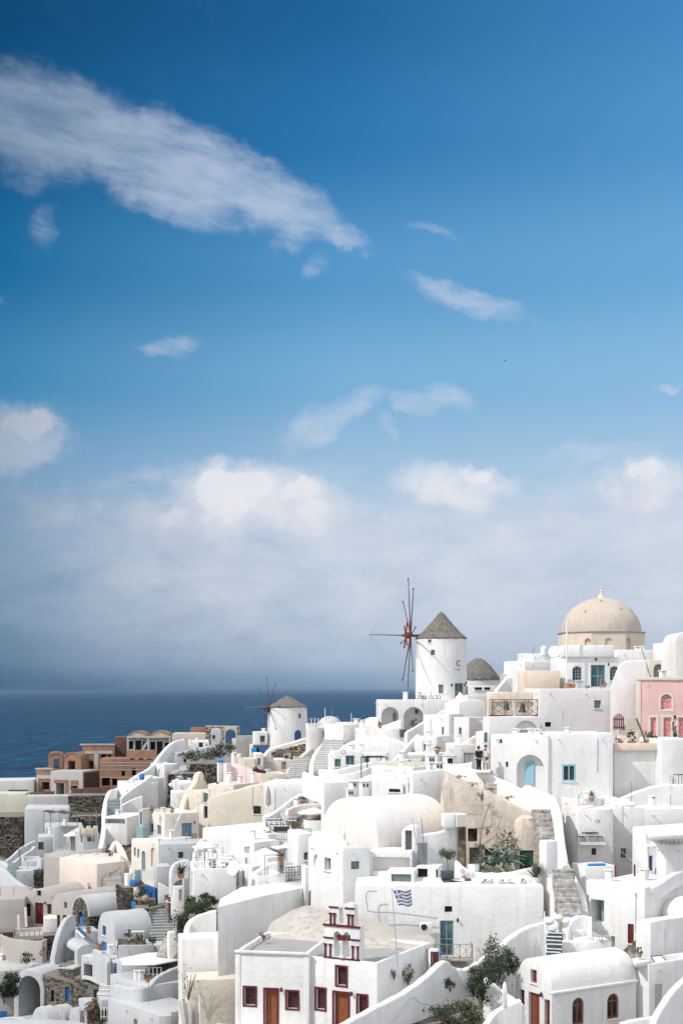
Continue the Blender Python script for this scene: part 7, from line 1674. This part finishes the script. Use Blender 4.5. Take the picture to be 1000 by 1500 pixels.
# stone vault with blue door and neighbours
d4 = house('stone walled vault with white roof and bright blue arched door', (107, 131, 187), 1343, 1366, 131.5, 38, 'stone_base', ('vL', 1.0), [('L', 115, 1335, 123, 1356, 'bright_door', True)], name='stone_vault', cat='vault house', bev=.05)
bm = bmesh.new(); k = 14; Wd = d4.b
ring(bm, [(-Wd / 2 + (Wd / 2 + .16) * math.cos(math.pi * q / k), (Wd / 2 + .16) * math.sin(math.pi * q / k)) for q in range(k + 1)], [(-Wd / 2 + (Wd / 2 - .06) * math.cos(math.pi * q / k), (Wd / 2 - .06) * math.sin(math.pi * q / k)) for q in range(k + 1)], -.10, d4.a + .1)
obj('roof', bm, 'dimmed_white', d4.o, (0, 0, d4.zt), R_(-90)); stone_facing(d4, 'R', 'stones_dark', .30)
def gable_stones(h, mat, size, rise, hole):
    rg = random.Random(3); bm = bmesh.new(); tone = bm.loops.layers.color.new('tone'); Wd = h.b; z = h.zv
    while z < h.zt + rise * Wd / 2:
        s = -Wd
        while s < 0:
            w = size * rg.uniform(.7, 1.4); mx, mz = s + w / 2, z + size * .4
            top = h.zt + (rise * math.sqrt(max(0, (Wd / 2) ** 2 - (mx + Wd / 2) ** 2)) if abs(mx + Wd / 2) < Wd / 2 else 0)
            if mz < top - .1 and not (hole[0] - .05 < mx < hole[1] + .05 and mz < hole[2] + .1) and mx > -Wd + .1 and mx < -.05:
                o_ = rg.uniform(.03, .09); t_ = rg.random() ** 1.5; q = lambda: rg.uniform(-.03, .03)
                vs = [bm.verts.new((-.0 if d == 0 else -o_, -(x + q()), zz + q())) for d in (0, 1) for x, zz in ((s + .02, z + .02), (s + w - .02, z + .02), (s + w - .02, z + size * .75), (s + .02, z + size * .75))]
                for f in ((4, 5, 6, 7), (0, 1, 5, 4), (1, 2, 6, 5), (2, 3, 7, 6), (3, 0, 4, 7)):
                    ff = bm.faces.new([vs[i] for i in f])
                    for lp in ff.loops: lp[tone] = (t_, t_, t_, 1)
            s += w
        z += size * .8
    o = obj('stone_facing', bm, mat, h.o); o['kind'] = 'stuff'
a0, zb_ = on_face(d4, 'L', 115, 1356); a1, zt_ = on_face(d4, 'L', 123, 1335); gable_stones(d4, 'stones_grey', .26, 1.0, (a0, a1, zt_))
wall('tall white triangular stair wall in front of the stone vault', [(77, 1402, 125.4), (82, 1378, 126), (88, 1360, 126.8), (95, 1347, 127.6), (103, 1341, 128.4), (108, 1342, 128.8)], 5, .5, 'dimmed_white')
house('white house body between the triangular wall and the blue window gable', (104, 112, 146), 1366, 1400, 127, 20, 'dimmed_white', 'flat', [('L', 112, 1363, 123, 1368, 'deep_win')], b=3)
d6 = house('white vaulted shelter with square open front', (91, 113, 147), 1394, 1414, 123.5, 26, 'dimmed_white', ('vR', .5), [('L', 94.5, 1390, 109, 1410, 'deep')], bev=.08, name='vault_shelter', cat='shelter')
d7 = house('white vaulted house with slim blue window and blue balcony door', (143, 168, 224), 1376, 1412, 121.5, 33, 'dimmed_white', ('vL', 1.15), [('L', 150, 1357, 155, 1371, 'deep_win'), ('L', 149, 1380, 156, 1395, 'bright_door'), ('L', 160, 1384, 163.5, 1390, 'vent')], name='vault_house', bev=.08)
potted('rusty red plant on the white balcony by the blue door', 147, 1392, 118, .22, .25, (.3, .3, .2), 100, .1, 'leaf_rust')
d8 = house('white lower house with blue porch door and slim blue window', (118, 178, 192), 1410, 1450, 117, 52, 'dimmed_white', 'flat', [('L', 123, 1414, 147, 1438, 'deep'), ('L', 166.5, 1412, 171, 1433, 'deep_win')], a=4)
for px0, px1, y0, y1, nm in ((146.2, 154.5, 1411, 1436, 'door'),):
    a0, zb_ = on_face(d8, 'L', px0, y1); a1, zt_ = on_face(d8, 'L', px1, y0); bm = bmesh.new(); prism(bm, [(a0, zb_), (a1, zb_), (a1, zt_), (a0, zt_)], -.05, .02); obj('door', bm, 'deep_blue', d8.o, (0, 0, 0), R_(-90))
wall('white parapet stepping along the balcony of the blue door house', [(138, 1391, 119), (148, 1394, 118.4), (157, 1399, 118), (160, 1410, 117.4)], 3, .35, 'dimmed_white', n=3)
st1 = house('grey stone house wall with small dark window and blue door', (62, 107, 112), 1440, 1500, 121.5, 74, 'stone_base', 'flat', [('L', 74.5, 1451, 79.5, 1468, 'black_win'), ('L', 95, 1446, 102, 1468, 'bright_door')], ytl=1428, a=5, name='stone_house', cat='stone house', bev=.04)
def skips(h, ops): 
    r = []
    for x0, y0, x1, y1 in ops:
        s0, zb_ = on_face(h, 'L', x0, y1); s1, zt_ = on_face(h, 'L', x1, y0); r.append((s0 - .12, s1 + .12, zb_ - .1, zt_ + .15))
    return r
stone_facing(st1, 'L', 'stones_grey', .26, top=lambda q: st1.zt + q * .62, skip=skips(st1, [(74.5, 1451, 79.5, 1468), (95, 1446, 102, 1468)]))
st2 = house('square grey stone tower wall above the stone house', (86, 107, 114), 1421, 1450, 122.5, 70, 'stone_base', 'flat', ytl=1414, a=2, name='stone_tower', cat='stone wall', bev=.04); stone_facing(st2, 'L', 'stones_grey', .26, top=lambda q: st2.zt + q * .35)
bm = bmesh.new(); box(bm, -.12, 1.4, -.1, st2.b + .1, st2.zt - .02, st2.zt + .16, .05); obj('coping', bm, 'dimmed_white', st2.o)
st3 = house('grey stone house wall with dark blue door and small blue window at the bottom', (107, 159, 167), 1446, 1505, 118, 70, 'stone_base', 'flat', [('L', 137, 1450, 144, 1469, 'deep_door'), ('L', 114, 1473, 120, 1483, 'deep_win'), ('L', 117, 1459, 121, 1465, 'vent')], ytl=1432, a=5, name='stone_house', cat='stone house', bev=.04)
stone_facing(st3, 'L', 'stones_grey', .26, top=lambda q: st3.zt + q * .75, skip=skips(st3, [(137, 1450, 144, 1469), (114, 1473, 120, 1483)])); stone_facing(st3, 'R', 'stones_dark', .26)
wall('white coping along the top of the lower stone house', [(122, 1430, 118.9), (133, 1431, 118.6), (146, 1437, 118.1), (160, 1444, 117.6)], .25, .6, 'dimmed_white', n=3)
house('little white box shed against the lower stone house', (118, 128, 137), 1467, 1482, 115.5, 45, 'dimmed_white', 'flat', name='shed', cat='shed', b=1.3, a=1.3)
ap = house('large white open arched vault at the bottom left', (20, 64, 74), 1452, 1500, 122, 62, 'dimmed_white', ('vL', 1.0), [('L', 27, 1430, 59, 1492, 'hole', True)], a=4.5, name='arched_vault', cat='vault', bev=.08)
house('white terrace house behind the large open arch', (40, 48, 92), 1414, 1440, 127, 25, 'dimmed_white', 'flat', b=4)
house('white parapet block with slatted vent above the large open arch', (46, 50, 66), 1402, 1424, 128.5, 14, 'dimmed_white', 'flat', [('R', 50, 1408, 60, 1418, 'dark_win')], b=1.5, name='parapet', cat='parapet')
house('white small house with dark window at the left edge beside the spiky plant', (-20, -16, 26), 1424, 1480, 126, 8, 'dimmed_white', 'flat', [('R', 1, 1434, 8, 1446, 'black_win')], b=5)
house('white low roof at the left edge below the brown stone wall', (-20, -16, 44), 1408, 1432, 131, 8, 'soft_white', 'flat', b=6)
slab('pale grey rubble yard below the brown stone walls', [(-10, 1410), (48, 1398), (80, 1396), (84, 1408), (40, 1420), (-10, 1424)], 129, 2, 'concrete', 'terrace', 'yard')
chair('white slatted deck chair on the pale rubble yard', P(25, 1404, 129.5), .4, 'white_paint', None, 1.5)
house('sage white leaning wall piece at the left edge of the rubble yard', (0, 2, 14), 1385, 1404, 130.2, 20, 'sage', 'flat', ytl=1390, b=.8, name='wall_block', cat='wall')
bush('dark low shrub spreading over the pale rubble yard', 38, 1411, 126.5, (.9, .5, .4), 500, .12, 'leaf_dark')
potted('ochre plant in a clay pot on the wall above the rubble yard', 61, 1401, 126.8, .22, .25, (.3, .25, .3), 120, .1, 'leaf_rust')
bush('spiky dark plant at the left edge beside the open arch', 19, 1462, 120, (.8, .6, 1.1), 1800, .16, 'leaf_dark', clumps=16)
bush('dark round bush at the left edge below the spiky plant', 6, 1470, 119.5, (.8, .6, .8), 1800, .12, 'leaf_dark')
house('white rounded dormer vault at the bottom left', (44, 74, 92), 1521, 1540, 112, 45, 'dimmed_white', ('vL', 1.5), bev=.1, name='dormer_vault', cat='vault')
house('rough grey stone vault roof behind the white dormer', (72, 96, 112), 1498, 1520, 115, 45, 'concrete', ('vL', 1.0), bev=.1, name='vault_roof', cat='vault')
house('small white rounded dormer vault right of the larger one', (101, 117, 124), 1494, 1520, 112.5, 52, 'dimmed_white', ('vL', 1.3), bev=.06, name='dormer_vault', cat='vault')
bush('rust and dark green tree at the bottom below the stone house', 137, 1502, 113, (.85, .8, .95), 1300, .13, 'leaf_rust', clumps=20)
bush('dark undergrowth right of the rusty tree at the bottom', 148, 1496, 112, (.6, .6, .55), 600, .12, 'leaf_dark')
tall = potted('tall clay amphora in front of the dark blue stone house door', 140, 1478, 114.5, .22, .75, (.12, .12, .1), 12, .08, 'leaf_rust')
bm = bmesh.new(); box(bm, 0, .7, 0, .4, -1.2, .7, .03); tag(obj('blue_box', bm, 'deep_blue', None, P(-3, 1496, 114), .2), 'deep blue box at the left bottom edge', 'box')
wall('white garden wall at the bottom left below the open arch', [(-8, 1494, 114), (14, 1490, 114), (34, 1492, 113.6), (44, 1496, 113)], 3, .4, 'dimmed_white', n=3)
# big near white block, lower left
n1 = house('large plain white house block with shaded faces at the lower left', (161, 205, 272), 1446, 1515, 108, 32, 'dimmed_white', 'flat', ext=4, bev=.14)
wall('white stepped rounded parapet on top of the large plain block', [(170, 1442, 109.2), (186, 1446, 108.4), (205, 1447, 107.8), (214, 1446, 108.2), (220, 1441, 108.6), (226, 1434, 109), (234, 1428, 109.5), (250, 1420, 110.4), (268, 1414, 111.4)], 4, .45, 'dimmed_white')
house('white slab roof running down to the bottom edge below the plain block', (186, 232, 256), 1487, 1520, 103.5, 40, 'dimmed_white', 'flat', a=4, b=7, bev=.08)
house('small white box wall at the bottom right of the slab roof', (228, 232, 252), 1489, 1520, 101.5, 12, 'dimmed_white', 'flat', b=.8, name='wall_block', cat='wall')
house('white side lean to at the left of the large plain block', (158, 163, 172), 1466, 1500, 109.2, 30, 'dimmed_white', 'flat', b=.8, name='wall_block', cat='wall')
house('white landing ledge beside the rusty tree', (144, 147, 166), 1466, 1478, 111.5, 14, 'dimmed_white', 'flat', b=1.5, ext=.2, name='ledge', cat='ledge')
fence('white garden railing beside the rusty tree', 148, 166, 1494, 110.8, .9, 5, 'white_paint')
house('pale grey wall with roof terrace below the white vaulted roof', (170, 174, 226), 1386, 1412, 118.6, 14, 'dimmed_white', 'flat', b=3)
house('pale grey wall below the fabric awning', (172, 177, 228), 1413, 1450, 114.5, 12, 'dimmed_white', 'flat', b=1)
aw = slab('thin white fabric awning stretched over the terrace', [(176, 1404), (214, 1396), (262, 1394), (266, 1406), (228, 1413), (180, 1414)], 113, .1, 'canvas', 'awning', 'awning')
for px, y0, y1, lab in ((213, 1412, 1440, 'front white post of the fabric awning'), (221, 1411, 1430, 'rear dark post of the fabric awning')):
    o = cable(lab, [(px, y0, 111.6), (px, y1, 111.4)], .09 if px < 220 else .04, 'white_paint' if px < 220 else 'black_iron', 'post', 1); o['category'] = 'post'
table('dark bar table under the fabric awning', P(234, 1425, 112.6), .3, 'black_iron', .6, .6); chair('dark bar chair under the fabric awning', P(240, 1424, 112.6), 1.2, 'black_iron')
slab('white terrace floor under the fabric awning', [(190, 1440), (225, 1424), (262, 1414), (266, 1424), (230, 1440), (205, 1446)], 111.6, 2, 'white', 'terrace', 'terrace')
# stone stairs and blue gate
stairs('teal grey stone stairs with white edged steps beside the stone walls', 238, 1384, 122, 235, 1332, 2.05, 12, .72, 'stair_teal', 'dimmed_white')
w_ = house('rubble stone wall left of the teal grey stairs', (218, 223, 234), 1330, 1384, 124.5, 62, 'stone_base', 'flat', a=6, name='stone_wall', cat='stone wall'); stone_facing(w_, 'L', 'stones_grey', .28)
w_ = house('dark square stone pier below the straw ball', (195, 199, 219), 1331, 1356, 125, 12, 'stone_base', 'flat', b=2, name='stone_pier', cat='stone wall'); stone_facing(w_, 'R', 'stones_dark', .26)
w_ = house('curved rubble garden bed with dry plants under the straw ball', (192, 196, 228), 1318, 1334, 127.5, 8, 'stone_base', 'flat', b=2, name='stone_bed', cat='stone wall'); stone_facing(w_, 'R', 'stones_grey', .28)
w_ = house('tall rubble stone house side left of the blue gate', (176, 180, 212), 1301, 1352, 131, 20, 'stone_base', 'flat', b=3, name='stone_wall', cat='stone wall'); stone_facing(w_, 'R', 'stones_grey', .3); stone_facing(w_, 'L', 'stones_dark', .3)
w_ = house('pale rubble wall right of the teal grey stairs', (244, 247, 260), 1322, 1376, 124, 45, 'stone_base', 'flat', ytr=1332, b=.6, name='stone_wall', cat='stone wall'); stone_facing(w_, 'R', 'stones_grey', .28)
wall('blush rounded coping running down the right side of the teal grey stairs', [(246, 1318, 126), (252, 1323, 125.4), (259, 1330, 124.6), (261, 1338, 123.8), (259, 1350, 122.6), (256, 1366, 121)], 5, .5, 'blush')
bm = bmesh.new(); bmesh.ops.create_icosphere(bm, subdivisions=3, radius=.33); tag(obj('straw_ball', bm, 'straw', None, P(213, 1317, 126.8)), 'round straw coloured ball on the rubble garden bed', 'ball')
bg_ = house('deep blue wooden gate panels at the top of the teal grey stairs', (210, 227, 237), 1302, 1328, 128.5, 50, 'deep_blue', 'flat', ytl=1296, a=.3, name='blue_gate', cat='gate', ext=.2, bev=.03)
house('deep blue sloping handrail board left of the blue gate', (208, 226, 228), 1307, 1316, 131, 60, 'deep_blue', 'flat', ytl=1294, a=.15, name='blue_board', cat='board', ext=.0, bev=.02)
house('narrow deep blue post right of the blue gate', (241, 242, 244), 1312, 1330, 126.8, 20, 'deep_blue', 'flat', b=.2, name='blue_post', cat='post', ext=.1, bev=.02)
bm = bmesh.new(); box(bm, -.4, .4, -.2, .2, 0, .5, .03); tag(obj('blue_box', bm, 'bright_blue', None, P(197, 1297, 132)), 'light blue box above the tall rubble wall', 'box')
house('light blue low door in the rubble garden bed', (192, 193, 199), 1322, 1334, 127, 8, 'bright_blue', 'flat', b=.2, name='blue_door', cat='door', ext=.2, bev=.02)
potted('rust coloured potted plant above the straw ball', 205, 1303, 130.5, .3, .3, (.4, .4, .32), 260, .1, 'leaf_rust')
potted('small rust plant in a clay pot by the narrow blue post', 248, 1320, 125.6, .28, .25, (.3, .3, .15), 120, .09, 'leaf_rust')
bush('dark hanging plants beside the framed poster on the rubble bed', 208, 1318, 128.5, (.6, .4, .6), 420, .12, 'leaf_dark')
bm = bmesh.new(); box(bm, -.28, .28, -.03, .03, 0, .72, .01); o = obj('framed_board', bm, 'white_paint', None, P(200, 1312, 129.3), .2); tag(o, 'white framed board standing on the rubble bed', 'board')
bush('large dark green bush beside the white terraces', 282, 1338, 107.8, (.55, .6, .62), 1500, .12, 'leaf_dark', clumps=22)
bush('dark shrub under the white slot wall right of the large bush', 304, 1328, 107.2, (.7, .6, .45), 1400, .12, 'leaf_dark', clumps=16)
bush('olive green low bush at the foot of the large dark bush', 296, 1345, 106.2, (1.1, .9, .7), 2600, .12, 'leaf_mid', clumps=14)
bush('deep dark hanging bush beside the blush coping', 267, 1384, 108, (.6, .7, 1.5), 2600, .12, 'leaf_dark', clumps=14)
house('white wall sloping in front of the white garden wall and sage panel', (230, 232, 257), 1293, 1318, 127.2, 12, 'white', 'flat', ytr=1307, b=.5, ext=.4, name='wall_block', cat='wall')
house('sage green panel house corner above the dark bushes', (250, 252, 270), 1286, 1312, 118, 10, 'white', 'flat', [('R', 254, 1288, 267, 1300, 'sage_door')], b=2)
house('white gate post wall with grey towels beside the dark bushes', (252, 254, 270), 1299, 1330, 115.5, 10, 'white', 'flat', [('R', 262, 1303, 267, 1320, 'grey_shut')], b=.6, name='wall_block', cat='wall')
house('white high house base behind the picket fence', (224, 229, 250), 1270, 1300, 133, 12, 'dimmed_white', 'flat', b=3)
fence('white picket fence beside the teal panel', 207, 224, 1291, 132, 1.0, 9, 'white_paint')
house('pale teal fence panel left of the white picket fence', (196, 197, 208), 1275, 1292, 133, 8, 'teal', 'flat', b=.15, name='fence_panel', cat='fence', ext=.3, bev=.02)
house('white gate pillar left of the pale teal panel', (182, 186, 193), 1281, 1300, 132, 30, 'white', 'flat', name='gate_pillar', cat='pillar', b=.8)
slab('pale beige paved landing below the plain beige steps', [(120, 1312), (150, 1302), (180, 1298), (186, 1306), (176, 1318), (120, 1324)], 141, 2.5, 'warm', 'terrace', 'landing')
chair('dark lounge chair on the pale landing', P(168, 1316, 137.5), -.8, 'slate', None, 1.3)
potted('small conical dark shrub on the beige roof behind the vaults', 131, 1309, 143.5, .2, .2, (.3, .3, .4), 200, .09, 'leaf_dark')
house('rubble pale slope block beside the white vault roof', (176, 180, 196), 1345, 1376, 126.5, 30, 'concrete', 'flat', ytl=1352, b=2, name='rubble_block', cat='stone wall')
for px, py, lab in ((188, 1373, 'left dark planter shrub on the grey roof terrace'), (204, 1378, 'middle dark planter shrub on the grey roof terrace'), (223, 1383, 'right dark planter shrub on the grey roof terrace')):
    bush(lab, px, py, 116.6, (.36, .34, .3), 260, .1, 'leaf_dark', group='dark shrubs on the grey roof terrace')
table('white table with bench on the grey roof terrace', P(199, 1378, 117.6), .2, 'white_paint', 1.4, .5, 'white_paint')
w_ = house('dark stone parapet on the grey roof terrace', (169, 172, 214), 1376, 1388, 118.9, 10, 'stone_base', 'flat', b=.5, name='stone_parapet', cat='stone wall'); stone_facing(w_, 'R', 'stones_grey', .28)
house('white stair landing block at the foot of the teal grey stairs', (224, 226, 246), 1385, 1402, 119.5, 10, 'dimmed_white', 'flat', b=2, ext=1)
house('white gate wall beside the foot of the teal grey stairs', (244, 247, 262), 1366, 1400, 112.6, 20, 'white', 'flat', b=.6, name='wall_block', cat='wall')
a0, zb_ = on_face(ap, 'L', 44, 1490); a1, zt_ = on_face(ap, 'L', 59, 1440); bm = bmesh.new(); prism(bm, [(a0, zb_), (a1, zb_), (a1, zt_ - .5), (a0 + .1, zt_)], 1.6, 1.7); obj('door', bm, 'deep_blue', ap.o, (0, 0, 0), R_(-90))
# ---------------------------------------------------------------- small fittings of the terraces
for a in (('small white side stairs below the stepped house and its grey shutters', 346, 1318, 112, 352, 1300, 1.2, 7, .7), ('narrow white steps beside the hut under the matted pergola', 88, 1256, 180, 91, 1240, 1.2, 8, .65),
          ('white steps climbing between the cafe canopy posts', 426, 1290, 110, 430, 1262, 1.3, 11, .75), ('white garden steps left of the big plain house block', 152, 1462, 113, 156, 1444, 1.1, 8, .75),
          ('white steps beside the slot window house in the white cluster', 604, 1124, 120, 612, 1106, 1.2, 9, .6), ('short white steps under the lilac wall near the couple', 724, 1150, 108.5, 716, 1134, 1.2, 7, .6)):
    stairs(*a, 'concrete', 'soft_white')
for a in (('white railing on the roof terrace left of the satellite dish', 284, 330, 1273, 110.6, .8, 8, 'white_paint'), ('thin railing on the white roof above the black slot', 280, 318, 1260, 116.4, .7, 7, 'grey_metal'),
          ('dark railing on the roof of the house with deep blue shutter', 968, 1000, 1238, 99.5, .8, 6, 'grey_metal'), ('thin white railing along the rooftop above the letters', 840, 890, 1170, 108.2, .8, 8, 'white_paint'),
          ('white railing along the fabric awning terrace edge', 206, 236, 1431, 110.9, .7, 6, 'white_paint'), ('grey railing at the edge of the beige yard', 20, 58, 1376, 130.6, .8, 6, 'grey_metal'),
          ('thin railing along the white roof right of the small windmill', 452, 470, 1062, 176, .8, 5, 'grey_metal'), ('white railing on the roofed block under the curved terrace', 298, 330, 1254, 118.2, .7, 6, 'white_paint')):
    fence(*a)
for px, py, Y, lab in ((388, 1283, 108, 'open white parasol on the block left of the ornate railing'), (104, 1243, 184, 'open white parasol beside the gabled nook under the pergola'), (300, 1272, 112, 'open white parasol on the roof terrace left of the dish'), (912, 1212, 103.5, 'open white parasol above the pale grey passage')):
    parasol(lab, px, py, Y, 1.0, 1.7)
for px, py, Y, lab in ((312, 1276, 111, 'clay pot with green shrub on the roof terrace left of the dish'), (330, 1276, 111, 'second clay pot with shrub nearer the satellite dish'), (866, 1175, 107.5, 'clay pot shrub on the rooftop above the letters'), (640, 1104, 121.6, 'clay pot shrub on the low blocky white house'),
                       (556, 1067, 141, 'clay pot shrub on the warm white roof block'), (222, 1192, 148.5, 'clay pot shrub on the roof of the cream white house'), (252, 1192, 150, 'second clay pot shrub on the cream house roof'), (410, 1262, 112, 'clay pot shrub on the curved white parapet'), (130, 1368, 126.5, 'clay pot shrub on the white body by the triangular wall'), (216, 1440, 109.6, 'clay pot shrub on the stepped rounded parapet')):
    potted(lab, px, py, Y, .22, .32, (.26, .26, .24), 150, .09, 'leaf_mid')
for i, (a_, b_, c_) in enumerate((((118, 1222, 178), (90, 1212, 182), (64, 1200, 190)), ((376, 1180, 147), (420, 1196, 134), (446, 1196, 126)), ((850, 1186, 104), (880, 1180, 106), (930, 1166, 108.6)), ((560, 1130, 116), (600, 1126, 119), (640, 1108, 121)))):
    cable(('sagging cable over the white roofs below the pergola', 'sagging cable from the cream house over the cafe', 'sagging cable above the letters and balcony', 'sagging cable over the bright white roofs by the kiosk')[i], [a_, b_, c_], .02)
slab('white paved terrace along the bottom left edge', [(-10, 1495), (60, 1493), (110, 1496), (128, 1500), (128, 1530), (-10, 1530)], 109.5, 2, 'dimmed_white', 'terrace', 'terrace')
for px, py, Y, r_, lab in ((672, 1141, 108.2, (.5, .12, .16), 'small weed tuft at the upper left of the peach ruin'), (722, 1161, 107, (.6, .12, .2), 'weed tuft under the whitewashed parapet of the stepped path'), (745, 1172, 106.4, (.7, .12, .2), 'weed tuft at the right end of the parapet crack'), (713, 1222, 105.7, (.25, .12, .2), 'tiny weed growing beside the dark opening of the peach ruin'), (676, 1206, 104.2, (.35, .2, .3), 'dry weeds on top of the brown stone pier')):
    bush(lab, px, py, Y, r_, 130, .09, 'leaf_dry', 'weed_tuft', 'weeds', stems=2)

# ================================================================== terrain and sea
GP = np.array(GROUND); 
ext = [(x, 345, 6) for x in range(-160, 161, 20)] + [(x, 300, 60) for x in range(-60, 161, 20)] + [(-150, y, 0) for y in range(60, 345, 20)] + [(-110, y, 30) for y in range(60, 345, 20)] + [(70, y, 98) for y in range(60, 180, 15)] + [(x, 60, 84 + x * .25) for x in range(-40, 80, 15)] + [(x, 200, 88) for x in range(20, 80, 12)] + [(x, 178, 101) for x in range(4, 60, 8)]
GP = np.vstack([GP, np.array(ext, float)])
xs_ = np.arange(-170, 131, 2.0); ys_ = np.arange(56, 352, 2.0)
XX, YY = np.meshgrid(xs_, ys_); q = np.stack([XX.ravel(), YY.ravel()], 1)
d2_ = ((q[:, None, :] - GP[None, :, :2]) ** 2).sum(2) + .6
wt = 1 / d2_ ** 1.6; zz = (wt * GP[None, :, 2]).sum(1) / wt.sum(1)
zz = zz - 2.1
rngn = np.random.default_rng(3); zz = np.maximum(zz + rngn.normal(0, .05, zz.shape), -3)
nxg, nyg = len(xs_), len(ys_); idx = np.arange(nxg * nyg).reshape(nyg, nxg)
faces = np.stack([idx[:-1, :-1].ravel(), idx[:-1, 1:].ravel(), idx[1:, 1:].ravel(), idx[1:, :-1].ravel()], 1)
me = bpy.data.meshes.new('hillside'); me.from_pydata(np.column_stack([q, zz]).tolist(), [], faces.tolist()); me.shade_smooth(); me.materials.append(M('hillside'))
hs = bpy.data.objects.new('hillside', me); COL.objects.link(hs); tag(hs, 'steep rocky hillside under the white town', 'hillside', kind='structure')
bm = bmesh.new(); D = 90000
vs = [bm.verts.new(p) for p in ((-D, -2000, 0), (D, -2000, 0), (D, D, 0), (-D, D, 0))]; bm.faces.new(vs)
sea = obj('sea', bm, 'sea_water'); tag(sea, 'deep blue sea stretching to the hazy horizon', 'sea', kind='structure')
m = bpy.data.materials.new('haze'); m.use_nodes = True; t = m.node_tree; t.nodes.clear()
vo = t.nodes.new('ShaderNodeVolumePrincipled'); vo.inputs['Color'].default_value = (.19, .30, .44, 1); vo.inputs['Density'].default_value = 2.4e-5; vo.inputs['Anisotropy'].default_value = 0.0
t.links.new(vo.outputs[0], t.nodes.new('ShaderNodeOutputMaterial').inputs['Volume'])
bm = bmesh.new(); box(bm, -D - 500, D + 500, -3000, D + 500, -1, 138); hz = obj('haze', bm, m); tag(hz, 'pale sea haze softening the horizon', 'haze', kind='stuff')
# a distant gull
gl = empty('seagull', P(740, 528, 260)); tag(gl, 'tiny dark seagull gliding in the open sky', 'bird')
bm = bmesh.new(); tube(bm, [(-.22, 0, 0), (0, 0, .02), (.2, 0, 0)], .05, 6, .03)
for sgn in (-1, 1):
    pts = [(0, .0, .02), (.06, sgn * .25, .12), (-.04, sgn * .6, .05), (-.10, sgn * .55, .04), (-.12, sgn * .2, .08), (-.1, 0, .01)]
    f = [bm.verts.new(p) for p in pts]; bm.faces.new(f)
obj('body', bm, 'bell_bronze', gl)

# ================================================================== cut the openings, grow the figures
cutters = []
for h in BOOL:
    me = bpy.data.meshes.new('cutter'); h.cut.to_mesh(me); h.cut.free()
    c = bpy.data.objects.new('cutter', me); COL.objects.link(c); c.matrix_world = Matrix.Identity(4)
    c.parent = h.o; cutters.append(c)
    m_ = h.o.modifiers.new('cut', 'BOOLEAN'); m_.operation = 'DIFFERENCE'; m_.object = c; m_.solver = 'EXACT'
dg = bpy.context.evaluated_depsgraph_get(); dg.update()
new = []
for o in [h.o for h in BOOL] + SKINS:
    new.append((o, bpy.data.meshes.new_from_object(o.evaluated_get(dg))))
for o, me in new:
    old_ = o.data; mats = [m_ for m_ in old_.materials]; o.modifiers.clear(); o.data = me
    if not len(me.materials) and mats: me.materials.append(mats[0])
    finish(me, 60 if o in SKINS else 38)
for c in cutters: bpy.data.objects.remove(c)
